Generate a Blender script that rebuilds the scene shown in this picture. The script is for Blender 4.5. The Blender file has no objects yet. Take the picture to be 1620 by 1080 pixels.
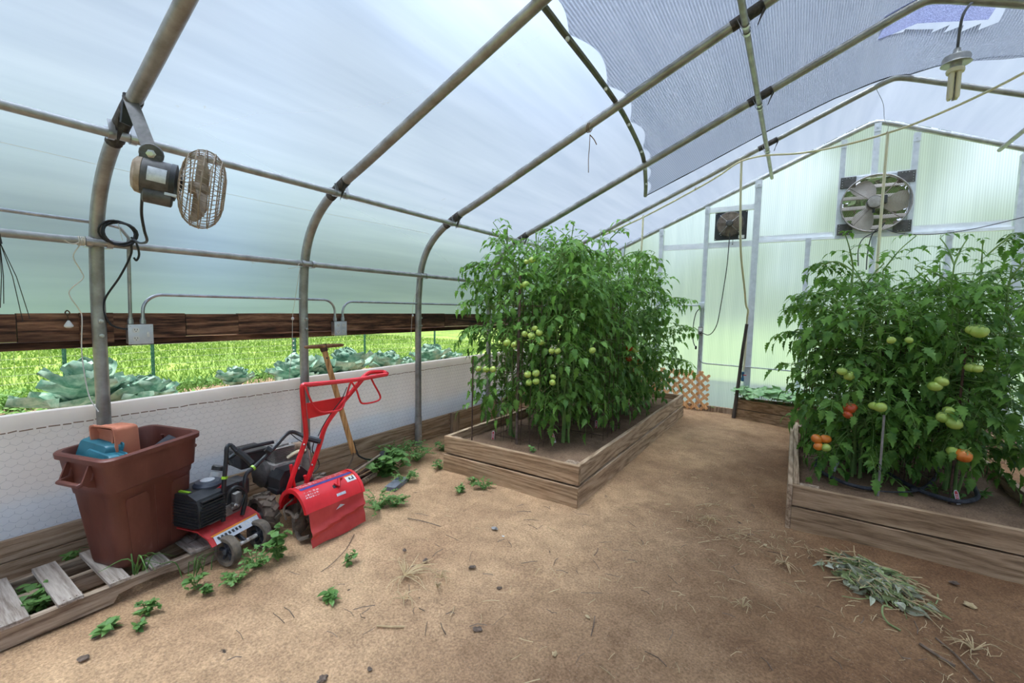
import bpy, bmesh, math, random
from mathutils import Vector, Matrix, noise
C = bpy.context.scene.collection
SC = bpy.context.scene
PI = math.pi
rnd = random.Random(7)

# ---------------------------------------------------------------- camera
CAM = Vector((0, 0, 1.45))
cd = bpy.data.cameras.new('camera')
cam = bpy.data.objects.new('camera', cd)
C.objects.link(cam)
Rv = Vector((0.83998514, 0.54221474, 0.02069171))
Uv = Vector((-0.05866456, 0.0528393, 0.99687837))
Fv = Vector((-0.53942881, 0.83857688, -0.07619302))
mw = Matrix((Rv, Uv, -Fv)).transposed().to_4x4()
mw.translation = CAM
cam.matrix_world = mw
cd.sensor_width = 36
cd.lens = 36 * 693.47 / 1620
cd.clip_start = 0.05
cd.clip_end = 300
SC.camera = cam

# ---------------------------------------------------------------- world, sun, exposure
SC.view_settings.view_transform = 'Standard'
SC.view_settings.look = 'None'
SC.view_settings.exposure = 0.42
SC.view_settings.gamma = 1
SC.view_settings.use_curve_mapping = False
w = bpy.data.worlds.new('sky')
SC.world = w
w.use_nodes = True
nt = w.node_tree
for n in list(nt.nodes):
    nt.nodes.remove(n)
wo = nt.nodes.new('ShaderNodeOutputWorld')
bg = nt.nodes.new('ShaderNodeBackground')
tc = nt.nodes.new('ShaderNodeTexCoord')
GLOW = Vector((.12, .42, .90)).normalized()   # brightest part of the cloud cover
SUN = Vector((.02, -.34, .94)).normalized()
no = nt.nodes.new('ShaderNodeTexNoise')
no.inputs['Scale'].default_value = 1.6
no.inputs['Detail'].default_value = 4
rp = nt.nodes.new('ShaderNodeValToRGB')
rp.color_ramp.elements[0].position = 0.35
rp.color_ramp.elements[0].color = (0.17, 0.30, 0.58, 1)
rp.color_ramp.elements[1].position = 0.65
rp.color_ramp.elements[1].color = (0.32, 0.43, 0.66, 1)
dt = nt.nodes.new('ShaderNodeVectorMath'); dt.operation = 'DOT_PRODUCT'
dt.inputs[1].default_value = GLOW
nm_ = nt.nodes.new('ShaderNodeVectorMath'); nm_.operation = 'NORMALIZE'
gl_ = nt.nodes.new('ShaderNodeMapRange'); gl_.interpolation_type = 'SMOOTHERSTEP'
gl_.inputs['From Min'].default_value = .25; gl_.inputs['From Max'].default_value = 1.0
gl_.inputs['To Max'].default_value = 1.0
mxw = nt.nodes.new('ShaderNodeMix'); mxw.data_type = 'RGBA'
mxw.inputs[7].default_value = (2.0, 2.2, 2.6, 1)
nt.links.new(tc.outputs['Generated'], nm_.inputs[0])
nt.links.new(nm_.outputs[0], dt.inputs[0])
nt.links.new(dt.outputs['Value'], gl_.inputs['Value'])
nt.links.new(gl_.outputs['Result'], mxw.inputs[0])
nt.links.new(tc.outputs['Generated'], no.inputs['Vector'])
nt.links.new(no.outputs['Fac'], rp.inputs['Fac'])
nt.links.new(rp.outputs['Color'], mxw.inputs[6])
nt.links.new(mxw.outputs[2], bg.inputs['Color'])
bg.inputs['Strength'].default_value = 0.85
nt.links.new(bg.outputs['Background'], wo.inputs['Surface'])
sl = bpy.data.lights.new('sun', 'SUN')
sl.energy = 6.2
sl.angle = math.radians(25)
sl.color = (1.0, 0.97, 0.93)
so = bpy.data.objects.new('sun', sl)
C.objects.link(so)
so.location = SUN * 15
so.rotation_euler = (-SUN).to_track_quat('-Z', 'Y').to_euler()

# ---------------------------------------------------------------- helpers
class MB:
    def __init__(s):
        s.v = []; s.f = []
    def add(s, vs, fs, M=None):
        b = len(s.v)
        if M is not None:
            vs = [M @ Vector(p) for p in vs]
        s.v += [tuple(p) for p in vs]
        s.f += [tuple(i + b for i in f) for f in fs]
        return s
    def box(s, x0, x1, y0, y1, z0, z1, M=None, bev=0):
        if bev:
            bm = bmesh.new()
            bmesh.ops.create_cube(bm, size=1)
            for v in bm.verts:
                v.co = Vector((x0 + (v.co.x + .5) * (x1 - x0), y0 + (v.co.y + .5) * (y1 - y0), z0 + (v.co.z + .5) * (z1 - z0)))
            bmesh.ops.bevel(bm, geom=bm.edges[:], offset=bev, segments=2, affect='EDGES', profile=.7)
            bm.verts.index_update()
            s.add([v.co.copy() for v in bm.verts], [[v.index for v in f.verts] for f in bm.faces], M)
            bm.free()
            return s
        vs = [(x0, y0, z0), (x1, y0, z0), (x1, y1, z0), (x0, y1, z0), (x0, y0, z1), (x1, y0, z1), (x1, y1, z1), (x0, y1, z1)]
        return s.add(vs, [(0, 3, 2, 1), (4, 5, 6, 7), (0, 1, 5, 4), (1, 2, 6, 5), (2, 3, 7, 6), (3, 0, 4, 7)], M)
    def tube(s, pts, r, n=8, caps=True, closed=False, M=None, flat=None):
        pts = [Vector(p) for p in pts]
        N = len(pts)
        rs = list(r) if isinstance(r, (list, tuple)) else [r] * N
        b = len(s.v)
        up = None
        rings = []
        for i, p in enumerate(pts):
            if closed:
                t = pts[(i + 1) % N] - pts[i - 1]
            else:
                t = pts[min(i + 1, N - 1)] - pts[max(i - 1, 0)]
            if t.length < 1e-9:
                t = Vector((0, 0, 1))
            t.normalize()
            if up is None:
                up = Vector((0, 0, 1)) if abs(t.z) < .9 else Vector((1, 0, 0))
            a = t.cross(up)
            if a.length < 1e-4:
                a = t.orthogonal()
            a.normalize()
            c = a.cross(t).normalized()
            up = c
            ring = []
            for k in range(n):
                th = 2 * PI * k / n
                ring.append(p + a * math.cos(th) * rs[i] + c * math.sin(th) * rs[i] * (flat or 1))
            rings.append(ring)
        vs = [q for ring in rings for q in ring]
        fs = []
        for i in range(N if closed else N - 1):
            j = (i + 1) % N
            for k in range(n):
                l = (k + 1) % n
                fs.append((i * n + k, i * n + l, j * n + l, j * n + k))
        if caps and not closed:
            fs.append(tuple(range(n - 1, -1, -1)))
            fs.append(tuple((N - 1) * n + k for k in range(n)))
        return s.add(vs, fs, M)
    def lathe(s, prof, n=16, M=None, caps=True):
        vs = []; fs = []
        for r, z in prof:
            for k in range(n):
                vs.append((r * math.cos(2 * PI * k / n), r * math.sin(2 * PI * k / n), z))
        for i in range(len(prof) - 1):
            for k in range(n):
                l = (k + 1) % n
                fs.append((i * n + k, i * n + l, (i + 1) * n + l, (i + 1) * n + k))
        if caps:
            fs.append(tuple(range(n - 1, -1, -1)))
            fs.append(tuple((len(prof) - 1) * n + k for k in range(n)))
        return s.add(vs, fs, M)
    def sph(s, c, r, nu=10, nv=6, sc=(1, 1, 1), M=None):
        vs = [(c[0], c[1], c[2] + r * sc[2])]
        fs = []
        for i in range(1, nv):
            ph = PI * i / nv
            for k in range(nu):
                th = 2 * PI * k / nu
                vs.append((c[0] + r * sc[0] * math.sin(ph) * math.cos(th), c[1] + r * sc[1] * math.sin(ph) * math.sin(th), c[2] + r * sc[2] * math.cos(ph)))
        vs.append((c[0], c[1], c[2] - r * sc[2]))
        for k in range(nu):
            l = (k + 1) % nu
            fs.append((0, 1 + k, 1 + l))
            for i in range(nv - 2):
                fs.append((1 + i * nu + k, 1 + (i + 1) * nu + k, 1 + (i + 1) * nu + l, 1 + i * nu + l))
            fs.append((len(vs) - 1, 1 + (nv - 2) * nu + l, 1 + (nv - 2) * nu + k))
        return s.add(vs, fs, M)
    def prism(s, poly, a, b, axis='y', M=None):
        """poly: 2D outline; extruded from a to b along axis ('x': poly=(y,z), 'y': poly=(x,z), 'z': poly=(x,y))"""
        n = len(poly)
        def mk(p, t):
            return {'x': (t, p[0], p[1]), 'y': (p[0], t, p[1]), 'z': (p[0], p[1], t)}[axis]
        vs = [mk(p, a) for p in poly] + [mk(p, b) for p in poly]
        fs = [tuple(range(n)), tuple(range(2 * n - 1, n - 1, -1))] + [(i, i + n, (i + 1) % n + n, (i + 1) % n) for i in range(n)]
        return s.add(vs, fs, M)
    def quad(s, a, b, c, d, M=None):
        return s.add([a, b, c, d], [(0, 1, 2, 3)], M)

def tag(o, label=None, cat=None, group=None, kind=None):
    if label: o['label'] = label
    if cat: o['category'] = cat
    if group: o['group'] = group
    if kind: o['kind'] = kind
    return o

def T(name, label, cat, loc=(0, 0, 0), rz=0, group=None, rot=None):
    o = bpy.data.objects.new(name, None)
    o.empty_display_size = .1
    C.objects.link(o)
    o.location = loc
    o.rotation_euler = rot or (0, 0, rz)
    o.matrix_world = Matrix.Translation(loc) @ o.rotation_euler.to_matrix().to_4x4()
    return tag(o, label, cat, group)

def wm(o):
    M = Matrix.Identity(4)
    while o:
        M = Matrix.Translation(o.location) @ o.rotation_euler.to_matrix().to_4x4() @ M
        o = o.parent
    return M

def mesh(name, mb, mat, smooth=False):
    me = bpy.data.meshes.new(name)
    me.from_pydata(mb.v, [], mb.f)
    me.materials.append(mat)
    if smooth:
        me.polygons.foreach_set('use_smooth', [True] * len(me.polygons))
        try:
            me.set_sharp_from_angle(angle=math.radians(40))
        except Exception:
            pass
    me.update()
    return me

def O(name, mb, mat, parent=None, smooth=True, world=False, loc=None, label=None):
    """links mb as one mesh object. world=True: vertices are in world coordinates"""
    if world and parent is not None:
        Mi = wm(parent).inverted()
        mb.v = [tuple(Mi @ Vector(p)) for p in mb.v]
    o = bpy.data.objects.new(name, mesh(name, mb, mat, smooth))
    C.objects.link(o)
    if parent is not None:
        o.parent = parent
    if loc is not None:
        o.location = loc
    if label: o['label'] = label
    return o

def pieces(mb):
    """the connected pieces of mb, each as an MB of its own"""
    par = list(range(len(mb.v)))
    def fd(a):
        while par[a] != a:
            par[a] = par[par[a]]; a = par[a]
        return a
    for f in mb.f:
        r0 = fd(f[0])
        for i in f[1:]: par[fd(i)] = r0
    g = {}
    for f in mb.f: g.setdefault(fd(f[0]), []).append(f)
    out = []
    for fs in g.values():
        m_ = MB(); mp_ = {}
        for f in fs:
            for i in f:
                if i not in mp_:
                    mp_[i] = len(m_.v); m_.v.append(mb.v[i])
            m_.f.append(tuple(mp_[i] for i in f))
        out.append(m_)
    return out

def OS(name, mb, mat, parent=None, smooth=True, world=False, label=None):
    """every connected piece of mb becomes an object (a part) of its own"""
    return [O(name, p, mat, parent, smooth, world, None, label) for p in pieces(mb)]

def struct(name, mb, mat, smooth=False, label=None):
    o = O(name, mb, mat, None, smooth)
    o['kind'] = 'structure'
    if label: o['label'] = label
    return o

def copy_tree(o, parent=None):
    c = o.copy()
    C.objects.link(c)
    c.parent = parent
    for ch in o.children:
        copy_tree(ch, c)
    return c

def frame(o, x, y=None):
    """matrix at o with local z along x"""
    q = Vector(x).normalized().to_track_quat('Z', 'Y')
    return Matrix.Translation(o) @ q.to_matrix().to_4x4()

def bez(pts, n=8):
    """Catmull-Rom through pts"""
    P = [Vector(p) for p in pts]
    P = [P[0] * 2 - P[1]] + P + [P[-1] * 2 - P[-2]]
    out = []
    for i in range(1, len(P) - 2):
        for k in range(n):
            t = k / n
            a, b, c, d = P[i - 1], P[i], P[i + 1], P[i + 2]
            out.append(.5 * ((2 * b) + (c - a) * t + (2 * a - 5 * b + 4 * c - d) * t * t + (3 * b - a - 3 * c + d) * t ** 3))
    out.append(P[-2])
    return out

# ---------------------------------------------------------------- materials
def newmat(name):
    m = bpy.data.materials.new(name)
    m.use_nodes = True
    t = m.node_tree
    return m, t, t.nodes['Principled BSDF'], t.nodes['Material Output']

def mat(name, c1, c2=None, scale=8, rough=.6, metal=0, bump=0, stretch=(1, 1, 1), p=(.35, .65), detail=4, spec=.5, c3=None, gen=False, trans=0, bscale=None, objrand=0):
    m, t, b, out = newmat(name)
    b.inputs['Roughness'].default_value = rough
    b.inputs['Metallic'].default_value = metal
    b.inputs['Specular IOR Level'].default_value = spec
    c1 = (*c1, 1)
    if c2 is None:
        b.inputs['Base Color'].default_value = c1
        if not bump and not trans:
            return m
        c2 = c1
    else:
        c2 = (*c2, 1)
    tc = t.nodes.new('ShaderNodeTexCoord')
    mp = t.nodes.new('ShaderNodeMapping')
    mp.inputs['Scale'].default_value = stretch
    t.links.new(tc.outputs['Object'], mp.inputs['Vector'])
    nz = t.nodes.new('ShaderNodeTexNoise')
    nz.inputs['Scale'].default_value = scale
    nz.inputs['Detail'].default_value = detail
    nz.inputs['Roughness'].default_value = .6
    t.links.new(mp.outputs['Vector'], nz.inputs['Vector'])
    r = t.nodes.new('ShaderNodeValToRGB')
    r.color_ramp.elements[0].position = p[0]
    r.color_ramp.elements[0].color = c1
    r.color_ramp.elements[1].position = p[1]
    r.color_ramp.elements[1].color = c2
    if c3 is not None:
        e = r.color_ramp.elements.new(p[1] + (1 - p[1]) * .5)
        e.color = (*c3, 1)
    t.links.new(nz.outputs['Fac'], r.inputs['Fac'])
    col = r.outputs['Color']
    if objrand:
        oi = t.nodes.new('ShaderNodeObjectInfo')
        hs = t.nodes.new('ShaderNodeHueSaturation')
        mr = t.nodes.new('ShaderNodeMapRange')
        mr.inputs['To Min'].default_value = 1 - objrand
        mr.inputs['To Max'].default_value = 1 + objrand
        t.links.new(oi.outputs['Random'], mr.inputs['Value'])
        t.links.new(mr.outputs['Result'], hs.inputs['Value'])
        t.links.new(col, hs.inputs['Color'])
        col = hs.outputs['Color']
    t.links.new(col, b.inputs['Base Color'])
    if bump:
        bp = t.nodes.new('ShaderNodeBump')
        bp.inputs['Strength'].default_value = bump
        bp.inputs['Distance'].default_value = .01
        src = nz
        if bscale:
            src = t.nodes.new('ShaderNodeTexNoise')
            src.inputs['Scale'].default_value = bscale
            src.inputs['Detail'].default_value = 5
            t.links.new(tc.outputs['Object'], src.inputs['Vector'])
        t.links.new(src.outputs['Fac'], bp.inputs['Height'])
        t.links.new(bp.outputs['Normal'], b.inputs['Normal'])
    if trans:
        tr = t.nodes.new('ShaderNodeBsdfTranslucent')
        t.links.new(col, tr.inputs['Color'])
        mx = t.nodes.new('ShaderNodeMixShader')
        mx.inputs['Fac'].default_value = trans
        t.links.new(b.outputs['BSDF'], mx.inputs[1])
        t.links.new(tr.outputs['BSDF'], mx.inputs[2])
        t.links.new(mx.outputs['Shader'], out.inputs['Surface'])
    return m

def wood(name, dark, mid, light, axis='x', scale=1.0, rough=.8, knots=True, stain=None):
    """grain lines along axis, ring figures from a distorted wave"""
    m, t, b, out = newmat(name)
    b.inputs['Roughness'].default_value = rough
    b.inputs['Specular IOR Level'].default_value = .2
    tc = t.nodes.new('ShaderNodeTexCoord')
    mp = t.nodes.new('ShaderNodeMapping')
    st = {'x': (.22, 3, 3), 'y': (3, .22, 3), 'z': (3, 3, .22)}[axis]
    mp.inputs['Scale'].default_value = [k * scale for k in st]
    oi = t.nodes.new('ShaderNodeObjectInfo')
    ml = t.nodes.new('ShaderNodeMath'); ml.operation = 'MULTIPLY'; ml.inputs[1].default_value = 37
    t.links.new(oi.outputs['Random'], ml.inputs[0])
    t.links.new(tc.outputs['Object'], mp.inputs['Vector'])
    n1 = t.nodes.new('ShaderNodeTexNoise')
    n1.noise_dimensions = '4D'
    n1.inputs['Scale'].default_value = 2.2
    n1.inputs['Detail'].default_value = 1.5
    t.links.new(mp.outputs['Vector'], n1.inputs['Vector'])
    t.links.new(ml.outputs[0], n1.inputs['W'])
    k = t.nodes.new('ShaderNodeMath'); k.operation = 'MULTIPLY'; k.inputs[1].default_value = 78
    t.links.new(n1.outputs['Fac'], k.inputs[0])
    sn = t.nodes.new('ShaderNodeMath'); sn.operation = 'SINE'
    t.links.new(k.outputs[0], sn.inputs[0])
    n2 = t.nodes.new('ShaderNodeTexNoise')
    n2.inputs['Scale'].default_value = 30
    n2.inputs['Detail'].default_value = 6
    n2.inputs['Roughness'].default_value = .7
    t.links.new(mp.outputs['Vector'], n2.inputs['Vector'])
    a = t.nodes.new('ShaderNodeMath'); a.operation = 'MULTIPLY_ADD'
    a.inputs[1].default_value = .12
    t.links.new(sn.outputs[0], a.inputs[0])
    t.links.new(n2.outputs['Fac'], a.inputs[2])
    r = t.nodes.new('ShaderNodeValToRGB')
    r.color_ramp.elements[0].position = .3
    r.color_ramp.elements[0].color = (*dark, 1)
    r.color_ramp.elements[1].position = .72
    r.color_ramp.elements[1].color = (*light, 1)
    e = r.color_ramp.elements.new(.5)
    e.color = (*mid, 1)
    t.links.new(a.outputs[0], r.inputs['Fac'])
    col = r.outputs['Color']
    if stain:
        n3 = t.nodes.new('ShaderNodeTexNoise')
        n3.inputs['Scale'].default_value = stain[1]
        n3.inputs['Detail'].default_value = 3
        t.links.new(mp.outputs['Vector'], n3.inputs['Vector'])
        r3 = t.nodes.new('ShaderNodeValToRGB')
        r3.color_ramp.elements[0].position = .46
        r3.color_ramp.elements[0].color = (1, 1, 1, 1)
        r3.color_ramp.elements[1].position = .54
        r3.color_ramp.elements[1].color = (*stain[0], 1)
        mx = t.nodes.new('ShaderNodeMix'); mx.data_type = 'RGBA'; mx.blend_type = 'MULTIPLY'
        mx.inputs[0].default_value = 1
        t.links.new(n3.outputs['Fac'], r3.inputs['Fac'])
        t.links.new(col, mx.inputs[6]); t.links.new(r3.outputs['Color'], mx.inputs[7])
        col = mx.outputs[2]
    t.links.new(col, b.inputs['Base Color'])
    bp = t.nodes.new('ShaderNodeBump')
    bp.inputs['Strength'].default_value = .5
    bp.inputs['Distance'].default_value = .004
    t.links.new(a.outputs[0], bp.inputs['Height'])
    t.links.new(bp.outputs['Normal'], b.inputs['Normal'])
    return m

def film(name, kind):
    """translucent greenhouse covers. kind: 'film', 'sheet' (ribbed polycarbonate)"""
    m, t, b, out = newmat(name)
    t.nodes.remove(b)
    tc = t.nodes.new('ShaderNodeTexCoord')
    mp = t.nodes.new('ShaderNodeMapping')
    nz = t.nodes.new('ShaderNodeTexNoise')
    nz.inputs['Detail'].default_value = 5
    t.links.new(tc.outputs['Object'], mp.inputs['Vector'])
    t.links.new(mp.outputs['Vector'], nz.inputs['Vector'])
    r = t.nodes.new('ShaderNodeValToRGB')
    tl = t.nodes.new('ShaderNodeBsdfTranslucent')
    rf = t.nodes.new('ShaderNodeBsdfRefraction')
    gl = t.nodes.new('ShaderNodeBsdfGlossy')
    m1 = t.nodes.new('ShaderNodeMixShader')
    m2 = t.nodes.new('ShaderNodeMixShader')
    t.links.new(nz.outputs['Fac'], r.inputs['Fac'])
    t.links.new(r.outputs['Color'], tl.inputs['Color'])
    t.links.new(r.outputs['Color'], rf.inputs['Color'])
    t.links.new(tl.outputs[0], m1.inputs[1]); t.links.new(rf.outputs[0], m1.inputs[2])
    t.links.new(m1.outputs[0], m2.inputs[1]); t.links.new(gl.outputs[0], m2.inputs[2])
    t.links.new(m2.outputs[0], out.inputs['Surface'])
    m2.inputs[0].default_value = .03
    gl.inputs['Roughness'].default_value = .25
    if kind == 'film':
        mp.inputs['Scale'].default_value = (3.5, .30, 5)
        nz.inputs['Scale'].default_value = 2.5
        r.color_ramp.elements[0].position = .3; r.color_ramp.elements[0].color = (.62, .73, .88, 1)
        r.color_ramp.elements[1].position = .7; r.color_ramp.elements[1].color = (.73, .84, .98, 1)
        ns = t.nodes.new('ShaderNodeTexNoise'); ns.inputs['Scale'].default_value = 4.5; ns.inputs['Detail'].default_value = 6
        ns.inputs['Roughness'].default_value = .75
        t.links.new(tc.outputs['Object'], ns.inputs['Vector'])
        fs_ = t.nodes.new('ShaderNodeMapRange'); fs_.inputs['From Min'].default_value = .66; fs_.inputs['From Max'].default_value = .80; fs_.inputs['To Max'].default_value = .75
        t.links.new(ns.outputs['Fac'], fs_.inputs['Value'])
        sm_ = t.nodes.new('ShaderNodeMix'); sm_.data_type = 'RGBA'; sm_.inputs[7].default_value = (.50, .43, .33, 1)   # dirt smudges
        t.links.new(fs_.outputs['Result'], sm_.inputs[0]); t.links.new(r.outputs['Color'], sm_.inputs[6])
        t.links.new(sm_.outputs[2], tl.inputs['Color']); t.links.new(sm_.outputs[2], rf.inputs['Color'])
        rf.inputs['IOR'].default_value = 1.3
        rf.inputs['Roughness'].default_value = .6
        m1.inputs[0].default_value = .75
    else:
        mp.inputs['Scale'].default_value = (9, 9, .5)
        nz.inputs['Scale'].default_value = 1.3
        r.color_ramp.elements[0].position = .3; r.color_ramp.elements[0].color = (.80, .84, .87, 1)
        r.color_ramp.elements[1].position = .7; r.color_ramp.elements[1].color = (.92, .95, .97, 1)
        rf.inputs['IOR'].default_value = 1.2
        rf.inputs['Roughness'].default_value = .42
        m1.inputs[0].default_value = .42
        # vertical flutes of the twin-wall sheet
        sx = t.nodes.new('ShaderNodeSeparateXYZ')
        t.links.new(tc.outputs['Object'], sx.inputs[0])
        mu = t.nodes.new('ShaderNodeMath'); mu.operation = 'MULTIPLY'; mu.inputs[1].default_value = 2 * PI / .022
        t.links.new(sx.outputs['X'], mu.inputs[0])
        si = t.nodes.new('ShaderNodeMath'); si.operation = 'SINE'
        t.links.new(mu.outputs[0], si.inputs[0])
        mr = t.nodes.new('ShaderNodeMapRange')
        mr.inputs['From Min'].default_value = -1
        mr.inputs['To Min'].default_value = .84
        t.links.new(si.outputs[0], mr.inputs['Value'])
        mx = t.nodes.new('ShaderNodeMix'); mx.data_type = 'RGBA'; mx.blend_type = 'MULTIPLY'
        mx.inputs[0].default_value = 1
        t.links.new(r.outputs['Color'], mx.inputs[6]); t.links.new(mr.outputs['Result'], mx.inputs[7])
        for x in (tl, rf):
            t.links.new(mx.outputs[2], x.inputs['Color'])
    return m

def shade_cloth():
    m, t, b, out = newmat('shade_cloth')
    t.nodes.remove(b)
    tc = t.nodes.new('ShaderNodeTexCoord')
    sx = t.nodes.new('ShaderNodeSeparateXYZ')
    t.links.new(tc.outputs['Object'], sx.inputs[0])
    def stripe(o, pitch, e):
        a = t.nodes.new('ShaderNodeMath'); a.operation = 'MULTIPLY'; a.inputs[1].default_value = 2 * PI / pitch
        t.links.new(o, a.inputs[0])
        s_ = t.nodes.new('ShaderNodeMath'); s_.operation = 'SINE'
        t.links.new(a.outputs[0], s_.inputs[0])
        r_ = t.nodes.new('ShaderNodeMapRange')
        r_.inputs['From Min'].default_value = -e; r_.inputs['From Max'].default_value = e
        t.links.new(s_.outputs[0], r_.inputs['Value'])
        return r_.outputs['Result']
    a = stripe(sx.outputs['Y'], .011, 2.5)
    c = stripe(sx.outputs['X'], .016, .9)
    mm = t.nodes.new('ShaderNodeMath'); mm.operation = 'MULTIPLY'
    t.links.new(a, mm.inputs[0]); t.links.new(c, mm.inputs[1])
    k = t.nodes.new('ShaderNodeMath'); k.operation = 'MULTIPLY_ADD'; k.inputs[1].default_value = .62; k.inputs[2].default_value = .05
    t.links.new(mm.outputs[0], k.inputs[0])
    df = t.nodes.new('ShaderNodeBsdfDiffuse'); df.inputs['Color'].default_value = (.22, .23, .26, 1)
    tl = t.nodes.new('ShaderNodeBsdfTranslucent'); tl.inputs['Color'].default_value = (.24, .25, .28, 1)
    tr = t.nodes.new('ShaderNodeBsdfTransparent')
    m1 = t.nodes.new('ShaderNodeMixShader'); m1.inputs[0].default_value = .6
    m2 = t.nodes.new('ShaderNodeMixShader')
    t.links.new(df.outputs[0], m1.inputs[1]); t.links.new(tl.outputs[0], m1.inputs[2])
    t.links.new(k.outputs[0], m2.inputs[0])
    t.links.new(m1.outputs[0], m2.inputs[1]); t.links.new(tr.outputs[0], m2.inputs[2])
    t.links.new(m2.outputs[0], out.inputs['Surface'])
    return m

def dirt(name, a, b_, c, shaded=None, gravel=True, spots=True):
    m, t, b, out = newmat(name)
    b.inputs['Roughness'].default_value = .95
    b.inputs['Specular IOR Level'].default_value = .15
    tc = t.nodes.new('ShaderNodeTexCoord')
    def nz(s, d=4, dist=0):
        n = t.nodes.new('ShaderNodeTexNoise'); n.inputs['Scale'].default_value = s; n.inputs['Detail'].default_value = d
        n.inputs['Roughness'].default_value = .62; n.inputs['Distortion'].default_value = dist
        t.links.new(tc.outputs['Object'], n.inputs['Vector']); return n
    def ramp(src, p0, c0, p1, c1):
        r = t.nodes.new('ShaderNodeValToRGB')
        r.color_ramp.elements[0].position = p0; r.color_ramp.elements[0].color = (*c0, 1)
        r.color_ramp.elements[1].position = p1; r.color_ramp.elements[1].color = (*c1, 1)
        t.links.new(src, r.inputs['Fac']); return r.outputs['Color']
    def mix(f, x, y, mode='MIX'):
        k = t.nodes.new('ShaderNodeMix'); k.data_type = 'RGBA'; k.blend_type = mode
        if isinstance(f, (int, float)): k.inputs[0].default_value = f
        else: t.links.new(f, k.inputs[0])
        t.links.new(x, k.inputs[6]); t.links.new(y, k.inputs[7]); return k.outputs[2]
    big = nz(1.1, 5, .3)
    col = ramp(big.outputs['Fac'], .36, a, .62, b_)
    mid = nz(8, 8)
    col = mix(1.0, col, ramp(mid.outputs['Fac'], .35, (.84, .82, .80), .62, (1.07, 1.06, 1.05)), 'MULTIPLY')
    fine = nz(95, 5)
    col = mix(1.0, col, ramp(fine.outputs['Fac'], .35, (.68, .66, .64), .66, (1.25, 1.24, 1.22)), 'MULTIPLY')
    if shaded:
        # shade painted into the earth colour, from mid path towards the right bed
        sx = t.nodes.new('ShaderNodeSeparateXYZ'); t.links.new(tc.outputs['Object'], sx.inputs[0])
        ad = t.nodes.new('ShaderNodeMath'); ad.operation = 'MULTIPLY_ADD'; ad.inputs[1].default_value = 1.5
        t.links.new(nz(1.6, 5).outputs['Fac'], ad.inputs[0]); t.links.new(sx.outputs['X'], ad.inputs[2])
        mr = t.nodes.new('ShaderNodeMapRange'); mr.inputs['From Min'].default_value = shaded[0]; mr.inputs['From Max'].default_value = shaded[1]
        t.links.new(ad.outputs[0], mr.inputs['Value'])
        shade_col = t.nodes.new('ShaderNodeRGB'); shade_col.outputs[0].default_value = (*shaded[2], 1)
        col = mix(mr.outputs['Result'], col, mix(1.0, col, shade_col.outputs[0], 'MULTIPLY'))
    if spots:
        s = nz(9, 5, .5)
        f = t.nodes.new('ShaderNodeMapRange'); f.inputs['From Min'].default_value = .69; f.inputs['From Max'].default_value = .74
        t.links.new(s.outputs['Fac'], f.inputs['Value'])
        dk = t.nodes.new('ShaderNodeRGB'); dk.outputs[0].default_value = (*c, 1)
        col = mix(f.outputs['Result'], col, dk.outputs[0])
    if gravel:
        v = t.nodes.new('ShaderNodeTexVoronoi'); v.inputs['Scale'].default_value = 110
        t.links.new(tc.outputs['Object'], v.inputs['Vector'])
        f = t.nodes.new('ShaderNodeMapRange'); f.inputs['From Min'].default_value = .2; f.inputs['From Max'].default_value = .12
        t.links.new(v.outputs['Distance'], f.inputs['Value'])
        sel = t.nodes.new('ShaderNodeSeparateColor'); t.links.new(v.outputs['Color'], sel.inputs[0])
        g = t.nodes.new('ShaderNodeMath'); g.operation = 'GREATER_THAN'; g.inputs[1].default_value = .72
        t.links.new(sel.outputs[0], g.inputs[0])
        mm = t.nodes.new('ShaderNodeMath'); mm.operation = 'MULTIPLY'
        t.links.new(f.outputs['Result'], mm.inputs[0]); t.links.new(g.outputs[0], mm.inputs[1])
        m2 = t.nodes.new('ShaderNodeMath'); m2.operation = 'MULTIPLY'; m2.inputs[1].default_value = .55
        t.links.new(mm.outputs[0], m2.inputs[0])
        st = t.nodes.new('ShaderNodeRGB'); st.outputs[0].default_value = (.50, .42, .33, 1)
        col = mix(m2.outputs[0], col, st.outputs[0])
    t.links.new(col, b.inputs['Base Color'])
    bp = t.nodes.new('ShaderNodeBump'); bp.inputs['Strength'].default_value = .8; bp.inputs['Distance'].default_value = .012
    ad = t.nodes.new('ShaderNodeMath'); ad.operation = 'MULTIPLY_ADD'; ad.inputs[1].default_value = .35
    t.links.new(fine.outputs['Fac'], ad.inputs[0]); t.links.new(mid.outputs['Fac'], ad.inputs[2])
    t.links.new(ad.outputs[0], bp.inputs['Height']); t.links.new(bp.outputs['Normal'], b.inputs['Normal'])
    return m

M_galv = mat('galvanised_pipe', (.34, .325, .30), (.50, .49, .47), 14, .38, .55, .15, stretch=(1, 1, 1))
M_galvd = mat('dull_galvanised_pipe', (.24, .22, .195), (.40, .385, .36), 9, .4, .5, .15)
M_conduit = mat('conduit_steel', (.38, .39, .40), (.55, .56, .57), 20, .35, .8)
M_alu = mat('aluminium', (.56, .58, .60), (.70, .72, .74), 12, .4, .3)
M_trimw = mat('white_trim', (.82, .83, .85), (.92, .93, .94), 12, .5)
M_film = film('greenhouse_film', 'film')
M_sheet = film('polycarbonate_sheet', 'sheet')
M_cloth = shade_cloth()
M_skirt = mat('white_film', (.76, .745, .69), (.90, .885, .84), 1.4, .5, 0, .5, stretch=(1, 1, .5), detail=8, c3=(.94, .93, .90), trans=.3)
M_dirt = dirt('bare_ground', (.36, .22, .122), (.545, .355, .20), (.07, .05, .035), shaded=(-.5, 1.0, (.50, .43, .38)))  # ground colour carries painted shade that deepens to the right
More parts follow.
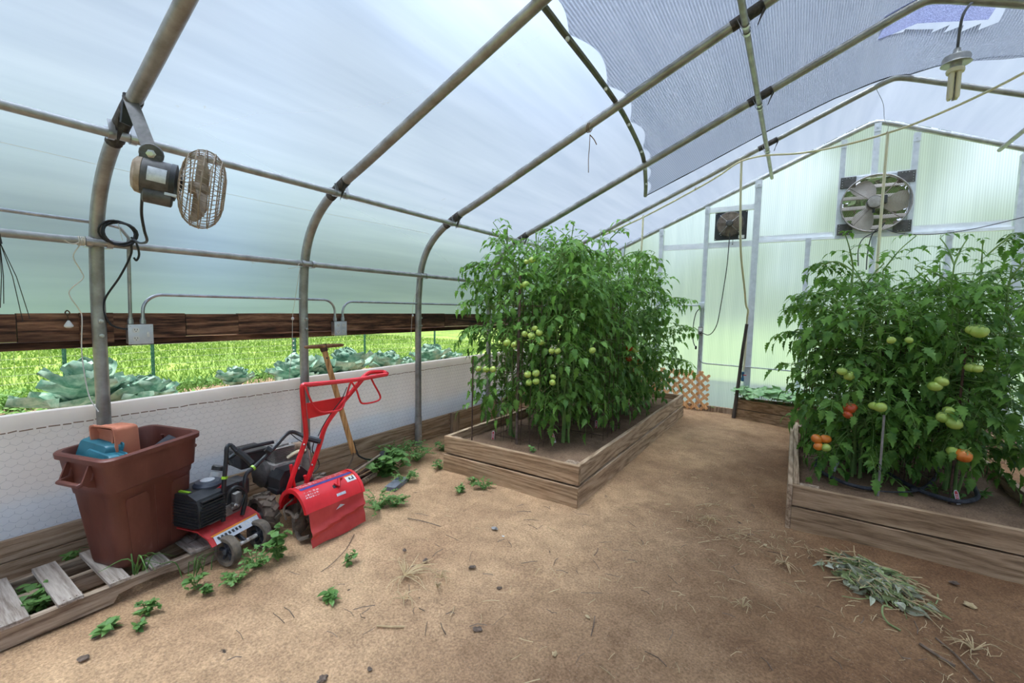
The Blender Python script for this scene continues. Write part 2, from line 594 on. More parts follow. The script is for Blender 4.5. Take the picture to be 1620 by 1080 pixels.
M_soil = dirt('bed_soil', (.15, .09, .055), (.27, .175, .11), (.05, .035, .025), spots=True)
M_bedx = wood('bed_board_x', (.22, .135, .07), (.38, .245, .135), (.52, .355, .21), 'x')
M_bedy = wood('bed_board_y', (.24, .15, .085), (.44, .30, .18), (.58, .42, .275), 'y')
M_basey = wood('base_board_y', (.24, .15, .08), (.42, .28, .17), (.54, .39, .26), 'y')
M_hip = wood('charred_board', (.03, .017, .011), (.14, .062, .035), (.34, .18, .10), 'y', rough=.55, stain=((.2, .16, .16), 1.1))
M_pallet = wood('pallet_grey_x', (.22, .17, .13), (.38, .31, .25), (.52, .44, .36), 'x')
M_pallety = wood('pallet_grey_y', (.17, .11, .07), (.33, .24, .165), (.47, .36, .26), 'y')
M_zwood = wood('post_wood', (.17, .11, .07), (.34, .24, .16), (.48, .36, .25), 'z')
M_handle = wood('varnished_handle', (.30, .13, .04), (.52, .26, .09), (.62, .35, .14), 'z', rough=.4)
M_lat = wood('orange_lattice', (.66, .32, .12), (.80, .44, .20), (.86, .54, .30), 'z', rough=.7)
M_black = mat('black_plastic', (.012, .012, .013), (.035, .034, .033), 12, .45, 0, .05)
M_blackm = mat('black_paint', (.015, .015, .016), (.03, .03, .03), 20, .35)
M_rubber = mat('dusty_rubber', (.06, .05, .04), (.19, .145, .10), 14, .9, 0, .5)
M_mud = mat('muddy_steel', (.07, .05, .035), (.20, .145, .10), 18, .9, 0, .6)
M_red = mat('red_paint', (.60, .012, .015), (.75, .025, .03), 5, .33, 0, .03, p=(.3, .6))
M_redd = mat('dusty_red_flap', (.45, .03, .03), (.60, .07, .06), 5, .55, 0, .1, c3=(.42, .20, .15))
M_brown = mat('brown_plastic', (.115, .030, .018), (.17, .052, .032), 9, .5, 0, .12, stretch=(1, 1, .4), detail=9, c3=(.30, .15, .11), p=(.38, .66))
M_terra = mat('terracotta_plastic', (.50, .16, .085), (.60, .21, .115), 6, .55)
M_teal = mat('teal_plastic', (.015, .115, .15), (.03, .17, .21), 6, .4)
M_cord = mat('black_cable', (.015, .015, .015), None, rough=.5)
M_string = mat('white_string', (.62, .58, .50), None, rough=.9)
M_twine = mat('brown_twine', (.20, .12, .07), None, rough=.95)
M_pex = mat('ivory_tubing', (.66, .58, .36), (.74, .67, .46), 3, .45)
M_white = mat('white_plastic', (.72, .71, .66), None, rough=.4)
M_dusty = mat('dusty_tan', (.26, .19, .13), (.42, .33, .25), 25, .8, .2)
M_fangrey = mat('fan_grey', (.055, .05, .045), (.13, .12, .11), 16, .5, .3)
M_label = mat('foil_label', (.50, .51, .52), (.68, .69, .70), 40, .4, .4)
M_tape = mat('charred_tape', (.02, .016, .014), (.10, .08, .065), 30, .8, 0, .5)
M_steelb = mat('bright_steel', (.55, .54, .52), None, rough=.3, metal=.9)
M_engine = mat('cast_aluminium', (.22, .20, .18), (.42, .38, .34), 20, .55, .4, .2)
M_rust = mat('rusty_wire', (.05, .028, .018), (.14, .07, .04), 25, .8, .3)
M_leaf = mat('tomato_leaf', (.055, .15, .018), (.19, .36, .055), 9, .5, 0, .15, trans=.34, objrand=.12, spec=.35)
M_leafl = mat('young_tomato_leaf', (.12, .28, .03), (.24, .44, .07), 5, .5, trans=.38, spec=.3)
M_stem = mat('tomato_stem', (.13, .24, .05), (.25, .36, .09), 9, .6)
M_tomg = mat('green_tomato', (.34, .47, .07), (.52, .60, .13), 12, .25, spec=.6)
M_tomr = mat('ripening_tomato', (.62, .13, .015), (.80, .26, .03), 9, .22, spec=.6)
M_tomd = mat('red_tomato', (.45, .05, .015), (.62, .11, .02), 9, .22, spec=.6)
M_cab = mat('cabbage_leaf', (.10, .25, .17), (.36, .50, .38), 14, .5, 0, .2, trans=.15)
M_squash = mat('seedling_leaf', (.16, .36, .10), (.42, .60, .30), 11, .5, 0, .2, trans=.25)
M_wirepale = mat('pale_wire', (.42, .42, .40), None, rough=.6)
M_weed = mat('weed_leaf', (.09, .21, .035), (.20, .36, .09), 12, .55, trans=.3)
M_grass = mat('lawn_blade', (.13, .26, .03), (.29, .41, .075), 3, .6, trans=.3)
M_lawn = mat('lawn_ground', (.12, .22, .03), (.28, .38, .075), 1.2, .9, 0, .4, detail=10, bscale=40)
M_tree = mat('tree_leaf', (.02, .065, .015), (.07, .16, .03), 1.2, .7, 0, 0, trans=.25)
M_bark = mat('bark', (.07, .05, .035), (.16, .12, .09), 5, .9, 0, .5)
M_straw = mat('dry_straw', (.42, .29, .14), (.60, .45, .24), 20, .8)
M_wilt = mat('wilted_leaf', (.24, .25, .13), (.56, .55, .40), 14, .8, 0, .3, c3=(.66, .66, .56))
M_wiltg = mat('wilted_green_leaf', (.16, .21, .06), (.36, .40, .16), 14, .7, 0, .3)
M_hose = mat('soaker_hose', (.02, .02, .024), (.06, .06, .065), 30, .85, 0, .4)
M_tagw = mat('tag_white', (.75, .72, .68), None, rough=.5)
M_tagr = mat('tag_red', (.55, .03, .03), None, rough=.5)
M_post = mat('green_post', (.02, .09, .06), (.04, .14, .09), 20, .5)
M_yellow = mat('yellow_flower', (.72, .60, .06), None, rough=.7, trans=.2)
M_dill = mat('dill_stem', (.12, .24, .06), (.22, .33, .10), 9, .6)
# ================================================================ profile of the arched frame (x, z), left half
PX = 0.69
HALF = [(-3.24, 0.0), (-3.245, .6), (-3.25, 1.35), (-3.238, 1.62), (-3.21, 1.82), (-3.14, 1.99), (-3.03, 2.125), (-2.88, 2.235),
        (-2.70, 2.325), (-2.47, 2.42), (-1.85, 2.69), (-1.21, 2.968), (-.48, 3.286), (.20, 3.582), (.52, 3.718), (.63, 3.76), (.69, 3.772)]
def mirror(ps):
    return ps + [(2 * PX - x, z) for x, z in reversed(ps[:-1])]
PROF = mirror(HALF)
def offs(ps, d):
    out = []
    for i, (x, z) in enumerate(ps):
        a = ps[max(i - 1, 0)]; b = ps[min(i + 1, len(ps) - 1)]
        t = Vector((b[0] - a[0], b[1] - a[1])).normalized()
        out.append((x - t.y * d, z + t.x * d))
    return out
def roofz(x):
    P = PROF
    for (a, b) in zip(P, P[1:]):
        if a[0] <= x <= b[0] and b[0] > a[0]:
            return a[1] + (b[1] - a[1]) * (x - a[0]) / (b[0] - a[0])
    return P[0][1]
BOWS = [.804, 2.013, 3.264, 4.50, 5.78]
YE = 6.97      # end frame
YB = -3.6      # how far the tunnel runs behind the photographer

# ---- ground
mb = MB()
nx, ny = 110, 130
x0, x1, y0, y1 = -3.36, 4.74, YB, 7.06
vs = []
for j in range(ny + 1):
    for i in range(nx + 1):
        x = x0 + (x1 - x0) * i / nx; y = y0 + (y1 - y0) * j / ny
        z = .016 * (noise.noise(Vector((x * 1.3, y * 1.3, 0))) + .5 * noise.noise(Vector((x * 4, y * 4, 3)))) + .006 * noise.noise(Vector((x * 13, y * 13, 5)))
        vs.append((x, y, z - .008))
fs = [(j * (nx + 1) + i, j * (nx + 1) + i + 1, (j + 1) * (nx + 1) + i + 1, (j + 1) * (nx + 1) + i) for j in range(ny) for i in range(nx)]
mb.add(vs, fs)
struct('floor', mb, M_dirt, True, 'bare sandy dirt floor of the greenhouse, with shade painted in towards the right')

# ---- lawn outside: a sheet with a hole where the tunnel stands
GZ = .35
mb = MB()
def lawn_rect(a, b, c, d, nx, ny):
    vs = []
    for j in range(ny + 1):
        for i in range(nx + 1):
            x = a + (b - a) * i / nx; y = c + (d - c) * j / ny
            vs.append((x, y, GZ + .03 * noise.noise(Vector((x * .5, y * .5, 0)))))
    mb.add(vs, [(j * (nx + 1) + i, j * (nx + 1) + i + 1, (j + 1) * (nx + 1) + i + 1, (j + 1) * (nx + 1) + i) for j in range(ny) for i in range(nx)])
lawn_rect(-60, -6.34, -40, 60, 40, 60)
lawn_rect(-6.35, 5.4, 7.7, 60, 10, 40)
lawn_rect(5.4, 60, -40, 60, 20, 30)
lawn_rect(-6.35, 5.4, -40, YB, 6, 10)
mb.add([(-6.35, 7.08, -.06), (5.4, 7.08, -.06), (5.4, 7.75, GZ + .01), (-6.35, 7.75, GZ + .01)], [(0, 1, 2, 3)])
tag(O('lawn', mb, M_lawn, None, True), 'bright green mown lawn outside the greenhouse', 'lawn', kind='structure')
mb = MB()
vs = []
NX, NY = 30, 110
for j in range(NY + 1):
    for i in range(NX + 1):
        x = -6.9 + 3.55 * i / NX; y = YB + (7.3 - YB) * j / NY
        e = .10 * noise.noise(Vector((0, y * 1.2, 4)))
        z = GZ + .025 + .035 * noise.noise(Vector((x * 2.5, y * 2.5, 0))) + .015 * noise.noise(Vector((x * 9, y * 9, 0)))
        if x < -6.35 + e: z = GZ - .08
        vs.append((x, y, z))
mb.add(vs, [(j * (NX + 1) + i, j * (NX + 1) + i + 1, (j + 1) * (NX + 1) + i + 1, (j + 1) * (NX + 1) + i) for j in range(NY) for i in range(NX)])
M_soilout = dirt('garden_soil', (.27, .18, .12), (.42, .31, .22), (.12, .09, .06))
tag(O('garden_bed_soil', mb, M_soilout, None, True), 'strip of bare garden soil outside along the greenhouse wall', 'soil', kind='structure')

# ---- film roof, left side from the hip board up and over to the right hip
FL = offs(PROF, .048)
FL = [p for p in FL if p[1] > 1.40]
FL = [(-3.324, 1.30), (-3.322, 1.375)] + FL + [(4.696, 1.375), (4.698, 1.30)]
mb = MB()
Ys = [YB] + [YB + .35 * k for k in range(1, 30)]
Ys = [y for y in Ys if y < 6.9] + [7.01]
fine = []
for a, b in zip(FL, FL[1:]):
    n_ = max(1, int(math.hypot(b[0] - a[0], b[1] - a[1]) / .25))
    for k in range(n_):
        fine.append((a[0] + (b[0] - a[0]) * k / n_, a[1] + (b[1] - a[1]) * k / n_))
fine.append(FL[-1])
vs = []
for y in Ys:
    for i, (x, z) in enumerate(fine):
        d = .004 * noise.noise(Vector((x * 2, y * 3, z * 2)))
        vs.append((x + d, y, z + d))
n_ = len(fine)
mb.add(vs, [(j * n_ + i, j * n_ + i + 1, (j + 1) * n_ + i + 1, (j + 1) * n_ + i) for j in range(len(Ys) - 1) for i in range(n_ - 1)])
struct('ceiling', mb, M_film, True, 'translucent milky greenhouse film stretched over the arched pipes')
# faint crease lines of the film
mb = MB()
for k, (pos, ya, yb) in enumerate([(.05, -1, 1.9), (.14, .3, 2.6), (.26, -1, 3.2), (.31, 1.2, 3.1), (.02, .9, 2.4)]):
    pts = []
    L = [p for p in fine if p[0] < PX]
    for q in range(9):
        y = ya + (yb - ya) * q / 8
        i = pos * (len(L) - 1) + .02 * math.sin(q) * len(L) * .2
        a = L[int(i)]; b = L[int(i) + 1]; f = i - int(i)
        pts.append((a[0] + (b[0] - a[0]) * f + .006, y, a[1] + (b[1] - a[1]) * f - .006))
    mb.tube(pts, .0012, 4)
struct('trim_1', mb, M_white, False, 'thin pale crease lines running along the film')

# ---- bows
for k, y in enumerate(BOWS):
    pts = [(x, y, z) for x, z in PROF]
    P2 = bez(pts, 4)
    lab = ['first arched galvanised pipe from the left, carrying the round basket fan',
           'second arched pipe from the left, its foot behind the wooden T-handle',
           'third arched pipe from the left, its bare foot standing left of the raised bed',
           'fourth arched pipe, rising out of the left tomato plants under the shade cloth',
           'fifth arched pipe, the last before the far end wall, with the ivory tubing along it'][k]
    t = T('arched_pipe', lab, 'greenhouse pipe', (P2[0].x, y, 0), group='arched roof pipes')
    O('pipe', MB().tube(P2, .0325 if k < 4 else .027, 12), M_galvd, t, world=True)
    mb = MB()
    mb.tube([(-3.24, y, -.02), (-3.242, y, .30)], .037, 12)
    mb.tube([(4.62, y, -.02), (4.622, y, .30)], .037, 12)
    OS('ground_sleeve', mb, M_galv, t, world=True)
    # bolts through the post
    mb = MB()
    for z in (.10, .22, 1.25, 1.33):
        mb.lathe([(.007, 0), (.007, .092), (.012, .093), (.012, .102), (.006, .103), (.006, .112)], 6, Matrix.Translation((-3.30, y - .003, z)) @ Matrix.Rotation(PI / 2, 4, 'Y'))
    OS('bolt', mb, M_steelb, t, world=True)
    # old tape rubbed on the bow at purlins
    mb = MB()
    for (xx, zz) in ((-2.80, 2.276), (-.37, 3.334)):
        a = roofz(xx - .09); b = roofz(xx + .09)
        mb.tube([(xx - .09, y, a), (xx + .02, y, roofz(xx + .02)), (xx + .09, y, b)], .0355 if k < 4 else .030, 12)
        b0 = len(mb.v)
        mb.v += [(xx + .06, y - .03, zz - .10), (xx + .072, y - .035, zz - .09)]
        mb.f += [(b0 - 1, b0 - 3, b0, b0 + 1)]
    OS('tape', mb, M_tape, t, world=True, smooth=True, label='dark weathered tape with a torn end')

# ---- purlins (run along the tunnel under the bows)
def purlin(x, z, r, lab, y1=YE - .02, m=M_galv, y0=YB):
    t = T('purlin_pipe', lab, 'greenhouse pipe', (x, y0, z), group='lengthwise pipes')
    O('pipe', MB().tube([(x, y0, z), (x, y1, z)], r, 10), m, t, world=True)
    return t
def clamp(t, x, z, y, r, out):
    mb = MB()
    o = Vector(out).normalized()
    for s in (-1, 1):
        yy = y + s * .042
        pts = []
        c = Vector((x, yy, z))
        side = Vector((-o.z, 0, o.x))
        for q in range(9):
            a = PI * q / 8
            pts.append(c + side * math.cos(a) * (r + .004) - o * math.sin(a) * (r + .004))
        pts = [c + side * (r + .006) + o * .055] + pts + [c - side * (r + .006) + o * .055]
        e = Vector((0, .013, 0)); cc = c
        vs = []
        for p in pts:
            u = (p - cc).normalized() * .003
            vs += [p - e, p + e, p + e + u, p - e + u]
        mb.add(vs, [(4 * i + k, 4 * i + (k + 1) % 4, 4 * i + 4 + (k + 1) % 4, 4 * i + 4 + k) for i in range(len(pts) - 1) for k in range(4)] + [(3, 2, 1, 0), tuple(4 * (len(pts) - 1) + k for k in range(4))])
    OS('clamp', mb, M_steelb, t, world=True, smooth=False)
t = purlin(-2.775, 2.235, .021, 'long galvanised pipe running below the roof curve past the basket fan')
for y in BOWS: clamp(t, -2.775, 2.235, y, .021, (-.35, 0, .9))
t = purlin(-3.182, 1.755, .021, 'long galvanised pipe at shoulder height along the left wall above the charred board')
for y in BOWS: clamp(t, -3.182, 1.755, y, .021, (-1, 0, 0))
mb = MB()
for y in (.86, 2.05, 3.2): mb.sph((-3.16, y, 1.755), .008, 6, 4)
t = purlin(-.372, 3.262, .021, 'long pipe under the shade cloth on the left roof slope, ending at the far gable', m=M_galvd)
for y in BOWS: clamp(t, -.372, 3.262, y, .021, (-.4, 0, .9))
t = purlin(1.752, 3.262, .021, 'long pipe on the right roof slope, ending at the far gable', m=M_galvd)
for y in BOWS: clamp(t, 1.752, 3.262, y, .021, (.4, 0, .9))
t = purlin(4.155, 2.235, .021, 'long pipe below the roof curve on the right side')
t = purlin(4.56, 1.755, .021, 'long pipe at shoulder height along the right wall')

# ---- end frame and gable wall
pts = bez([(x, YE, z) for x, z in PROF], 4)
struct('trim_2', MB().tube(pts, .030, 12), M_galv, True, 'curved end pipe outlining the gable')
P3 = offs(PROF, .036)
struct('trim_3', MB().tube(bez([(x, YE + .03, z) for x, z in P3 if z > 1.3], 3), .006, 6), M_blackm, True, 'dark edge line along the gable pipe')
FANX = (.40, 1.055); FANZ = (2.47, 3.125)
SFX = (-1.10, -.555); SFZ = (2.45, 2.86)
xs = sorted(set([-3.24, -3.0, -2.7, -2.3, -1.785, -1.15, -.52, .10, .70, 1.42, 1.955, 2.6, 3.2, 3.9, 4.3, 4.62, FANX[0], FANX[1]]))
mb = MB()
YW = YE + .035
def cell(a, b, z0, z1a, z1b):
    mb.add([(a, YW, z0), (b, YW, z0), (b, YW, z1b), (a, YW, z1a), (a, YW + .008, z0), (b, YW + .008, z0), (b, YW + .008, z1b), (a, YW + .008, z1a)],
           [(0, 1, 2, 3)])
for a, b in zip(xs, xs[1:]):
    ta, tb = roofz(a) if a > -3.24 else 1.3, roofz(b) if b < 4.62 else 1.3
    if a >= FANX[0] - .001 and b <= FANX[1] + .001:
        cell(a, b, -.05, FANZ[0], FANZ[0])
        cell(a, b, FANZ[1], ta, tb)
    else:
        cell(a, b, -.05, ta, tb)
dd = {}; nv_ = []; mpv = []
for p in mb.v:
    k_ = tuple(round(c, 4) for c in p)
    if k_ not in dd: dd[k_] = len(nv_); nv_.append(p)
    mpv.append(dd[k_])
mb.f = [tuple(mpv[i] for i in f) for f in mb.f]; mb.v = nv_
struct('wall_back', mb, M_sheet, False, 'ribbed translucent polycarbonate gable wall, green from the grass behind it')
YS = YE - .005
def stud(x, z0, z1, w=.055, m=M_galv, cap=True):
    mb = MB()
    mb.box(x - w / 2, x + w / 2, YS - .045, YS + .03, z0, z1)
    if cap:
        mb.box(x - w / 2 - .004, x + w / 2 + .004, YS - .052, YS - .046, z1 - .09, z1 + .01)
        mb.tube([(x, YS - .06, z1 - .045), (x, YS - .045, z1 - .045)], .011, 6)
    return mb
nt_ = 4
for x, z0, z1, wd, lab in [(-2.37, 0, 2.42, .05, 'gable stud nearest the left curve'), (-1.785, 0, 2.68, .055, 'gable stud behind the left tomatoes and the lattice'),
                      (-1.15, 0, 2.95, .055, 'gable stud carrying the grey switch box'), (-.52, 0, 3.24, .08, 'wide gable stud to the right of the small black fan'),
                      (.085, 0, 2.42, .055, 'short lower gable stud between planter and girt'), (.385, 2.40, 3.60, .055, 'upper gable stud left of the large fan'),
                      (.70, 3.12, 3.74, .06, 'upper gable stud above the large fan'), (1.065, 2.40, 3.56, .055, 'upper gable stud right of the large fan'),
                      (.75, 0, 2.40, .05, 'lower gable stud below the large fan'), (1.42, 0, 2.42, .05, 'lower gable stud behind the right tomatoes'), (1.965, 0, 3.19, .09, 'wide gable stud at the right edge'),
                      (2.9, 0, 2.78, .055, 'gable stud further right'), (3.8, 0, 2.36, .055, 'gable stud near the right curve')]:
    struct('trim_%d' % nt_, stud(x, z0, z1, wd), M_alu, False, lab); nt_ += 1
mb = MB()
mb.box(-.48, .36, YS - .035, YS + .03, 2.405, 2.44)
mb.box(-.48, .34, YS - .01, YS + .03, 2.44, 2.50)
struct('trim_%d' % nt_, mb, M_trimw, False, 'pale horizontal girt between small and large fan'); nt_ += 1
mb = MB()
mb.box(1.09, 1.92, YS - .035, YS + .03, 2.40, 2.435)
mb.box(1.09, 1.90, YS - .01, YS + .03, 2.435, 2.51)
struct('trim_%d' % nt_, mb, M_trimw, False, 'pale horizontal girt right of the large fan'); nt_ += 1
mb = MB()
mb.box(-1.13, -.56, YS - .03, YS + .03, 2.87, 2.94)
struct('trim_%d' % nt_, mb, M_trimw, False, 'pale header over the small black fan'); nt_ += 1
mb = MB()
mb.box(-1.76, -.56, YS + .0, YS + .03, 2.37, 2.45)
struct('trim_%d' % nt_, mb, M_trimw, False, 'pale horizontal strip below the small black fan'); nt_ += 1
mb = MB()
mb.box(.41, 1.04, YS - .03, YS + .03, 3.135, 3.165)
mb.box(.41, 1.04, YS - .03, YS + .03, 2.40, 2.45)
struct('trim_%d' % nt_, mb, M_trimw, False, 'pale rails above and below the large fan'); nt_ += 1
struct('trim_%d' % nt_, MB().box(-3.2, 4.6, YS - .02, YS + .03, -.03, .07), M_zwood, False, 'soil-stained bottom sill of the gable'); nt_ += 1

# ---- left side: skirt film, rolled lip, stitching, chicken wire, boards
mb = MB()
NY = 120
vs = []
zs = [.12, .22, .32, .45, .58, .70, .79, .825, .85, .855, .835]
for j in range(NY + 1):
    y = YB + (YE - YB) * j / NY
    for i, z in enumerate(zs):
        d = .010 * noise.noise(Vector((y * 1.7, z * 2.2, 0))) + .005 * noise.noise(Vector((y * 5, z * 6, 2)))
        x = -3.300 + d
        if i == 8: x -= .012
        if i == 9: x -= .04
        if i == 10: x -= .06
        vs.append((x, y, z + (.006 * noise.noise(Vector((y * 3, 0, 5))) if i > 5 else 0)))
n_ = len(zs)
mb.add(vs, [(j * n_ + i, (j + 1) * n_ + i, (j + 1) * n_ + i + 1, j * n_ + i + 1) for j in range(NY) for i in range(n_ - 1)])
struct('wall_left', mb, M_skirt, True, 'low white film skirt along the left side, stained near the ground')
mb = MB()
rr = random.Random(3)
y = YB
while y < YE - .05:
    L = .035 + rr.random() * .03
    mb.tube([(-3.281, y, .775 + rr.uniform(-.003, .003)), (-3.279, y + L * .8, .775 + rr.uniform(-.003, .003))], .0028, 4)
    y += L
struct('trim_%d' % nt_, mb, M_twine, False, 'line of brown stitching below the rolled lip of the white skirt'); nt_ += 1
mb = MB()
hx = .042
rows = int(.62 / (hx * .86)); cols = int((YE - YB) / (hx * 1.0))
sg = []
for r_ in range(rows):
    for c_ in range(cols):
        y = YB + c_ * hx + (hx / 2 if r_ % 2 else 0); z = .16 + r_ * hx * .86
        j = lambda: rr.uniform(-.002, .002)
        top = (-3.283, y, z + hx * .29); L1 = (-3.283, y - hx / 2, z); R1 = (-3.283, y + hx / 2, z); up = (-3.283, y, z + hx * .57)
        sg += [(L1, top), (top, R1), (top, up)]
for a, b in sg:
    a = Vector(a); b = Vector(b)
    t_ = (b - a).normalized(); nn = Vector((1, 0, 0)).cross(t_) * .0006
    base = len(mb.v)
    mb.v += [tuple(a + nn), tuple(a - nn), tuple(b - nn), tuple(b + nn), tuple(a + Vector((.0012, 0, 0))), tuple(b + Vector((.0012, 0, 0)))]
    mb.f += [(base, base + 4, base + 5, base + 3), (base + 1, base + 2, base + 5, base + 4)]
tag(O('chicken_wire', mb, M_wirepale, None, False), 'hexagonal wire netting lying against the white left skirt', 'wire netting')

def board(name, x0, x1, y0, y1, z0, z1, m, lab=None, parent=None, warp=.003, cat=None, group=None, N=None):
    mb = MB()
    N = N or max(2, int((y1 - y0) / .2))
    vs = []
    for i in range(N + 1):
        y = y0 + (y1 - y0) * i / N
        d = warp * noise.noise(Vector((y * 1.5, z0 * 9 + x0 * 3, 7)))
        e = .002
        sec = [(x0, z0 + e), (x0, z1 - e), (x0 + e, z1), (x1 - e, z1), (x1, z1 - e), (x1, z0 + e), (x1 - e, z0), (x0 + e, z0)]
        vs += [(a + d, y, b + d) for a, b in sec]
    fs = [(i * 8 + k, (i + 1) * 8 + k, (i + 1) * 8 + (k + 1) % 8, i * 8 + (k + 1) % 8) for i in range(N) for k in range(8)]
    fs += [tuple(range(8)), tuple(N * 8 + 7 - k for k in range(8))]
    mb.add(vs, fs)
    o = O(name, mb, m, parent, False)
    if cat: tag(o, lab, cat, group)
    elif lab: o['label'] = lab
    return o
# hip board: one thing in lengths, plus the darker lower batten and splice blocks
hb = T('hip_board', 'charred dark brown board along the left side above the open vent', 'board', (0, 0, 0))
js = [YB, -1.1, .50, 1.228, 1.545, 3.70, 5.4, YE - .03]
for k, (a, b) in enumerate(zip(js, js[1:])):
    board('plank', -3.315, -3.278 + (.004 if k % 2 else 0), a + .002, b - .002, 1.225 + (.004 if k % 2 else 0), 1.372 - (.004 if k % 2 else 0), M_hip, parent=hb)
board('lower_batten', -3.36, -3.318, YB, YE - .03, 1.18, 1.222, M_hip, parent=hb)
for y in BOWS[:1]:
    board('splice_block', -3.278, -3.262, y - .075, y + .065, 1.205, 1.375, M_hip, parent=hb, N=2)

# base boards
js = [YB, -.9, 1.02, 3.78, 4.75, 6.9]
k = 0
labs = ['lower-left stretch of base board by the pallet', 'stretch of base board behind the tillers', 'stretch of base board beyond the third pipe', 'far stretch of base board behind the left raised bed']
for (z0, z1) in ((.118, .225), (.0, .113)):
    for i, (a, b) in enumerate(zip(js[:-1], js[1:])):
        x = -3.272 + (.0 if z0 else .004)
        o = board('baseboard_left', x - .028, x, a + .003, b - .003, z0 - (.03 if not z0 else 0), z1, M_basey, ['upper', 'lower'][0 if z0 else 1] + ' weathered board at the foot of the white left skirt, length %s' % ['behind the photographer', 'beside the pallet and bin', 'behind the tillers', 'beside the corner post', 'behind the left raised bed'][i])
        o['kind'] = 'structure'
for y in (3.86,):
    o = O('baseboard_post', MB().box(-3.268, -3.225, y - .06, y + .06, .0, .232, bev=.003), M_zwood, None, False)
    tag(o, 'short upright wooden block joining the base boards past the third pipe', 'post')
o = O('baseboard_post', MB().box(-3.268, -3.225, 4.74, 4.80, .0, .235, bev=.003), mat('grey_paint', (.35, .35, .34), (.45, .45, .44), 9, .6), None, False)
tag(o, 'small grey upright post at the far end of the base boards', 'post')

# right side: skirt and hip board, plain
struct('wall_right', MB().box(4.66, 4.68, YB, YE, 0, .85), M_skirt, False, 'low white film skirt along the right side')
tag(board('hip_board', 4.64, 4.68, YB, YE - .02, 1.22, 1.372, M_hip), 'charred board along the right side', 'board')

# ---- shade cloth with its curved edge batten
CUT = 1
BAT = [(-1.185, -1.0), (-1.19, .8), (-1.19, 2.0), (-1.196, 2.342), (-1.204, 2.8), (-1.221, 3.262), (-1.247, 3.621), (-1.316, 4.228), (-1.381, 4.574), (-1.45, 4.85), (-1.53, 5.15), (-1.607, 5.408)]
mb = MB()
def cz(x): return roofz(x) + .040
edge = bez([(x, y, 0) for x, y in BAT], 6)
FAR = [(-1.607, 5.42), (-1.1, 5.46), (-.44, 5.48), (.2, 5.60), (.62, 5.78), (.75, 5.85), (.956, 5.55), (1.198, 5.33), (1.42, 5.22), (2.0, 5.2), (2.9, 5.2)]
def fary(x):
    for a, b in zip(FAR, FAR[1:]):
        if a[0] <= x <= b[0]: return a[1] + (b[1] - a[1]) * (x - a[0]) / (b[0] - a[0])
    return 5.42 if x < 0 else 5.2
NV = 200; NU = 48
vs = []
clips = [-.5, .3, 1.1, 1.9, 2.36, 3.0, 3.62, 4.2, 4.62, 5.0, 5.4]
def scallop(y):
    for a, b in zip(clips, clips[1:]):
        if a <= y <= b: return math.sin(PI * (y - a) / (b - a)) * min(.07, .09 * (b - a) + .01)
    return .0
def edgex(y):
    for a, b in zip(edge, edge[1:]):
        if a.y <= y <= b.y: return a.x + (b.x - a.x) * (y - a.y) / max(1e-6, b.y - a.y)
    return edge[-1].x if y > 5 else edge[0].x
for j in range(NV + 1):
    for i in range(NU + 1):
        u = i / NU
        yb = -1 + 6.42 * j / NV
        xl = edgex(yb) + scallop(yb) + .012
        x = xl + (2.9 - xl) * u
        y = -1 + (fary(x) + 1) * j / NV
        z = cz(x) + .006 * math.sin(x * 14) * max(0, j / NV - .6) + .008 * noise.noise(Vector((x * 2, y * 2, 0)))
        # sag around the peak, near the far edge
        s_ = max(0, 1 - abs(x - .95) / .5) * max(0, 1 - abs(y - 4.95) / .5)
        z -= .12 * s_ + .018 * abs(math.sin(x * 9 + y)) * max(0, 1 - abs(x - .9) / .8) * max(0, 1 - abs(y - 5.2) / .7)
        vs.append((x, y, z))
fs = []
for j in range(NV):
    for i in range(NU):
        a = vs[j * (NU + 1) + i]
        # the worn-through patch near the ridge
        if .42 < a[0] < 1.1 and 4.5 < a[1] < 4.86 - .25 * abs(a[0] - .76): continue
        fs.append((j * (NU + 1) + i, j * (NU + 1) + i + 1, (j + 1) * (NU + 1) + i + 1, (j + 1) * (NU + 1) + i))
mb.add(vs, fs)
t = T('shade_cloth', 'grey knitted shade cloth stretched under the roof film, torn near the ridge', 'shade cloth', (.7, 2, 3.8))
O('cloth', mb, M_cloth, t, world=True)
O('edge_cord', MB().tube([(x, -1 + (fary(x) + 1), cz(x)) for x in [-1.6 + .15 * k for k in range(31)]], .007, 6), M_cord, t, world=True, label='dark hem cord at the far edge')
mb = MB()
P = [(p.x, p.y, roofz(p.x) + .036) for p in edge]
P[-1] = (P[-1][0], P[-1][1], P[-1][2])
t2 = T('cloth_batten', 'curved dark pipe along the left edge of the shade cloth', 'pipe', P[20])
O('pipe', mb.tube(P, .021, 8, flat=.8), mat('olive_pipe', (.10, .095, .07), (.17, .16, .12), 12, .5, .5), t2, world=True)
mb = MB()
for y in clips[1:-1]:
    x = edgex(y)
    mb.sph((x + .012, y, roofz(x) + .012), .014, 6, 4)
OS('clip', mb, M_white, t2, world=True)
# patch of a second cloth seen through the tear
M_pcloth = mat('violet_cloth', (.16, .17, .28), (.46, .47, .66), 120, .8, trans=.6)
tag(O('patch_cloth', MB().add([(.44, 4.48, cz(.44) + .004), (.69, 4.48, cz(.69) + .006), (.69, 4.90, cz(.69) + .006), (.44, 4.84, cz(.44) + .004), (1.08, 4.48, cz(1.08) + .004), (1.08, 4.80, cz(1.08) + .004)], [(0, 1, 2, 3), (1, 4, 5, 2)]), M_pcloth, None, False), 'violet blue netting showing through the tear in the shade cloth', 'netting')
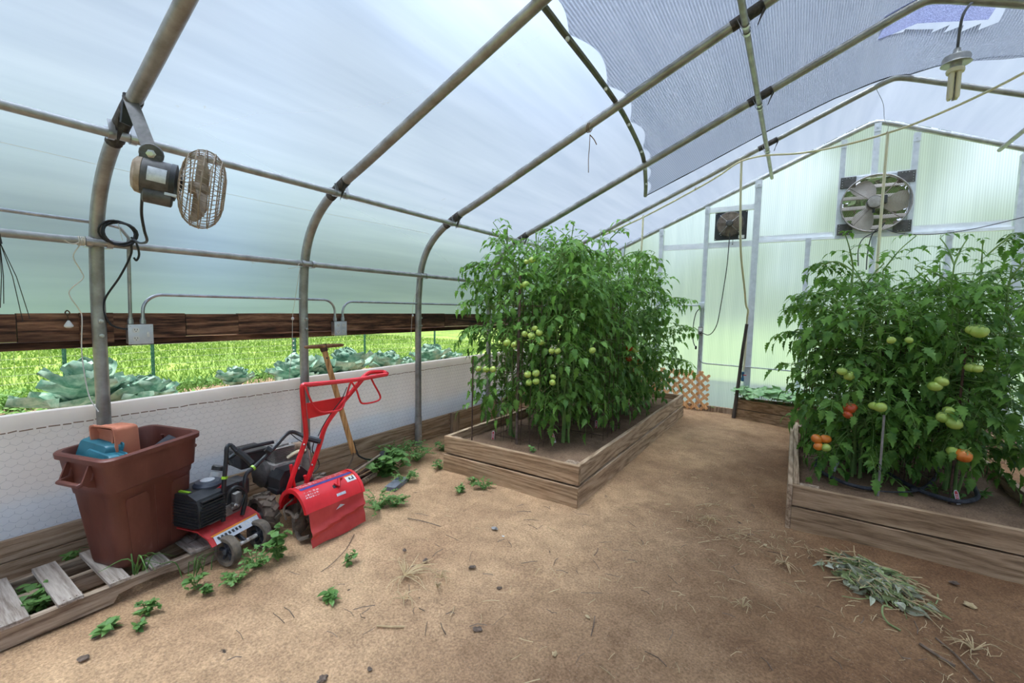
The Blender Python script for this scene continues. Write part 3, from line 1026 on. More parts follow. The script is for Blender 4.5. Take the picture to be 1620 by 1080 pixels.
# ridge cloth behind camera kept simple
# ================================================================ outside: trees, fence, cabbages
def tree(x, y, h, r, lab, seed, low=.15):
    q = random.Random(seed)
    t = T('tree', lab, 'tree', (x, y, GZ), group='trees beyond the greenhouse')
    tips = []
    mb = MB()
    mb.tube([(0, 0, -.1), (.1, .05, h * .3), (0, .1, h * .6), (.1, 0, h * .85)], [r * .09, r * .07, r * .045, r * .02], 7)
    for k in range(9):
        a = q.uniform(0, 2 * PI); z = h * q.uniform(.25, .7)
        mb.tube([(0.05, .05, z), (math.cos(a) * r * .35, math.sin(a) * r * .35, z + h * .08), (math.cos(a) * r * .7, math.sin(a) * r * .7, z + h * .14)], [r * .035, r * .022, r * .008], 5)
    O('trunk', mb, M_bark, t)
    mb = MB()
    N = 2200 if x < -15 else 1300
    blobs = [(Vector((q.uniform(-1, 1) * r * .6, q.uniform(-1, 1) * r * .6, h * q.uniform(low + .12, .9))), r * q.uniform(.35, .6)) for _ in range(16)]
    if h < 9: blobs += [(Vector((q.uniform(-1, 1) * r * 1.3, q.uniform(-.5, .5) * r, h * q.uniform(.05, .3))), r * q.uniform(.4, .6)) for _ in range(9)]
    for _ in range(N):
        c, br = q.choice(blobs)
        d = Vector((q.gauss(0, 1), q.gauss(0, 1), q.gauss(0, 1))).normalized() * br * q.uniform(.7, 1)
        p = c + d
        if p.z < h * .08: continue
        n_ = (d.normalized() + Vector((q.gauss(0, .5), q.gauss(0, .5), q.gauss(0, .5)))).normalized()
        a = n_.orthogonal().normalized(); b_ = n_.cross(a)
        s_ = r * q.uniform(.09, .17)
        mb.add([p - a * s_, p - b_ * s_ * .6, p + a * s_, p + b_ * s_ * .6], [(0, 1, 2, 3)])
    O('foliage', mb, M_tree, t, smooth=False)
    return t
TR = [(-17, -3.5, 11, 4.6), (-18, 5.5, 12.5, 4.8), (-17.5, 14.5, 12, 4.8), (-19, 24, 12, 5), (-21, 34, 11, 5), (-13, 42, 6.5, 4), (-5, 44, 6, 4), (2.5, 43, 7, 4), (10, 42, 7, 4), (18, 41, 7, 4.5), (27, 38, 8, 5), (2.4, 24, 9.5, 2.2)]
TL = ['far leftmost of the trees behind the lawn', 'tall tree behind the left lawn level with the bin', 'tree behind the left lawn level with the tillers', 'tree behind the left lawn past the cabbages',
      'tree behind the left far corner', 'tree beyond the gable, leftmost', 'low tree beyond the gable above the lattice', 'tree seen through the left half of the large fan', 'tree beyond the gable right of the large fan', 'tree beyond the gable behind the right tomatoes', 'tree beyond the gable, rightmost', 'nearer tree showing between the louvre slats of the large fan']
for k, (a, b) in enumerate(zip(TR, TL)):
    tree(*a, b, 100 + k)

# T posts and wire
posts = [(-7.45, 1.5, 'green metal fence post outside, left of the first pipe'), (-7.4, 2.36, 'green metal fence post outside, between first pipe and outlet box'),
         (-5.05, 3.0, 'green metal stake outside among the cabbages beside the second pipe'), (-7.2, 5.75, 'green metal fence post outside above the middle cabbages'), (-6.9, 7.45, 'green metal post outside behind the last cabbage')]
for x, y, lab in posts:
    t = T('fence_post', lab, 'fence post', (x, y, GZ), rz=.3, group='green metal posts outside')
    mb = MB()
    h = .93 if x < -5.5 else .72
    mb.prism([(-.022, 0), (.022, 0), (.022, .005), (.004, .005), (.004, .032), (-.004, .032), (-.004, .005), (-.022, .005)], -.1, h, 'z')
    O('post', mb, M_post, t, smooth=False)
    mb = MB()
    for k in range(int(h / .055)):
        mb.box(-.006, .006, -.007, .001, .04 + k * .055, .055 + k * .055)
    for p in pieces(mb)[:14]:
        O('stud', p, M_white if x > -5.5 else M_post, t, smooth=False)
mb = MB()
seg = [(-7.45, -1.5), (-7.45, 1.5), (-7.4, 2.36), (-7.2, 5.75), (-6.9, 7.45), (-6.6, 9)]
zz = [.12 + .095 * k for k in range(8)]
for a, b in zip(seg, seg[1:]):
    for z in zz:
        mb.tube([(a[0], a[1], GZ + z), ((a[0] + b[0]) / 2, (a[1] + b[1]) / 2, GZ + z - .02), (b[0], b[1], GZ + z)], .0016, 3, caps=False)
    n_ = int(abs(b[1] - a[1]) / .1)
    for k in range(n_):
        f = k / n_
        x = a[0] + (b[0] - a[0]) * f; y = a[1] + (b[1] - a[1]) * f
        mb.tube([(x, y, GZ + .10), (x, y, GZ + .785)], .0014, 3, caps=False)
tag(O('wire_fence', mb, M_galvd, None, False), 'thin wire mesh fence strung between the green posts outside', 'fence')

def leaf_sheet(L, W, curl, cup, wav, q, nu=9, nv=6, tip=1.0):
    """a broad leaf from the origin along +y; returns grid verts and faces"""
    vs = []
    for i in range(nu + 1):
        u = i / nu
        wd = W * (math.sin(PI * min(1, u * .93 + .07)) ** .6) * (.55 + .45 * u if u < .7 else 1)
        if u > .97: wd *= .5
        for j in range(nv + 1):
            v = 2 * j / nv - 1
            x = wd * v / 2
            y = L * u
            z = curl * L * (u - .9 * u * u) + cup * abs(v) ** 2 * W * .5 + wav * W * math.sin(u * 11 + v * 5 + q) * abs(v)
            vs.append(Vector((x, y, z)))
    fs = [(i * (nv + 1) + j, i * (nv + 1) + j + 1, (i + 1) * (nv + 1) + j + 1, (i + 1) * (nv + 1) + j) for i in range(nu) for j in range(nv)]
    return vs, fs

def cabbage(x, y, s, lab, seed, upright=.0):
    q = random.Random(seed)
    t = T('cabbage_plant', lab, 'cabbage', (x, y, GZ), rz=q.uniform(0, 6), group='cabbages outside')
    O('stalk', MB().tube([(0, 0, -.05), (0, 0, .22 * s)], [.03 * s, .022 * s], 8), M_stem, t)
    n_ = 30
    hd = MB()
    upright += .45; s *= 1.12
    for k in range(n_):
        f = k / n_
        a = k * 2.399
        el = math.radians(8 + 75 * f ** 1.2 + upright * 20 + q.uniform(-8, 8))
        L = (.42 - .22 * f) * s * q.uniform(.85, 1.15)
        vs, fs = leaf_sheet(L, L * .85, .25, .35 - .1 * f, .05, q.uniform(0, 6))
        M = Matrix.Translation((0, 0, (.05 + .17 * f) * s)) @ Matrix.Rotation(a, 4, 'Z') @ Matrix.Rotation(el, 4, 'X')
        if f < .55:
            m_ = MB(); m_.add(vs, fs, M); O('leaf', m_, M_cab, t)
        else: hd.add(vs, fs, M)
    for k in range(7):
        vs, fs = leaf_sheet(.14 * s, .15 * s, .9, .5, .02, q.uniform(0, 6))
        hd.add(vs, fs, Matrix.Translation((0, 0, .20 * s)) @ Matrix.Rotation(k * 2.4, 4, 'Z') @ Matrix.Rotation(1.2, 4, 'X'))
    O('leaf_heart', hd, M_cab, t)
cabbage(-5.15, 1.18, 1.15, 'large blue-green cabbage outside behind the brown bin', 1)
cabbage(-5.0, 1.55, .8, 'loose cabbage leaves outside right behind the first pipe', 2)
cabbage(-5.75, 2.66, .62, 'small low cabbage outside below the splice in the charred board', 3)
cabbage(-5.0, 3.0, 1.0, 'cabbage outside just left of the second pipe', 4, .3)
cabbage(-5.0, 3.72, 1.05, 'big cabbage outside behind the wooden T-handle', 5, .5)
cabbage(-5.0, 3.35, .8, 'cabbage outside seen between second pipe and T-handle', 6)
cabbage(-5.05, 4.45, .85, 'round cabbage outside left of the third pipe, middle of the row', 7, .6)
cabbage(-5.05, 5.35, .95, 'cabbage outside behind the third pipe', 8, .5)
cabbage(-5.1, 4.9, .6, 'smallest cabbage outside, low leaves beside the round one', 9, 0)
cabbage(-5.1, 5.85, .7, 'last cabbage outside, furthest along the row', 10, .4)

# lawn blades near the fence and rough weedy edge (uncountable)
q = random.Random(5)
mb = MB()
def blade(mb, x, y, z, h, w_, q):
    a = q.uniform(0, 2 * PI); b = q.uniform(0, 2 * PI); d = h * q.uniform(.2, .7)
    dx, dy = math.cos(a) * w_, math.sin(a) * w_
    mb.add([(x - dx, y - dy, z), (x + dx, y + dy, z), (x + dx * .6 + math.cos(b) * d * .4, y + dy * .6 + math.sin(b) * d * .4, z + h * .6), (x + math.cos(b) * d, y + math.sin(b) * d, z + h)], [(0, 1, 2, 3)])
for _ in range(26000):
    x = -6.5 - 7 * q.random() ** 1.6; y = q.uniform(-.5, 11)
    blade(mb, x, y, GZ, q.uniform(.03, .08), .006 + .002 * (-x - 6), q)
tag(O('lawn_grass', mb, M_grass, None, False), 'short lawn grass blades outside beyond the garden strip', 'grass', kind='stuff')
mb = MB()
def weed_patch(mb, x, y, z, r, n_, q, s_=.03, h=.12):
    for _ in range(n_):
        a = q.uniform(0, 2 * PI); d = r * math.sqrt(q.random())
        p = Vector((x + math.cos(a) * d, y + math.sin(a) * d, z + h * q.random() ** .7 * (1.2 - d / r)))
        n__ = Vector((q.gauss(0, .5), q.gauss(0, .5), 1)).normalized()
        u = n__.orthogonal().normalized(); v = n__.cross(u)
        th = q.uniform(0, 6.3); u, v = u * math.cos(th) + v * math.sin(th), v * math.cos(th) - u * math.sin(th)
        k = s_ * q.uniform(.5, 1.2)
        mb.add([p, p + u * k * .6 + v * k * .35, p + u * k * 1.3, p + u * k * .6 - v * k * .35], [(0, 1, 2, 3)])
for k in range(46):
    y = -.6 + k * .16
    wd = .35 if y < 1.2 else .16
    if 1.9 < y < 2.35: wd = .4
    weed_patch(mb, -6.25 + q.uniform(-.3, .1), y, GZ, wd + q.random() * .1, 170, q, .055, .20 if y < 1.4 else .12)
for _ in range(2600):
    x = q.uniform(-6.7, -6.0); y = q.uniform(-.6, 8)
    blade(mb, x, y, GZ, q.uniform(.06, .18), .007, q)
tag(O('weedy_edge', mb, M_weed, None, False), 'rank weeds and grass along the edge of the garden soil outside', 'weeds', kind='stuff')

# ================================================================ electrics on the hip board
def outlet_box(y0, y1, z0, z1, lab, faces, switch=None):
    x = -3.278
    t = T('outlet_box', lab, 'outlet box', (x, (y0 + y1) / 2, (z0 + z1) / 2), group='steel outlet boxes')
    O('box', MB().box(x, x + .05, y0, y1, z0, z1, bev=.006), M_conduit, t, world=True)
    O('cover_plate', MB().box(x + .05, x + .054, y0 - .003, y1 + .003, z0 - .003, z1 + .003, bev=.0015), M_alu, t, world=True)
    for (yc, zc) in faces:
        mb = MB()
        mb.add([(x + .0545 + dx, yc + .0165 * math.cos(a) , zc + max(-.014, min(.014, .0175 * math.sin(a)))) for dx in (0, .003) for a in [2 * PI * k / 16 for k in range(16)]],
               [tuple(range(16, 32)), tuple(range(15, -1, -1))] + [(k, (k + 1) % 16, 16 + (k + 1) % 16, 16 + k) for k in range(16)])
        r_ = O('receptacle', mb, M_white, t, smooth=False, world=True)
        for (dy, w_) in ((-.006, .0012), (.006, .0012)):
            O('slot', MB().box(x + .057, x + .0582, yc + dy - w_, yc + dy + w_, zc - .001, zc + .008), M_black, r_, world=True, smooth=False)
        O('ground_hole', MB().lathe([(.0025, 0), (.0025, .001)], 8, Matrix.Translation((x + .057, yc, zc - .007)) @ Matrix.Rotation(PI / 2, 4, 'Y')), M_black, r_, world=True)
    if switch:
        s_ = O('switch', MB().box(x + .054, x + .057, switch[0] - .006, switch[0] + .006, switch[1] - .016, switch[1] + .016), M_white, t, world=True, smooth=False)
        O('toggle', MB().box(x + .057, x + .068, switch[0] - .003, switch[0] + .003, switch[1] - .001, switch[1] + .008), M_white, s_, world=True, smooth=False)
    for (yy, zz_) in ((y0 + .008, z0 + .008), (y1 - .008, z1 - .008), (y0 + .008, z1 - .008), (y1 - .008, z0 + .008)):
        O('screw', MB().sph((x + .055, yy, zz_), .0035, 6, 4), M_steelb, t, world=True)
outlet_box(.925, 1.037, 1.196, 1.306, 'steel outlet box with two round sockets and a switch, under the coiled cable', [(.957, 1.276), (.957, 1.226)], (1.015, 1.25))
outlet_box(2.275, 2.387, 1.192, 1.304, 'steel outlet box with four sockets, right of the second pipe', [(2.306, 1.275), (2.306, 1.222), (2.358, 1.275), (2.358, 1.222)])
def conduit(pts, r, lab, m=M_conduit, conn=()):
    t = T('conduit', lab, 'conduit', pts[0], group='steel conduits')
    O('tube', MB().tube(pts, r, 8), m, t, world=True)
    for c in conn:
        O('connector', MB().lathe([(r * 1.1, -.02), (r * 1.6, -.018), (r * 1.6, .006), (r * 1.25, .008), (r * 1.25, .02)], 8, Matrix.Translation(c)), M_conduit, t, world=True)
X = -3.245
def arc(c, r, a0, a1, n=8):
    return [(X, c[0] + r * math.cos(a0 + (a1 - a0) * k / n), c[1] + r * math.sin(a0 + (a1 - a0) * k / n)) for k in range(n + 1)]
conduit([(X, .998, 1.31)] + arc((1.10, 1.385), .10, PI, PI / 2) + arc((2.19, 1.385), .10, PI / 2, 0) + [(X, 2.29, 1.31)], .0095, 'thin steel conduit bent down at both ends between the two outlet boxes', conn=[(X, .998, 1.33), (X, 2.29, 1.33)])
conduit([(X, 2.365, 1.31)] + arc((2.46, 1.38), .095, PI, PI / 2) + [(X, 6.6, 1.472)], .0095, 'steel conduit running right from the four-socket box behind the tomatoes', conn=[(X, 2.365, 1.33)])
conduit([(X + .03, YB, 1.905), (X + .03, .4, 1.868), (X + .04, .84, 1.862), (X + .05, .90, 1.85), (X + .05, .935, 1.80), (X + .02, .94, 1.70), (X, .94, 1.31)], .0095, 'steel conduit coming along the wall and down into the two-socket box', conn=[(X, .94, 1.33)])

# cable coil over the lower pipe and its drop
t = T('cable_coil', 'coil of black cable hung over the pipe beside the first post', 'cable', (-3.13, .87, 1.80))
mb = MB()
pts = []
q = random.Random(9)
N_ = 90
for k in range(N_):
    a = 2 * PI * k / 22 + 1.2
    rr_ = 1 + .10 * math.sin(k * .35)
    pts.append((-3.135 + .012 * math.sin(k * .5), .868 + .072 * rr_ * math.cos(a) + .0002 * k, 1.812 + .062 * rr_ * math.sin(a)))
O('coil', mb.tube(pts, .0052, 6), M_cord, t, world=True)
O('loop', MB().tube(bez([(-3.14, .93, 1.80), (-3.14, .952, 1.77), (-3.15, .965, 1.71), (-3.16, .955, 1.675), (-3.165, .945, 1.69)]), .0055, 6), M_cord, t, world=True)
O('drop', MB().tube(bez([(-3.14, .93, 1.76), (-3.16, .93, 1.70), (-3.20, .89, 1.58), (-3.22, .83, 1.46), (-3.225, .82, 1.38), (-3.228, .85, 1.31), (-3.23, .90, 1.285), (-3.23, .93, 1.283)]), .0055, 6), M_cord, t, world=True)
O('cable_tie', MB().tube([(-3.125, .872, 1.865), (-3.125, .888, 1.775)], .002, 4), M_white, t, world=True)

# ================================================================ hanging strings
def string(name, pts, r, m, lab, parts=()):
    t = T(name, lab, 'string', pts[0], group='strings tied to the pipes')
    O('cord', MB().tube(bez(pts, 6), r, 5), m, t, world=True)
    return t
t = string('string', [(-3.18, .728, 1.735), (-3.18, .70, 1.67), (-3.19, .728, 1.60), (-3.19, .735, 1.56), (-3.19, .685, 1.50), (-3.19, .682, 1.46), (-3.19, .715, 1.39), (-3.18, .72, 1.34), (-3.17, .71, 1.16), (-3.12, .716, .95), (-3.05, .735, .86)], .0028, M_string, 'pale wavy string tied to the lower pipe, falling into the brown bin')
mb = MB()
for k in range(4): mb.tube([(-3.182 + .0225 * math.cos(a), .722 + .007 * k, 1.755 + .0225 * math.sin(a)) for a in [2 * PI * j / 10 for j in range(10)]], .0035, 5, closed=True)
for p in pieces(mb): O('wrap', p, M_string, t, world=True)
O('loose_end', MB().tube(bez([(-3.158, .72, 1.745), (-3.155, .70, 1.733), (-3.155, .68, 1.737), (-3.155, .665, 1.75)]), .0025, 5), M_string, t, world=True)
t = string('string', [(-3.17, 1.945, 1.735), (-3.18, 1.925, 1.6), (-3.19, 1.905, 1.45), (-3.20, 1.895, 1.36), (-3.21, 1.89, 1.1), (-3.25, 1.885, .86)], .0018, M_string, 'thin white string hanging just left of the second pipe')
O('hook_weight', MB().sph((-3.20, 1.895, 1.335), .011, 8, 6, (1, 1, 1.2)), M_white, t, world=True)
O('loose_end', MB().tube(bez([(-3.158, 1.93, 1.75), (-3.155, 1.90, 1.72), (-3.155, 1.84, 1.705)]), .0018, 5), M_string, t, world=True)
t = string('string', [(-3.17, 3.21, 1.735), (-3.19, 3.19, 1.62), (-3.2, 3.15, 1.5), (-3.21, 3.14, 1.36), (-3.22, 3.135, 1.15), (-3.24, 3.15, .98)], .0018, M_string, 'thin white string hanging just left of the third pipe')
O('hook_weight', MB().sph((-3.2, 3.14, 1.355), .010, 8, 6, (1, 1, 1.2)), M_white, t, world=True)
t = string('twine', [(-1.42, 3.264, 2.80), (-1.42, 3.26, 2.70), (-1.425, 3.262, 2.62), (-1.42, 3.26, 2.515)], .003, M_twine, 'short brown twine tied around the third roof pipe')
O('tail', MB().tube(bez([(-1.42, 3.262, 2.80), (-1.385, 3.26, 2.76), (-1.36, 3.26, 2.715)]), .004, 5), M_twine, t, world=True)
mb = MB()
for k in range(2): mb.tube([(-1.432 + .014 * k + .012 * math.sin(a), 3.264 + .036 * math.cos(a), 2.872 - .06 * .2 + .036 * math.sin(a)) for a in [2 * PI * j / 12 for j in range(12)]], .0035, 5, closed=True)
for p in pieces(mb): O('wrap', p, M_twine, t, world=True)
# black wires at the left edge
t = T('wire_hanger', 'fan of thin black wires hanging at the far left edge', 'wire', (-3.15, .44, 1.7))
mb = MB()
mb.tube([(-3.15, .44, 1.77), (-3.15, .445, 1.70)], [.006, .009], 6)
O('grip', mb, M_cord, t, world=True)
for a, b in ((.452, 1.42), (.510, 1.335), (.535, 1.345), (.44, 1.40)):
    O('wire', MB().tube([(-3.15, .445, 1.71), (-3.17, (.445 + b * 0 + a) / 2 + .004, 1.55), (-3.2, a, b)], .0016, 4), M_cord, t, world=True)
# white knob on a hook screwed into the board
t = T('pull_knob', 'small white knob hanging from a rusty hook on the charred board', 'knob', (-3.26, .68, 1.33))
O('hook', MB().tube(bez([(-3.275, .68, 1.36), (-3.25, .68, 1.362), (-3.245, .688, 1.375), (-3.25, .68, 1.388), (-3.25, .672, 1.375), (-3.247, .68, 1.355), (-3.247, .682, 1.325)]), .003, 5), M_rust, t, world=True)
O('knob', MB().lathe([(.004, .03), (.010, .02), (.019, .003), (.019, -.003), (.010, -.010)], 12, Matrix.Translation((-3.247, .682, 1.305))), M_white, t, world=True)

# ================================================================ ivory tubing
t = T('misting_tube', 'ivory tube slung below the roof from the left slope across the fan', 'tube', (-.37, 5.78, 3.2))
pts = [(-2.25, 5.74, 2.46), (-1.7, 5.74, 2.66), (-1.11, 5.74, 2.92), (-.85, 5.74, 3.05), (-.66, 5.74, 3.165), (-.50, 5.74, 3.20), (-.33, 5.74, 3.20), (-.1, 5.74, 3.175), (.12, 5.74, 3.175), (.40, 5.74, 3.20), (.655, 5.74, 3.245), (.9, 5.60, 3.27), (1.25, 5.3, 3.33), (1.6, 4.9, 3.42), (1.9, 4.5, 3.5)]
O('hose', MB().tube(bez(pts, 5), .011, 8), M_pex, t, world=True)
for (x, z) in ((-1.72, 2.66), (-1.1, 2.93), (-.62, 3.18), (.655, 3.245)):
    O('tie', MB().tube([(x + .016 * math.cos(a) * .3, 5.74 + .016 * math.cos(a), z + .016 * math.sin(a)) for a in [PI * k / 5 for k in range(10)]], .003, 4, closed=True), M_twine, t, world=True)
O('hanger_wire', MB().tube(bez([(.655, 5.74, 3.25), (.66, 5.76, 3.32), (.63, 5.78, 3.40), (.61, 5.78, 3.55), (.55, 5.78, 3.70)]), .0025, 4), M_galvd, t, world=True)
for nm, pts, lab in (('drop_tube', [(.66, 5.73, 3.235), (.66, 5.73, 2.8), (.66, 5.72, 2.2), (.66, 5.7, 1.7)], 'ivory tube hanging down in front of the large fan'),
                     ('drop_tube', [(-1.72, 5.73, 2.655), (-1.72, 5.73, 2.4), (-1.73, 5.72, 2.1), (-1.77, 5.70, 1.6)], 'ivory tube dropping into the left tomatoes'),
                     ('drop_tube', [(-.62, 5.73, 3.17), (-.615, 5.8, 2.8), (-.60, 6.0, 2.2), (-.56, 6.3, 1.75), (-.55, 6.5, 1.55), (-.53, 6.6, 1.48), (-.545, 6.7, 1.36), (-.55, 6.80, 1.0), (-.555, 6.82, .75), (-.565, 6.82, .62)], 'ivory tube dropping past the small fan to the far planter')):
    t = T(nm, lab, 'tube', pts[0], group='ivory drop tubes')
    O('hose', MB().tube(bez(pts, 5), .0125, 8), M_pex, t, world=True)
    if lab.endswith('planter'):
        O('valve', MB().lathe([(.014, 0), (.020, .01), (.020, .05), (.014, .06), (.014, .09), (.019, .10), (.019, .13), (.012, .135)], 10, Matrix.Translation((-.565, 6.82, .50))), mat('blue_valve', (.03, .13, .25), None, rough=.4), t, world=True)
        O('lever', MB().box(-.56, -.52, 6.80, 6.815, .585, .595), M_red, t, world=True, smooth=False)
t = T('support_pole', 'dark leaning wooden pole beside the ivory drop tube at the far planter', 'pole', (-.66, 6.60, 0))
O('pole', MB().tube([(-.635, 6.68, .0), (-.60, 6.70, .5), (-.57, 6.66, .95), (-.54, 6.66, 1.30)], [.024, .023, .021, .02], 8), mat('dark_pole', (.035, .025, .02), (.10, .075, .055), 9, .9, 0, .5, stretch=(1, 1, .2)), t, world=True)

# ================================================================ gable electrics
def gable_conduit(pts, r, lab):
    t = T('conduit', lab, 'conduit', pts[0], group='steel conduits')
    O('tube', MB().tube(bez(pts, 5), r, 8), M_conduit, t, world=True)
ygl = YS - .065
gable_conduit([(-1.157, ygl, 1.12), (-1.16, ygl, .88), (-1.158, ygl, .80), (-1.13, ygl, .725), (-1.06, ygl, .70), (-.9, ygl, .698), (0, ygl, .69), (.34, ygl, .688), (1.8, ygl, .68)], .0095, 'steel conduit down the gable stud then right above the planter')
gable_conduit([(-1.19, ygl, 1.54), (-1.5, ygl, 1.542), (-2.6, ygl, 1.545)], .0095, 'steel conduit running left from the upper gable box')
t = T('switch_box', 'upper round-cornered grey box on the gable stud', 'electrical box', (-1.15, ygl, 1.54))
O('box', MB().box(-1.195, -1.115, ygl - .03, YS - .05, 1.495, 1.59, bev=.012), M_alu, t, world=True)
O('cover', MB().box(-1.185, -1.125, ygl - .036, ygl - .03, 1.505, 1.58, bev=.002), M_alu, t, world=True)
t = T('speed_control', 'lower grey box with a white dial plate on the gable stud', 'electrical box', (-1.15, ygl, 1.19))
O('box', MB().box(-1.185, -1.12, ygl - .03, YS - .05, 1.10, 1.235, bev=.008), M_engine, t, world=True)
O('dial_plate', MB().box(-1.175, -1.13, ygl - .035, ygl - .03, 1.165, 1.215), M_white, t, world=True, smooth=False)
O('knob', MB().lathe([(.012, 0), (.010, .016)], 10, Matrix.Translation((-1.152, ygl - .030, 1.135)) @ Matrix.Rotation(PI / 2, 4, 'X')), M_black, t, world=True)
O('riser', MB().tube([(-1.15, ygl, 1.235), (-1.15, ygl, 1.495)], .0095, 8), M_conduit, t, world=True)
t = T('fan_cord', 'black cord looping from the small black fan to the gable boxes', 'cord', (-.85, ygl, 2.45))
O('cord', MB().tube(bez([(-.835, 6.86, 2.55), (-.84, 6.87, 2.40), (-.85, 6.88, 2.1), (-.88, 6.88, 1.75), (-.90, 6.88, 1.55), (-.93, 6.87, 1.30), (-.98, 6.86, 1.17), (-1.04, 6.86, 1.12), (-1.10, 6.86, 1.135), (-1.135, 6.87, 1.15)]), .0065, 6), M_cord, t, world=True)
t = T('plug_cord', 'short black cord hanging left of the lower gable box', 'cord', (-1.2, ygl, 1.45))
O('cord', MB().tube(bez([(-1.185, 6.86, 1.49), (-1.225, 6.86, 1.42), (-1.25, 6.86, 1.25), (-1.245, 6.86, 1.05), (-1.22, 6.86, .96), (-1.19, 6.86, .935)]), .0065, 6), M_cord, t, world=True)
O('plug', MB().lathe([(.008, 0), (.014, .01), (.014, .045), (.009, .05)], 8, Matrix.Translation((-1.20, 6.86, .90))), M_cord, t, world=True)

# ---------------------------------------------------------------- small black fan on its panel
t = T('wall_fan', 'small round fan on a square black panel under the gable slope', 'fan', (-.85, 6.90, 2.45))
O('panel', MB().box(-1.045, -.635, YS - .02, YS + .0, 2.475, 2.865, bev=.004), M_black, t, world=True)
cx, cz_ = -.848, 2.69
Mx = Matrix.Translation((cx, YS - .02, cz_)) @ Matrix.Rotation(PI / 2, 4, 'X')
O('rim', MB().tube([Mx @ Vector((.168 * math.cos(a), .168 * math.sin(a), .01)) for a in [2 * PI * k / 28 for k in range(28)]], .012, 6, closed=True), M_fangrey, t, world=True)
gd = MB()
for k in range(1, 15):
    rr_ = .035 + .009 * k
    gd.tube([Mx @ Vector((rr_ * math.cos(a), rr_ * math.sin(a), .07 - .045 * (rr_ / .17) ** 2)) for a in [2 * PI * j / 24 for j in range(24)]], .0022, 4, closed=True)
for g_ in pieces(gd): O('guard_ring', g_, M_dusty, t, world=True)
for k in range(4):
    a = PI / 4 + k * PI / 2
    O('strut', MB().tube([Mx @ Vector((.03 * math.cos(a), .03 * math.sin(a), .075)), Mx @ Vector((.185 * math.cos(a), .185 * math.sin(a), .012))], .0045, 5), M_alu, t, world=True)
for k in range(5):
    a = 2 * PI * k / 5
    bl = MB()
    vs = []
    for i in range(5):
        for j in range(4):
            r_ = .04 + .115 * i / 4; th = a + (.6 + .5 * i / 4) * (j / 3 - .5)
            vs.append(Mx @ Vector((r_ * math.cos(th), r_ * math.sin(th), .012 + .03 * j / 3)))
    O('blade', bl.add(vs, [(i * 4 + j, i * 4 + j + 1, (i + 1) * 4 + j + 1, (i + 1) * 4 + j) for i in range(4) for j in range(3)]), M_fangrey, t, world=True)
O('hub', MB().lathe([(.045, .05), (.045, .095), (.036, .115), (.012, .12)], 16, Mx), M_fangrey, t, world=True)
O('label_plate', MB().box(-.735, -.66, YS - .024, YS - .02, 2.487, 2.53), M_white, t, world=True, smooth=False)
O('pull_chain', MB().tube([(-.80, YS - .05, 2.64), (-.80, YS - .05, 2.42), (-.80, YS - .05, 2.40)], [.003, .003, .009], 6), M_cord, t, world=True)
for (x, z) in ((-1.03, 2.49), (-1.03, 2.85), (-.65, 2.85), (-.96, 2.545), (-.74, 2.56), (-.725, 2.835), (-.955, 2.83)):
    O('screw', MB().sph((x, YS - .021, z), .008, 6, 4), M_steelb, t, world=True)

# ---------------------------------------------------------------- large exhaust fan
t = T('exhaust_fan', 'large round exhaust fan with wire guard set in the gable', 'fan', (.73, 6.9, 2.40))
fx, fz, R_ = .728, 2.795, .335
Mx = Matrix.Translation((fx, YS - .045, fz)) @ Matrix.Rotation(PI / 2, 4, 'X')
# square frame with round opening
mb = MB()
K = 48
o_, i_ = [], []
for k in range(K):
    a = 2 * PI * k / K
    c_, s_ = math.cos(a), math.sin(a)
    m_ = .345 / max(abs(c_), abs(s_))
    o_.append((fx + c_ * m_, fz + s_ * m_)); i_.append((fx + c_ * R_, fz + s_ * R_))
vs = [(x, YS - .03, z) for x, z in o_] + [(x, YS - .03, z) for x, z in i_] + [(x, YS - .10, z) for x, z in [(fx + (a[0] - fx) * 1.0, fz + (a[1] - fz) * 1.0) for a in i_]] + [(x, YS + .03, z) for x, z in o_]
fs = []
for k in range(K):
    l = (k + 1) % K
    fs += [(k, l, K + l, K + k), (K + k, K + l, 2 * K + l, 2 * K + k), (3 * K + k, 3 * K + l, l, k)]
O('shroud', mb.add(vs, fs), M_alu, t, world=True)
O('rim_ring', MB().tube([(fx + R_ * math.cos(2 * PI * k / 40), YS - .105, fz + R_ * math.sin(2 * PI * k / 40)) for k in range(40)], .009, 6, closed=True), M_engine, t, world=True)
for sx in (-1, 1):
    for sz in (-1, 1):
        c0 = (fx + sx * .352, fz + sz * .352)
        w_ = .155 if sx < 0 else .165
        pl = O('corner_plate', MB().box(min(c0[0], c0[0] - sx * w_), max(c0[0], c0[0] - sx * w_), YS - .058, YS - .047, min(c0[1], c0[1] - sz * .135), max(c0[1], c0[1] - sz * .135), bev=.004), M_fangrey, t, world=True)
        for (dx, dz) in ((.02, .03), (.02, .06), (.02, .09), (.02, .12), (.06, .015), (.09, .015), (.12, .015)):
            O('bolt', MB().sph((c0[0] - sx * dx, YS - .059, c0[1] - sz * dz), .0055, 6, 4), M_steelb, pl, world=True)
gd = MB()
for k in range(1, 22):
    rr_ = .045 + .0138 * (k - 1)
    gd.tube([Mx @ Vector((rr_ * math.cos(a), rr_ * math.sin(a), .075 - .02 * (rr_ / .34) ** 2)) for a in [2 * PI * j / 32 for j in range(32)]], .0018, 4, closed=True)
for g_ in pieces(gd): O('guard_ring', g_, M_dusty, t, world=True)
for k in range(4):
    a = PI / 4 + k * PI / 2 + .12
    O('strut', MB().tube([Mx @ Vector((.07 * math.cos(a), .07 * math.sin(a), .055)), Mx @ Vector((.33 * math.cos(a), .33 * math.sin(a), .05))], .006, 5), M_engine, t, world=True)
M_blade = mat('fan_blade', (.50, .45, .40), (.66, .62, .57), 6, .45, .3)
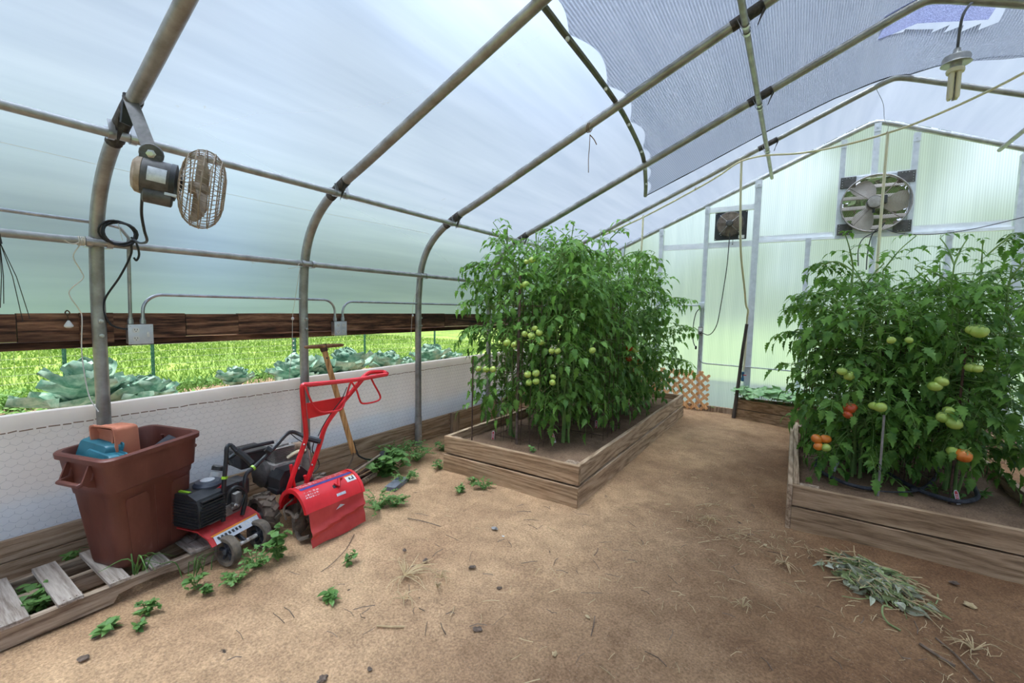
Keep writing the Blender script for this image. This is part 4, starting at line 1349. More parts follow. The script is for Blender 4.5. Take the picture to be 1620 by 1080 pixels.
for k in range(3):
    a = 2 * PI * k / 3 + 1.95
    vs = []
    for i in range(8):
        for j in range(6):
            u = i / 7; r_ = .05 + .265 * u
            th = a + (.42 + .30 * math.sin(PI * min(1, u * .9 + .1))) * (j / 5 - .5) * 1.5 + .25 * u
            vs.append(Mx @ Vector((r_ * math.cos(th), r_ * math.sin(th), -.02 + .07 * j / 5 * (1 - .4 * u))))
    O('blade', MB().add(vs, [(i * 6 + j, i * 6 + j + 1, (i + 1) * 6 + j + 1, (i + 1) * 6 + j) for i in range(7) for j in range(5)]), M_blade, t, world=True)
Mm = Matrix.Translation((fx - .015, YS - .06, fz)) @ Matrix.Rotation(PI / 2, 4, 'X')
O('motor', MB().lathe([(.068, -.01), (.072, .0), (.072, .11), (.064, .13), (.02, .135)], 20, Mm), M_engine, t, world=True)
O('motor_band', MB().lathe([(.074, .085), (.075, .09), (.075, .112), (.074, .116)], 20, Mm), M_black, t, world=True)
O('capacitor', MB().box(fx + .04, fx + .10, YS - .19, YS - .10, fz - .02, fz + .07, bev=.01), M_black, t, world=True)
O('motor_drain', MB().tube([(fx - .015, YS - .14, fz - .07), (fx - .015, YS - .14, fz - .12)], .013, 8), M_black, t, world=True)
for k in range(5):
    z = fz - .265 + .125 * k
    sl_ = MB()
    sl_.box(-.33, .33, -.004, .004, -.065, .065, Matrix.Translation((fx, YE + .05, z)) @ Matrix.Rotation(math.radians(-62), 4, 'X'))
    O('louvre', sl_, mat('louvre', (.36, .33, .29), (.47, .44, .39), 5, .6, .2) if k == 0 else bpy.data.materials['louvre'], t, world=True, smooth=False)
t2 = T('fan_cord', 'black cords drooping from the large fan to the right edge', 'cord', (.8, 6.85, 2.45))
O('cord', MB().tube(bez([(.83, 6.84, 2.55), (.78, 6.84, 2.47), (.64, 6.84, 2.38), (.60, 6.84, 2.25), (.61, 6.84, 2.05)]), .006, 6), M_cord, t2, world=True)
O('second_cord', MB().tube(bez([(.83, 6.84, 2.55), (.72, 6.83, 2.42), (.69, 6.83, 2.2), (.69, 6.83, 2.0)]), .006, 6), M_cord, t2, world=True)
O('long_cord', MB().tube(bez([(.85, 6.84, 2.47), (1.0, 6.84, 2.41), (1.3, 6.84, 2.385), (1.6, 6.82, 2.42), (2.0, 6.8, 2.52)]), .005, 6), M_cord, t2, world=True)

# ---------------------------------------------------------------- basket fan on its arm
t = T('basket_fan', 'dusty round basket fan with motor hung from the first roof pipe', 'fan', (-2.50, .85, 2.10))
MT = Vector((-2.423, .827, 1.990))            # middle of the motor
AX = Vector((.40, .91, -.13)).normalized()  # motor axis, towards the basket
Fm = frame(MT, AX)
O('motor_body', MB().lathe([(.074, -.062), (.079, -.058), (.079, .04), (.074, .055)], 24, Fm), M_fangrey, t, world=True)
O('rear_cap', MB().lathe([(.02, -.098), (.060, -.092), (.076, -.080), (.080, -.060), (.074, -.058)], 24, Fm), M_dusty, t, world=True)
O('front_cap', MB().lathe([(.076, .038), (.081, .041), (.081, .060), (.05, .068), (.02, .085)], 24, Fm), M_black, t, world=True)
tocam = (CAM - MT); tocam = (tocam - AX * tocam.dot(AX)).normalized()
lat = AX.cross(tocam).normalized()
if lat.z < 0: lat = -lat
# foil label wrapped on the side seen
vs = []
for i in range(7):
    a = math.radians(-22 + 44 * i / 6) + math.radians(12)
    d = tocam * math.cos(a) + lat * math.sin(a)
    for u in (-.036, .030):
        vs.append(MT + AX * u + d * .0805)
O('label', MB().add(vs, [(2 * i, 2 * i + 2, 2 * i + 3, 2 * i + 1) for i in range(6)]), M_label, t, world=True)
cp = MT + tocam * .035 - lat * .075 + AX * .004
O('capacitor', MB().lathe([(.030, -.052), (.036, -.048), (.036, .048), (.030, .052)], 16, frame(cp, AX)), M_fangrey, t, world=True, label='dusty black capacitor housing below the motor')
jb = MT + tocam * .06 - lat * .055 + AX * .050
O('switch_plate', MB().box(-.010, .010, -.006, .006, -.022, .022, frame(jb, AX), bev=.002), M_alu, t, world=True)
for s_ in (-1, 1):
    for z in (-.03, .03):
        O('screw', MB().sph(tuple(MT + AX * -.088 + lat * (s_ * .05) + tocam * .03 + Vector((0, 0, z * .1))), .006, 6, 4), M_steelb, t, world=True)
        break
# arm
A0 = Vector((-2.62, .79, 2.385)); A1 = MT - AX * .035 + lat * .098
d_ = (A1 - A0).normalized()
Ma = frame(A0, d_)
O('arm', MB().box(-.026, .026, -.007, .007, 0, (A1 - A0).length, Matrix.Translation(A0) @ Matrix((tocam.cross(d_).normalized(), tocam, d_)).transposed().to_4x4(), bev=.003), M_fangrey, t, world=True)
O('arm_brace', MB().box(-.022, .022, -.006, .006, 0, .13, Matrix.Translation(A0) @ Matrix((Vector((.3, -.9, .1)).normalized(), Vector((-.9, -.3, 0)).normalized(), Vector((-.25, -.05, -1)).normalized())).transposed().to_4x4(), bev=.002), M_blackm, t, world=True)
O('knuckle', MB().lathe([(.040, -.016), (.044, -.010), (.044, .010), (.040, .016)], 16, frame(A1, tocam)), M_fangrey, t, world=True)
O('knuckle_bolt', MB().lathe([(.018, .014), (.018, .022), (.010, .024), (.010, .032)], 6, frame(A1, tocam)), M_steelb, t, world=True)
O('foot_bracket', MB().box(-.040, .040, -.012, .02, -.055, .012, Matrix.Translation(A1 - lat * .012) @ Matrix((AX, tocam, lat)).transposed().to_4x4(), bev=.004), M_fangrey, t, world=True)
# basket
BC = MT + AX * .155
Fb = frame(BC, AX)
def bprof(a):  # radius, axial for the cage section angle
    return .155 * math.cos(a) ** .55 if math.cos(a) > 0 else 0
NW = 44
for k in range(NW):
    th = 2 * PI * k / NW
    pts = []
    for j in range(17):
        a = .24 + (PI - .48) * j / 16
        u = j / 16
        r_ = .178 * math.sin(a) ** .62; z = .004 - .088 * math.cos(a)
        tw = th + .35 * u
        pts.append(Fb @ Vector((r_ * math.cos(tw), r_ * math.sin(tw), z)))
    O('cage_wire', MB().tube(pts, .0016, 4), M_dusty, t, world=True)
for (r_, z) in ((.172, -.028), (.179, .004), (.172, .038), (.145, .066), (.105, .083), (.072, .090), (.145, -.058), (.105, -.075), (.072, -.082)):
    O('cage_ring', MB().tube([Fb @ Vector((r_ * math.cos(2 * PI * k / 36), r_ * math.sin(2 * PI * k / 36), z)) for k in range(36)], .0028, 5, closed=True), M_dusty, t, world=True)
for k in range(4):
    a = 2 * PI * k / 4 + .5
    vs = []
    for i in range(6):
        for j in range(5):
            u = i / 5; r_ = .02 + .135 * u; th = a + 1.15 * (j / 4 - .5) * (.6 + .5 * u)
            vs.append(Fb @ Vector((r_ * math.cos(th), r_ * math.sin(th), -.03 + .055 * j / 4)))
    O('blade', MB().add(vs, [(i * 5 + j, i * 5 + j + 1, (i + 1) * 5 + j + 1, (i + 1) * 5 + j) for i in range(5) for j in range(4)]), M_dusty, t, world=True)
O('hub', MB().lathe([(.025, -.05), (.03, -.04), (.03, .02), (.015, .03)], 12, Fb), M_dusty, t, world=True)
O('power_cord', MB().tube(bez([tuple(MT - AX * .05 - lat * .07 + tocam * .03), (-2.56, .80, 1.85), (-2.60, .82, 1.78), (-2.70, .86, 1.74), (-2.92, .90, 1.75), (-3.08, .925, 1.78), (-3.135, .935, 1.78)]), .006, 6), M_cord, t, world=True)
tape = O('tape_wrap', MB().tube([(-2.86, .804, 2.235), (-2.78, .804, 2.288), (-2.68, .804, 2.334), (-2.60, .804, 2.366)], .0365, 12), M_tape, t, world=True, label='charred tape around the pipe')

# ---------------------------------------------------------------- lamp
t = T('hanging_lamp', 'grey metal hanging lamp holder with a four-tube bulb under the cloth', 'lamp', (.80, 4.12, 3.15))
LX, LY = .795, 4.12
O('shade', MB().lathe([(.018, .16), (.022, .13), (.035, .118), (.066, .112), (.072, .10), (.070, .075), (.078, .062), (.070, .058), (.03, .065), (.028, .04)], 20, Matrix.Translation((LX, LY, 3.055))), M_galv, t, world=True)
O('stem', MB().tube(bez([(LX, LY, 3.19), (LX + .003, LY, 3.33), (.81, 4.13, 3.43), (.86, 4.25, 3.54), (.90, 4.40, 3.62), (.905, 4.49, 3.655)]), .008, 8), M_fangrey, t, world=True)
O('socket_collar', MB().lathe([(.028, 0), (.045, -.008), (.048, -.022), (.044, -.034)], 16, Matrix.Translation((LX, LY, 3.095))), M_pex, t, world=True)
for k in range(4):
    a = PI / 4 + k * PI / 2
    O('bulb_tube', MB().lathe([(.010, -.045), (.013, -.04), (.013, -.20), (.008, -.212)], 10, Matrix.Translation((LX + .024 * math.cos(a), LY + .024 * math.sin(a), 3.105))), M_pex, t, world=True)
O('bulb_frame', MB().box(LX - .006, LX + .006, LY - .006, LY + .006, 2.885, 3.07), M_engine, t, world=True, smooth=False)
# ================================================================ pallet
t = T('pallet', 'weathered grey wooden pallet lying along the left base boards under the bin', 'pallet', (-2.89, .4, 0))
def plank(name, x0, x1, y0, y1, z0, z1, m, parent, lab=None):
    mb = MB().box(x0, x1, y0, y1, z0, z1, bev=.004)
    rr_ = random.Random(int(abs(y0 * 991)) + int(abs(x0) * 77))
    mb.v = [(x + rr_.uniform(-.002, .002), y + rr_.uniform(-.002, .002), z + rr_.uniform(-.0015, .0015)) for x, y, z in mb.v]
    return O(name, mb, m, parent, False, True, label=lab)
for a, b in ((-.55, -.42), (-.30, -.17), (-.03, .10), (.225, .391), (.475, .559), (.647, .727), (.810, .890), (.981, 1.112)):
    s_ = plank('top_slat', -3.13, -2.657, a, b, .086, .104, M_pallet, t)
    nb = MB()
    for k in range(3):
        nb.sph((-2.675 + .004 * (k % 2), a + (b - a) * (.25 + .25 * k), .1042), .0035, 5, 3, (1, 1, .3))
    for g_ in pieces(nb): O('nail', g_, M_rust, s_, world=True)
# front stringer with its two worn notches
pf = [(-.6, .0), (.66, .0), (.68, .035), (.74, .045), (.86, .045), (.93, .035), (.95, .0), (1.11, .0), (1.11, .085), (-.6, .085)]
O('stringer', MB().prism(pf, -2.70, -2.662, 'x'), M_pallety, t, False, True)
O('stringer', MB().box(-2.93, -2.895, -.6, 1.10, 0, .085, bev=.003), M_pallety, t, False, True)
O('stringer', MB().box(-3.125, -3.088, -.6, 1.09, 0, .085, bev=.003), M_pallety, t, False, True)
for a, b in ((.20, .33), (.52, .60)):
    plank('bottom_slat', -3.12, -2.70, a, b, -.004, .012, M_pallety, t)

# ================================================================ brown bin
BZ = .106
BINR = math.radians(16)
t = T('waste_bin', 'large scuffed brown rectangular plastic bin with rim handles on the pallet', 'waste bin', (-2.915, .855, BZ), rot=(.055, 0, BINR))
def rrect(a, b, r, z, n=5, bulge=0):
    out = []
    for (cx_, cy_, a0) in ((a - r, b - r, 0), (-a + r, b - r, PI / 2), (-a + r, -b + r, PI), (a - r, -b + r, 3 * PI / 2)):
        for k in range(n + 1):
            th = a0 + PI / 2 * k / n
            out.append((cx_ + r * math.cos(th), cy_ + r * math.sin(th), z))
    return out
def loft(rings, close_first=True, close_last=False):
    mb = MB(); n = len(rings[0])
    for r_ in rings: mb.v += [tuple(p) for p in r_]
    for i in range(len(rings) - 1):
        for k in range(n):
            l = (k + 1) % n
            mb.f.append((i * n + k, i * n + l, (i + 1) * n + l, (i + 1) * n + k))
    if close_first: mb.f.append(tuple(range(n - 1, -1, -1)))
    if close_last: mb.f.append(tuple((len(rings) - 1) * n + k for k in range(n)))
    return mb
H = .60
def half(z):  # half sizes of the tapering body
    f = z / H
    return .130 + .048 * f, .176 + .036 * f
rings = []
for z, d in ((0, -.012), (.012, -.002), (.03, 0), (.20, 0), (.385, 0), (.392, .004), (.425, .005), (.430, .014), (.50, .015), (.572, .016), (.576, .028), (.60, .028), (.606, .022)):
    a, b = half(z); rings.append(rrect(a + d, b + d, .055, z))
ins = [(.606, .004), (.59, -.002), (.40, -.006), (.05, -.006), (.02, -.02)]
for z, d in ins:
    a, b = half(z); rings.append(rrect(a + d, b + d, .05, z))
body = loft(rings, True, True)
O('body', body, M_brown, t)
# raised panels on the long faces
for s_ in (1, -1):
    for (ya, yb) in ((-.150, -.045), (.068, .165)):
        vs = []
        for (y, z) in ((ya * .86, .03), (yb * .86, .03), (yb, .355), (yb - .012, .375), (ya + .012 if ya > 0 else ya + .004, .372), (ya, .355)):
            a, b = half(z); vs.append((s_ * (a + .0035), y, z))
        n_ = len(vs)
        mb = MB(); mb.v = vs + [(x - s_ * .008, y, z) for x, y, z in vs]
        mb.f = [tuple(range(n_))] + [(k, (k + 1) % n_, n_ + (k + 1) % n_, n_ + k) for k in range(n_)]
        O('panel', mb, M_brown, t, False)
# end handles: bracket with an open grip
for s_ in (1, -1):
    a, b = half(.55)
    y0 = b + .008
    mb = MB()
    pth = [(-.075, y0 - .01, .565), (-.075, y0 + .012, .50), (-.072, y0 + .060, .488), (.072, y0 + .060, .488), (.075, y0 + .012, .50), (.075, y0 - .01, .565)]
    pth = [(x, s_ * y, z) for x, y, z in pth]
    mb.tube(pth, .0115, 8, flat=1.0)
    O('handle', mb, M_brown, t)
    mb = MB()
    for x in (-.078, .078):
        v_ = [(x - .005, s_ * (y0 - .012), .45), (x - .005, s_ * (y0 - .004), .59), (x - .005, s_ * (y0 + .020), .57), (x - .005, s_ * (y0 + .055), .492), (x - .005, s_ * (y0 + .03), .47)]
        mb.add(v_ + [(p[0] + .01, p[1], p[2]) for p in v_], [(0, 1, 2, 3, 4), (9, 8, 7, 6, 5)] + [(k, 5 + k, 5 + (k + 1) % 5, (k + 1) % 5) for k in range(5)])
    OS('handle_cheek', mb, M_brown, t, False)
O('seam', MB().tube([(half(.03)[0] + .001, -.01, .03), (half(.40)[0] + .001, -.015, .40)], .002, 4), M_brown, t)

# planters and block stacked in the bin
def planter(lab, c, L, W_, Hh, m, rot, name='planter_box', groove=True):
    """a rectangular pot, opening along local +x; standing on its side in the bin"""
    t_ = T(name, lab, 'planter', c, rot=rot)
    rings = []
    for z, d in ((0, -.016), (.008, -.010), (Hh * .55, -.003), (Hh * .56, -.001), (Hh * .9, .001), (Hh * .9, .010), (Hh, .011), (Hh, .004), (Hh * .9, -.004), (.02, -.016)):
        rings.append(rrect(W_ / 2 + d, L / 2 + d, .018, z, 3))
    O('pot', loft(rings, True, True), m, t_)
    return t_
import mathutils
def rotm(ax, up):
    """euler for local z=up (pot axis), local y=ax (long side)"""
    z = Vector(up).normalized(); y = Vector(ax); y = (y - z * y.dot(z)).normalized(); x = y.cross(z)
    return Matrix((x, y, z)).transposed().to_euler()
binM = wm(t)
def inbin(p): return tuple(binM @ Vector(p))
bx = (binM.to_3x3() @ Vector((1, 0, 0))); by = (binM.to_3x3() @ Vector((0, 1, 0))); bz = (binM.to_3x3() @ Vector((0, 0, 1)))
planter('terracotta plastic planter standing on end in the brown bin, base to the right', inbin((-.015, .010, .53)), .36, .145, .130, M_terra, rotm(bz, -by * 1 + bx * .05), groove=True).location
planter('thin-rimmed terracotta planter nested left of the larger one in the bin', inbin((-.045, -.09, .52)), .33, .15, .03, M_terra, rotm(bz, -by + bz * .12))
planter('teal plastic planter tray in the bin, the rear and higher one', inbin((-.045, -.155, .592)), .23, .125, .06, M_teal, rotm(bx - bz * .10, by * .92 - bz * .30))
planter('teal plastic planter tray in the bin, the front and lower one', inbin((.020, -.176, .562)), .21, .115, .06, M_teal, rotm(bx - bz * .12, by * .90 - bz * .36))
o = O('grey_block', MB().box(-.035, .035, -.045, .045, -.06, .06, bev=.006), M_hose, None, False)
o.location = inbin((.02, .17, .50)); o.rotation_euler = (.5, .3, .4)
tag(o, 'small dark grey block leaning inside the right end of the brown bin', 'block')

# ================================================================ helpers for machines
def wheel(name, c, axis, R_, w_, parent, tyre, hubm, spokes=6, lugs=0, wob=.0, seed=1):
    q_ = random.Random(seed)
    Fm_ = frame(Vector(c), axis)
    mb = MB()
    prof = [(R_ * .70, -w_ / 2), (R_ * .93, -w_ / 2), (R_, -w_ * .3), (R_, w_ * .3), (R_ * .93, w_ / 2), (R_ * .70, w_ / 2), (R_ * .70, -w_ / 2)]
    n = 28
    vs = []
    for i, (r_, z) in enumerate(prof[:-1]):
        for k in range(n):
            rr_ = r_ * (1 + (wob * q_.uniform(-1, 1) if r_ > R_ * .9 else 0))
            vs.append((rr_ * math.cos(2 * PI * k / n), rr_ * math.sin(2 * PI * k / n), z + (wob * .1 * q_.uniform(-1, 1))))
    m_ = len(prof) - 1
    fs = [(i * n + k, i * n + (k + 1) % n, ((i + 1) % m_) * n + (k + 1) % n, ((i + 1) % m_) * n + k) for i in range(m_) for k in range(n)]
    mb.add(vs, fs, Fm_)
    ty = O(name, mb, tyre, parent, world=True)
    if lugs:
        for k in range(lugs):
            a = 2 * PI * k / lugs
            for s_ in (-1, 1):
                l_ = MB()
                l_.box(-.013, .013, -.010, .016, -w_ * .27, w_ * .27, Fm_ @ Matrix.Rotation(a + s_ * .12, 4, 'Z') @ Matrix.Translation((R_, 0, s_ * w_ * .24)) @ Matrix.Rotation(s_ * .5, 4, 'X'), bev=.003)
                O('lug', l_, tyre, ty, world=True)
    mb = MB()
    mb.lathe([(R_ * .16, -w_ * .5), (R_ * .2, -w_ * .42), (R_ * .2, w_ * .42), (R_ * .16, w_ * .5)], 12, Fm_)
    hb_ = O('hub', mb, hubm, ty, world=True)
    if spokes:
        for k in range(spokes):
            a = 2 * PI * k / spokes
            O('spoke', MB().box(R_ * .15, R_ * .74, -R_ * .07, R_ * .07, -w_ * .16, w_ * .16, Fm_ @ Matrix.Rotation(a, 4, 'Z')), hubm, ty, world=True, smooth=False)
    else:
        O('rim_disc', MB().lathe([(R_ * .18, .0), (R_ * .5, -w_ * .12), (R_ * .72, w_ * .1), (R_ * .72, w_ * .3), (R_ * .5, .0), (R_ * .18, .02)], 20, Fm_, caps=False), hubm, ty, world=True)
    return ty

# ================================================================ small cultivator
t = T('cultivator', 'small cultivator with black finned engine on a dirty red deck beside the bin', 'cultivator', (-2.76, 1.16, 0), rz=math.radians(16))
cm = wm(t)
def L_(p): return tuple(cm @ Vector(p))
def lbox(name, a, m, bev=.006, parent=None, lab=None, rot=None):
    Mx_ = rot or Matrix.Identity(4)
    return O(name, MB().box(*a, Mx_, bev=bev), m, parent or t, smooth=False, label=lab)
# deck: sloping tine guard
M_deck = mat('dirty_red_deck', (.40, .025, .025), (.55, .04, .035), 22, .6, 0, .3, c3=(.16, .11, .08), p=(.3, .6))
mb = MB()
dk = [(-.24, .145), (-.10, .205), (.06, .205), (.135, .175), (.165, .135), (.160, .132), (.13, .168), (.055, .197), (-.10, .197), (-.24, .137)]
O('deck', mb.prism(dk, -.17, .155, 'y'), M_deck, t, smooth=False)
# decal strip on the front edge: cream with an orange upper band and dark lettering
lab_ = MB().add([(.141, -.145, .1755), (.141, .135, .1755), (.168, .135, .1375), (.168, -.145, .1375)], [(0, 1, 2, 3)])
dc = O('decal', lab_, mat('decal_cream', (.52, .55, .60), (.70, .70, .68), 30, .5), t, smooth=False)
O('decal_band', MB().add([(.128, -.15, .1795), (.128, .14, .1795), (.141, .14, .1762), (.141, -.15, .1762)], [(0, 1, 2, 3)]), mat('decal_orange', (.75, .25, .02), None, rough=.5), dc, smooth=False)
q = random.Random(4)
for k in range(12):
    y = -.13 + k * .022
    h_ = q.uniform(.008, .014)
    O('letter', MB().add([(.148 , y, .168), (.148, y + .013, .168), (.148 + .011, y + .016, .1545), (.148 + .011, y + .003, .1545)], [(0, 1, 2, 3)]), M_black if k < 7 else M_white, dc, smooth=False)
# engine
O('crankcase', MB().box(-.10, .06, -.10, .10, .205, .27, bev=.012), M_engine, t, smooth=False)
cow = [(-.20, .27), (-.19, .36), (-.13, .40), (.02, .41), (.08, .385), (.10, .33), (.095, .235), (.05, .222), (-.15, .222)]
O('cowling', MB().prism(cow, -.185, -.03, 'y'), M_black, t, smooth=False)
O('cowling_rear', MB().box(-.19, .05, -.035, .11, .255, .385, bev=.02), M_black, t, smooth=False)
for k in range(9):
    z = .238 + k * .0165
    O('fin', MB().box(.055, .107, -.178 + .001 * k, -.035, z, z + .006, bev=.001), M_blackm, t, smooth=False)
for k in range(9):
    O('fin', MB().box(-.15, .085, -.192, -.184, .238 + k * .0165, .244 + k * .0165, bev=.001), M_blackm, t, smooth=False)
O('starter_housing', MB().lathe([(.070, 0), (.072, .02), (.060, .035), (.045, .038)], 24, Matrix.Translation((-.02, -.04, .395))), mat('starter_grey', (.03, .035, .05), (.06, .065, .08), 20, .4), t)
O('starter_badge', MB().lathe([(.036, 0), (.036, .004), (.030, .006), (.022, .004)], 20, Matrix.Translation((-.02, -.04, .433))), M_label, t)
O('lever', MB().box(.00, .055, -.055, .055, .345, .40, Matrix.Rotation(.12, 4, 'X'), bev=.008), M_red, t, smooth=False, label='red plastic engine cover')
O('fuel_cap', MB().lathe([(.032, 0), (.034, .022), (.028, .03)], 16, Matrix.Translation((-.10, .085, .435)) @ Matrix.Rotation(-.4, 4, 'X')), M_fangrey, t)
O('fuel_neck', MB().lathe([(.026, -.05), (.030, 0)], 14, Matrix.Translation((-.10, .080, .43)) @ Matrix.Rotation(-.4, 4, 'X')), M_white, t)
O('stripe', MB().box(-.13, .0, -.165, -.150, .404, .412, Matrix.Rotation(.0, 4, 'X')), mat('lime_plastic', (.32, .55, .03), None, rough=.4), t, smooth=False)
O('white_cap', MB().box(-.19, -.13, -.186, -.12, .385, .402, Matrix.Rotation(.0, 4, 'Y'), bev=.006), M_white, t, smooth=False)
O('fuel_tank', MB().box(-.215, -.18, -.17, -.08, .26, .33, bev=.012), M_label, t, smooth=False)
O('air_filter', MB().box(-.05, .06, .09, .165, .29, .385, bev=.014), M_black, t, smooth=False)
O('carburettor', MB().box(.05, .085, .045, .09, .26, .33, bev=.006), M_engine, t, smooth=False)
O('spark_plug', MB().lathe([(.012, 0), (.012, .03), (.007, .032), (.007, .05)], 8, Matrix.Translation((.085, .02, .28)) @ Matrix.Rotation(PI / 2, 4, 'Y')), M_steelb, t)
for k, (y, z) in enumerate(((-.01, .30), (.03, .25), (.07, .235), (.10, .275))):
    O('bolt', MB().sph((.075, y, z), .009, 8, 5), M_engine, t)
O('fuel_line', MB().tube(bez([(.06, .09, .33), (.11, .085, .33), (.115, .05, .26), (.08, .03, .235)]), .005, 6), M_cord, t)
# tines below
for s_ in (-.10, .05):
    for k in range(4):
        a = k * PI / 2 + s_ * 4
        O('tine', MB().tube(bez([(-.05, s_, .095), (-.05 + .06 * math.cos(a), s_, .095 + .06 * math.sin(a)), (-.05 + .085 * math.cos(a + .35), s_ + .02, .095 + .085 * math.sin(a + .35)), (-.05 + .085 * math.cos(a + .7), s_ + .045, .095 + .085 * math.sin(a + .7))]), [.009] * 24 + [.006], 5, flat=.5), M_mud, t)
O('gearbox', MB().box(-.085, -.015, -.05, -.01, .06, .20, bev=.012), M_mud, t, smooth=False)
O('tine_axle', MB().tube([(-.05, -.14, .095), (-.05, .12, .095)], .011, 8), M_mud, t)
# transport wheels
w1, w2 = (-2.555, 1.118, .083), (-2.600, 1.312, .083)
axd = Vector(w2) - Vector(w1)
O('axle', MB().tube([w1, w2], .012, 8), mat('flaking_axle', (.20, .15, .11), (.60, .57, .52), 40, .7, .2), t, world=True)
for k, c_ in enumerate((w1, w2)):
    wheel('wheel', c_, axd, .083, .046, t, M_rubber, M_hose, 6, wob=.015, seed=k)
O('wheel_bracket', MB().tube([(-2.575, 1.215, .09), (-2.66, 1.19, .14), (-2.72, 1.17, .19)], .012, 6), M_blackm, t, world=True)
# handle tubes
r_ = .0125
def wt(name, pts, r__, m, n=3, parent=None, lab=None):
    return O(name, MB().tube(bez(pts, n), r__, 8), m, parent or t, world=True, label=lab)
wt('handle_tube', [(-2.660, 1.144, 0.211), (-2.665, 1.154, 0.405), (-2.670, 1.174, 0.564), (-2.675, 1.181, 0.623), (-2.680, 1.204, 0.631), (-2.660, 1.227, 0.592), (-2.650, 1.239, 0.576)], r_, M_blackm)
wt('grip', [(-2.660, 1.224, 0.600), (-2.640, 1.258, 0.557), (-2.620, 1.286, 0.512)], .019, M_black, lab='black foam grip')
wt('handle_tube', [(-2.680, 1.255, 0.198), (-2.685, 1.277, 0.281), (-2.690, 1.278, 0.388), (-2.700, 1.299, 0.433), (-2.700, 1.339, 0.456), (-2.720, 1.459, 0.526), (-2.740, 1.561, 0.595), (-2.740, 1.604, 0.606), (-2.720, 1.636, 0.590), (-2.680, 1.664, 0.565)], r_, M_blackm)
wt('grip', [(-2.680, 1.655, 0.571), (-2.640, 1.688, 0.553), (-2.600, 1.721, 0.539)], .020, M_black, lab='black foam grip')
wt('cross_tube', [(-2.700, 1.197, 0.547), (-2.730, 1.277, 0.572), (-2.760, 1.365, 0.567), (-2.780, 1.500, 0.557)], .0115, M_blackm)
wt('tube_clamp', [(-2.699, 1.328, 0.452), (-2.700, 1.339, 0.458)], .018, bpy.data.materials['lime_plastic'], lab='lime green clamp ring')
wt('tube_clamp', [(-2.666, 1.159, 0.451), (-2.666, 1.161, 0.465)], .0165, bpy.data.materials['lime_plastic'], lab='lime green clamp ring')
wt('loop_guard', [(-2.670, 1.167, 0.307), (-2.660, 1.174, 0.362), (-2.660, 1.212, 0.387), (-2.670, 1.257, 0.354), (-2.680, 1.275, 0.291), (-2.680, 1.259, 0.227)], .009, M_blackm)
wt('throttle_knob', [(-2.680, 1.191, 0.546), (-2.670, 1.200, 0.523)], .013, M_black)
wt('handle_knob', [(-2.710, 1.419, 0.550), (-2.700, 1.440, 0.527)], .020, M_black)
wt('throttle_lever', [(-2.670, 1.649, 0.562), (-2.660, 1.664, 0.525), (-2.660, 1.673, 0.485)], .007, M_black)
wt('throttle_cable', [(-2.640, 1.697, 0.538), (-2.660, 1.695, 0.474), (-2.680, 1.735, 0.416), (-2.690, 1.764, 0.348), (-2.680, 1.719, 0.311), (-2.700, 1.690, 0.302)], .0035, M_cord)
wt('thin_cable', [(-2.740, 1.596, 0.596), (-2.720, 1.626, 0.558), (-2.700, 1.649, 0.535)], .003, M_cord)

# ================================================================ red rear-tine tiller
t = T('rear_tine_tiller', 'large red rear-tine tiller with tall red handlebars and dusty red flap', 'tiller', (-2.55, 1.65, 0))
HY0, HY1 = 1.455, 1.850
cxh, czh = -2.480, .165
def harc(y, d=0, a0=18, a1=178, n=14):
    out = []
    for k in range(n + 1):
        a = math.radians(a0 + (a1 - a0) * k / n)
        out.append((cxh + (.152 + d) * math.cos(a), y, czh + (.165 + d) * math.sin(a)))
    return out
mb = MB()
A, B = harc(HY0, 0), harc(HY1, 0)
Ai, Bi = harc(HY0, -.004), harc(HY1, -.004)
n_ = len(A)
mb.v = A + B + Ai + Bi
for k in range(n_ - 1):
    mb.f += [(k, k + 1, n_ + k + 1, n_ + k), (2 * n_ + k, 3 * n_ + k, 3 * n_ + k + 1, 2 * n_ + k + 1), (k, 2 * n_ + k, 2 * n_ + k + 1, k + 1), (n_ + k, n_ + k + 1, 3 * n_ + k + 1, 3 * n_ + k)]
hood = O('hood', mb, M_red, t, world=True)
for y in (HY0, HY1):
    mb = MB()
    P = harc(y, .004); Q = harc(y, -.022)
    w_ = .010
    mb.v = [(a, b - w_, c) for a, b, c in P] + [(a, b + w_, c) for a, b, c in P] + [(a, b - w_, c) for a, b, c in Q] + [(a, b + w_, c) for a, b, c in Q]
    n = len(P)
    for k in range(n - 1):
        mb.f += [(k, k + 1, n + k + 1, n + k), (2 * n + k, k, k + 1, 2 * n + k + 1), (n + k, 3 * n + k, 3 * n + k + 1, n + k + 1)][::1]
    O('hood_rim', mb, M_red, t, world=True)
# blue pinstripe, pale weathered lettering, sticker
def hq(y0, y1, a0, a1, d=.0015, n=4):
    mb = MB()
    for y in (y0, y1):
        for k in range(n + 1):
            a = math.radians(a0 + (a1 - a0) * k / n)
            mb.v.append((cxh + (.152 + d) * math.cos(a), y, czh + (.165 + d) * math.sin(a)))
    mb.f = [(k, k + 1, n + 1 + k + 1, n + 1 + k) for k in range(n)]
    return mb
M_blue = mat('navy_stripe', (.03, .03, .16), (.06, .06, .24), 30, .5)
M_fade = mat('faded_lettering', (.72, .48, .46), (.55, .06, .06), 60, .6, p=(.45, .55))
O('stripe', hq(1.475, 1.835, 74, 82), M_blue, hood, world=True)
q = random.Random(8)
for row, (a0, a1) in enumerate(((86, 91), (93, 98), (62, 66), (55, 59), (49, 52))):
    y = 1.475
    while y < (1.78 if row < 2 else 1.56):
        L = q.uniform(.008, .022)
        O('letter', hq(y, y + L, a0, a1 if q.random() < .5 else a1 - 1.5, .0016, 1), M_fade, hood, world=True, smooth=False)
        y += L + .006
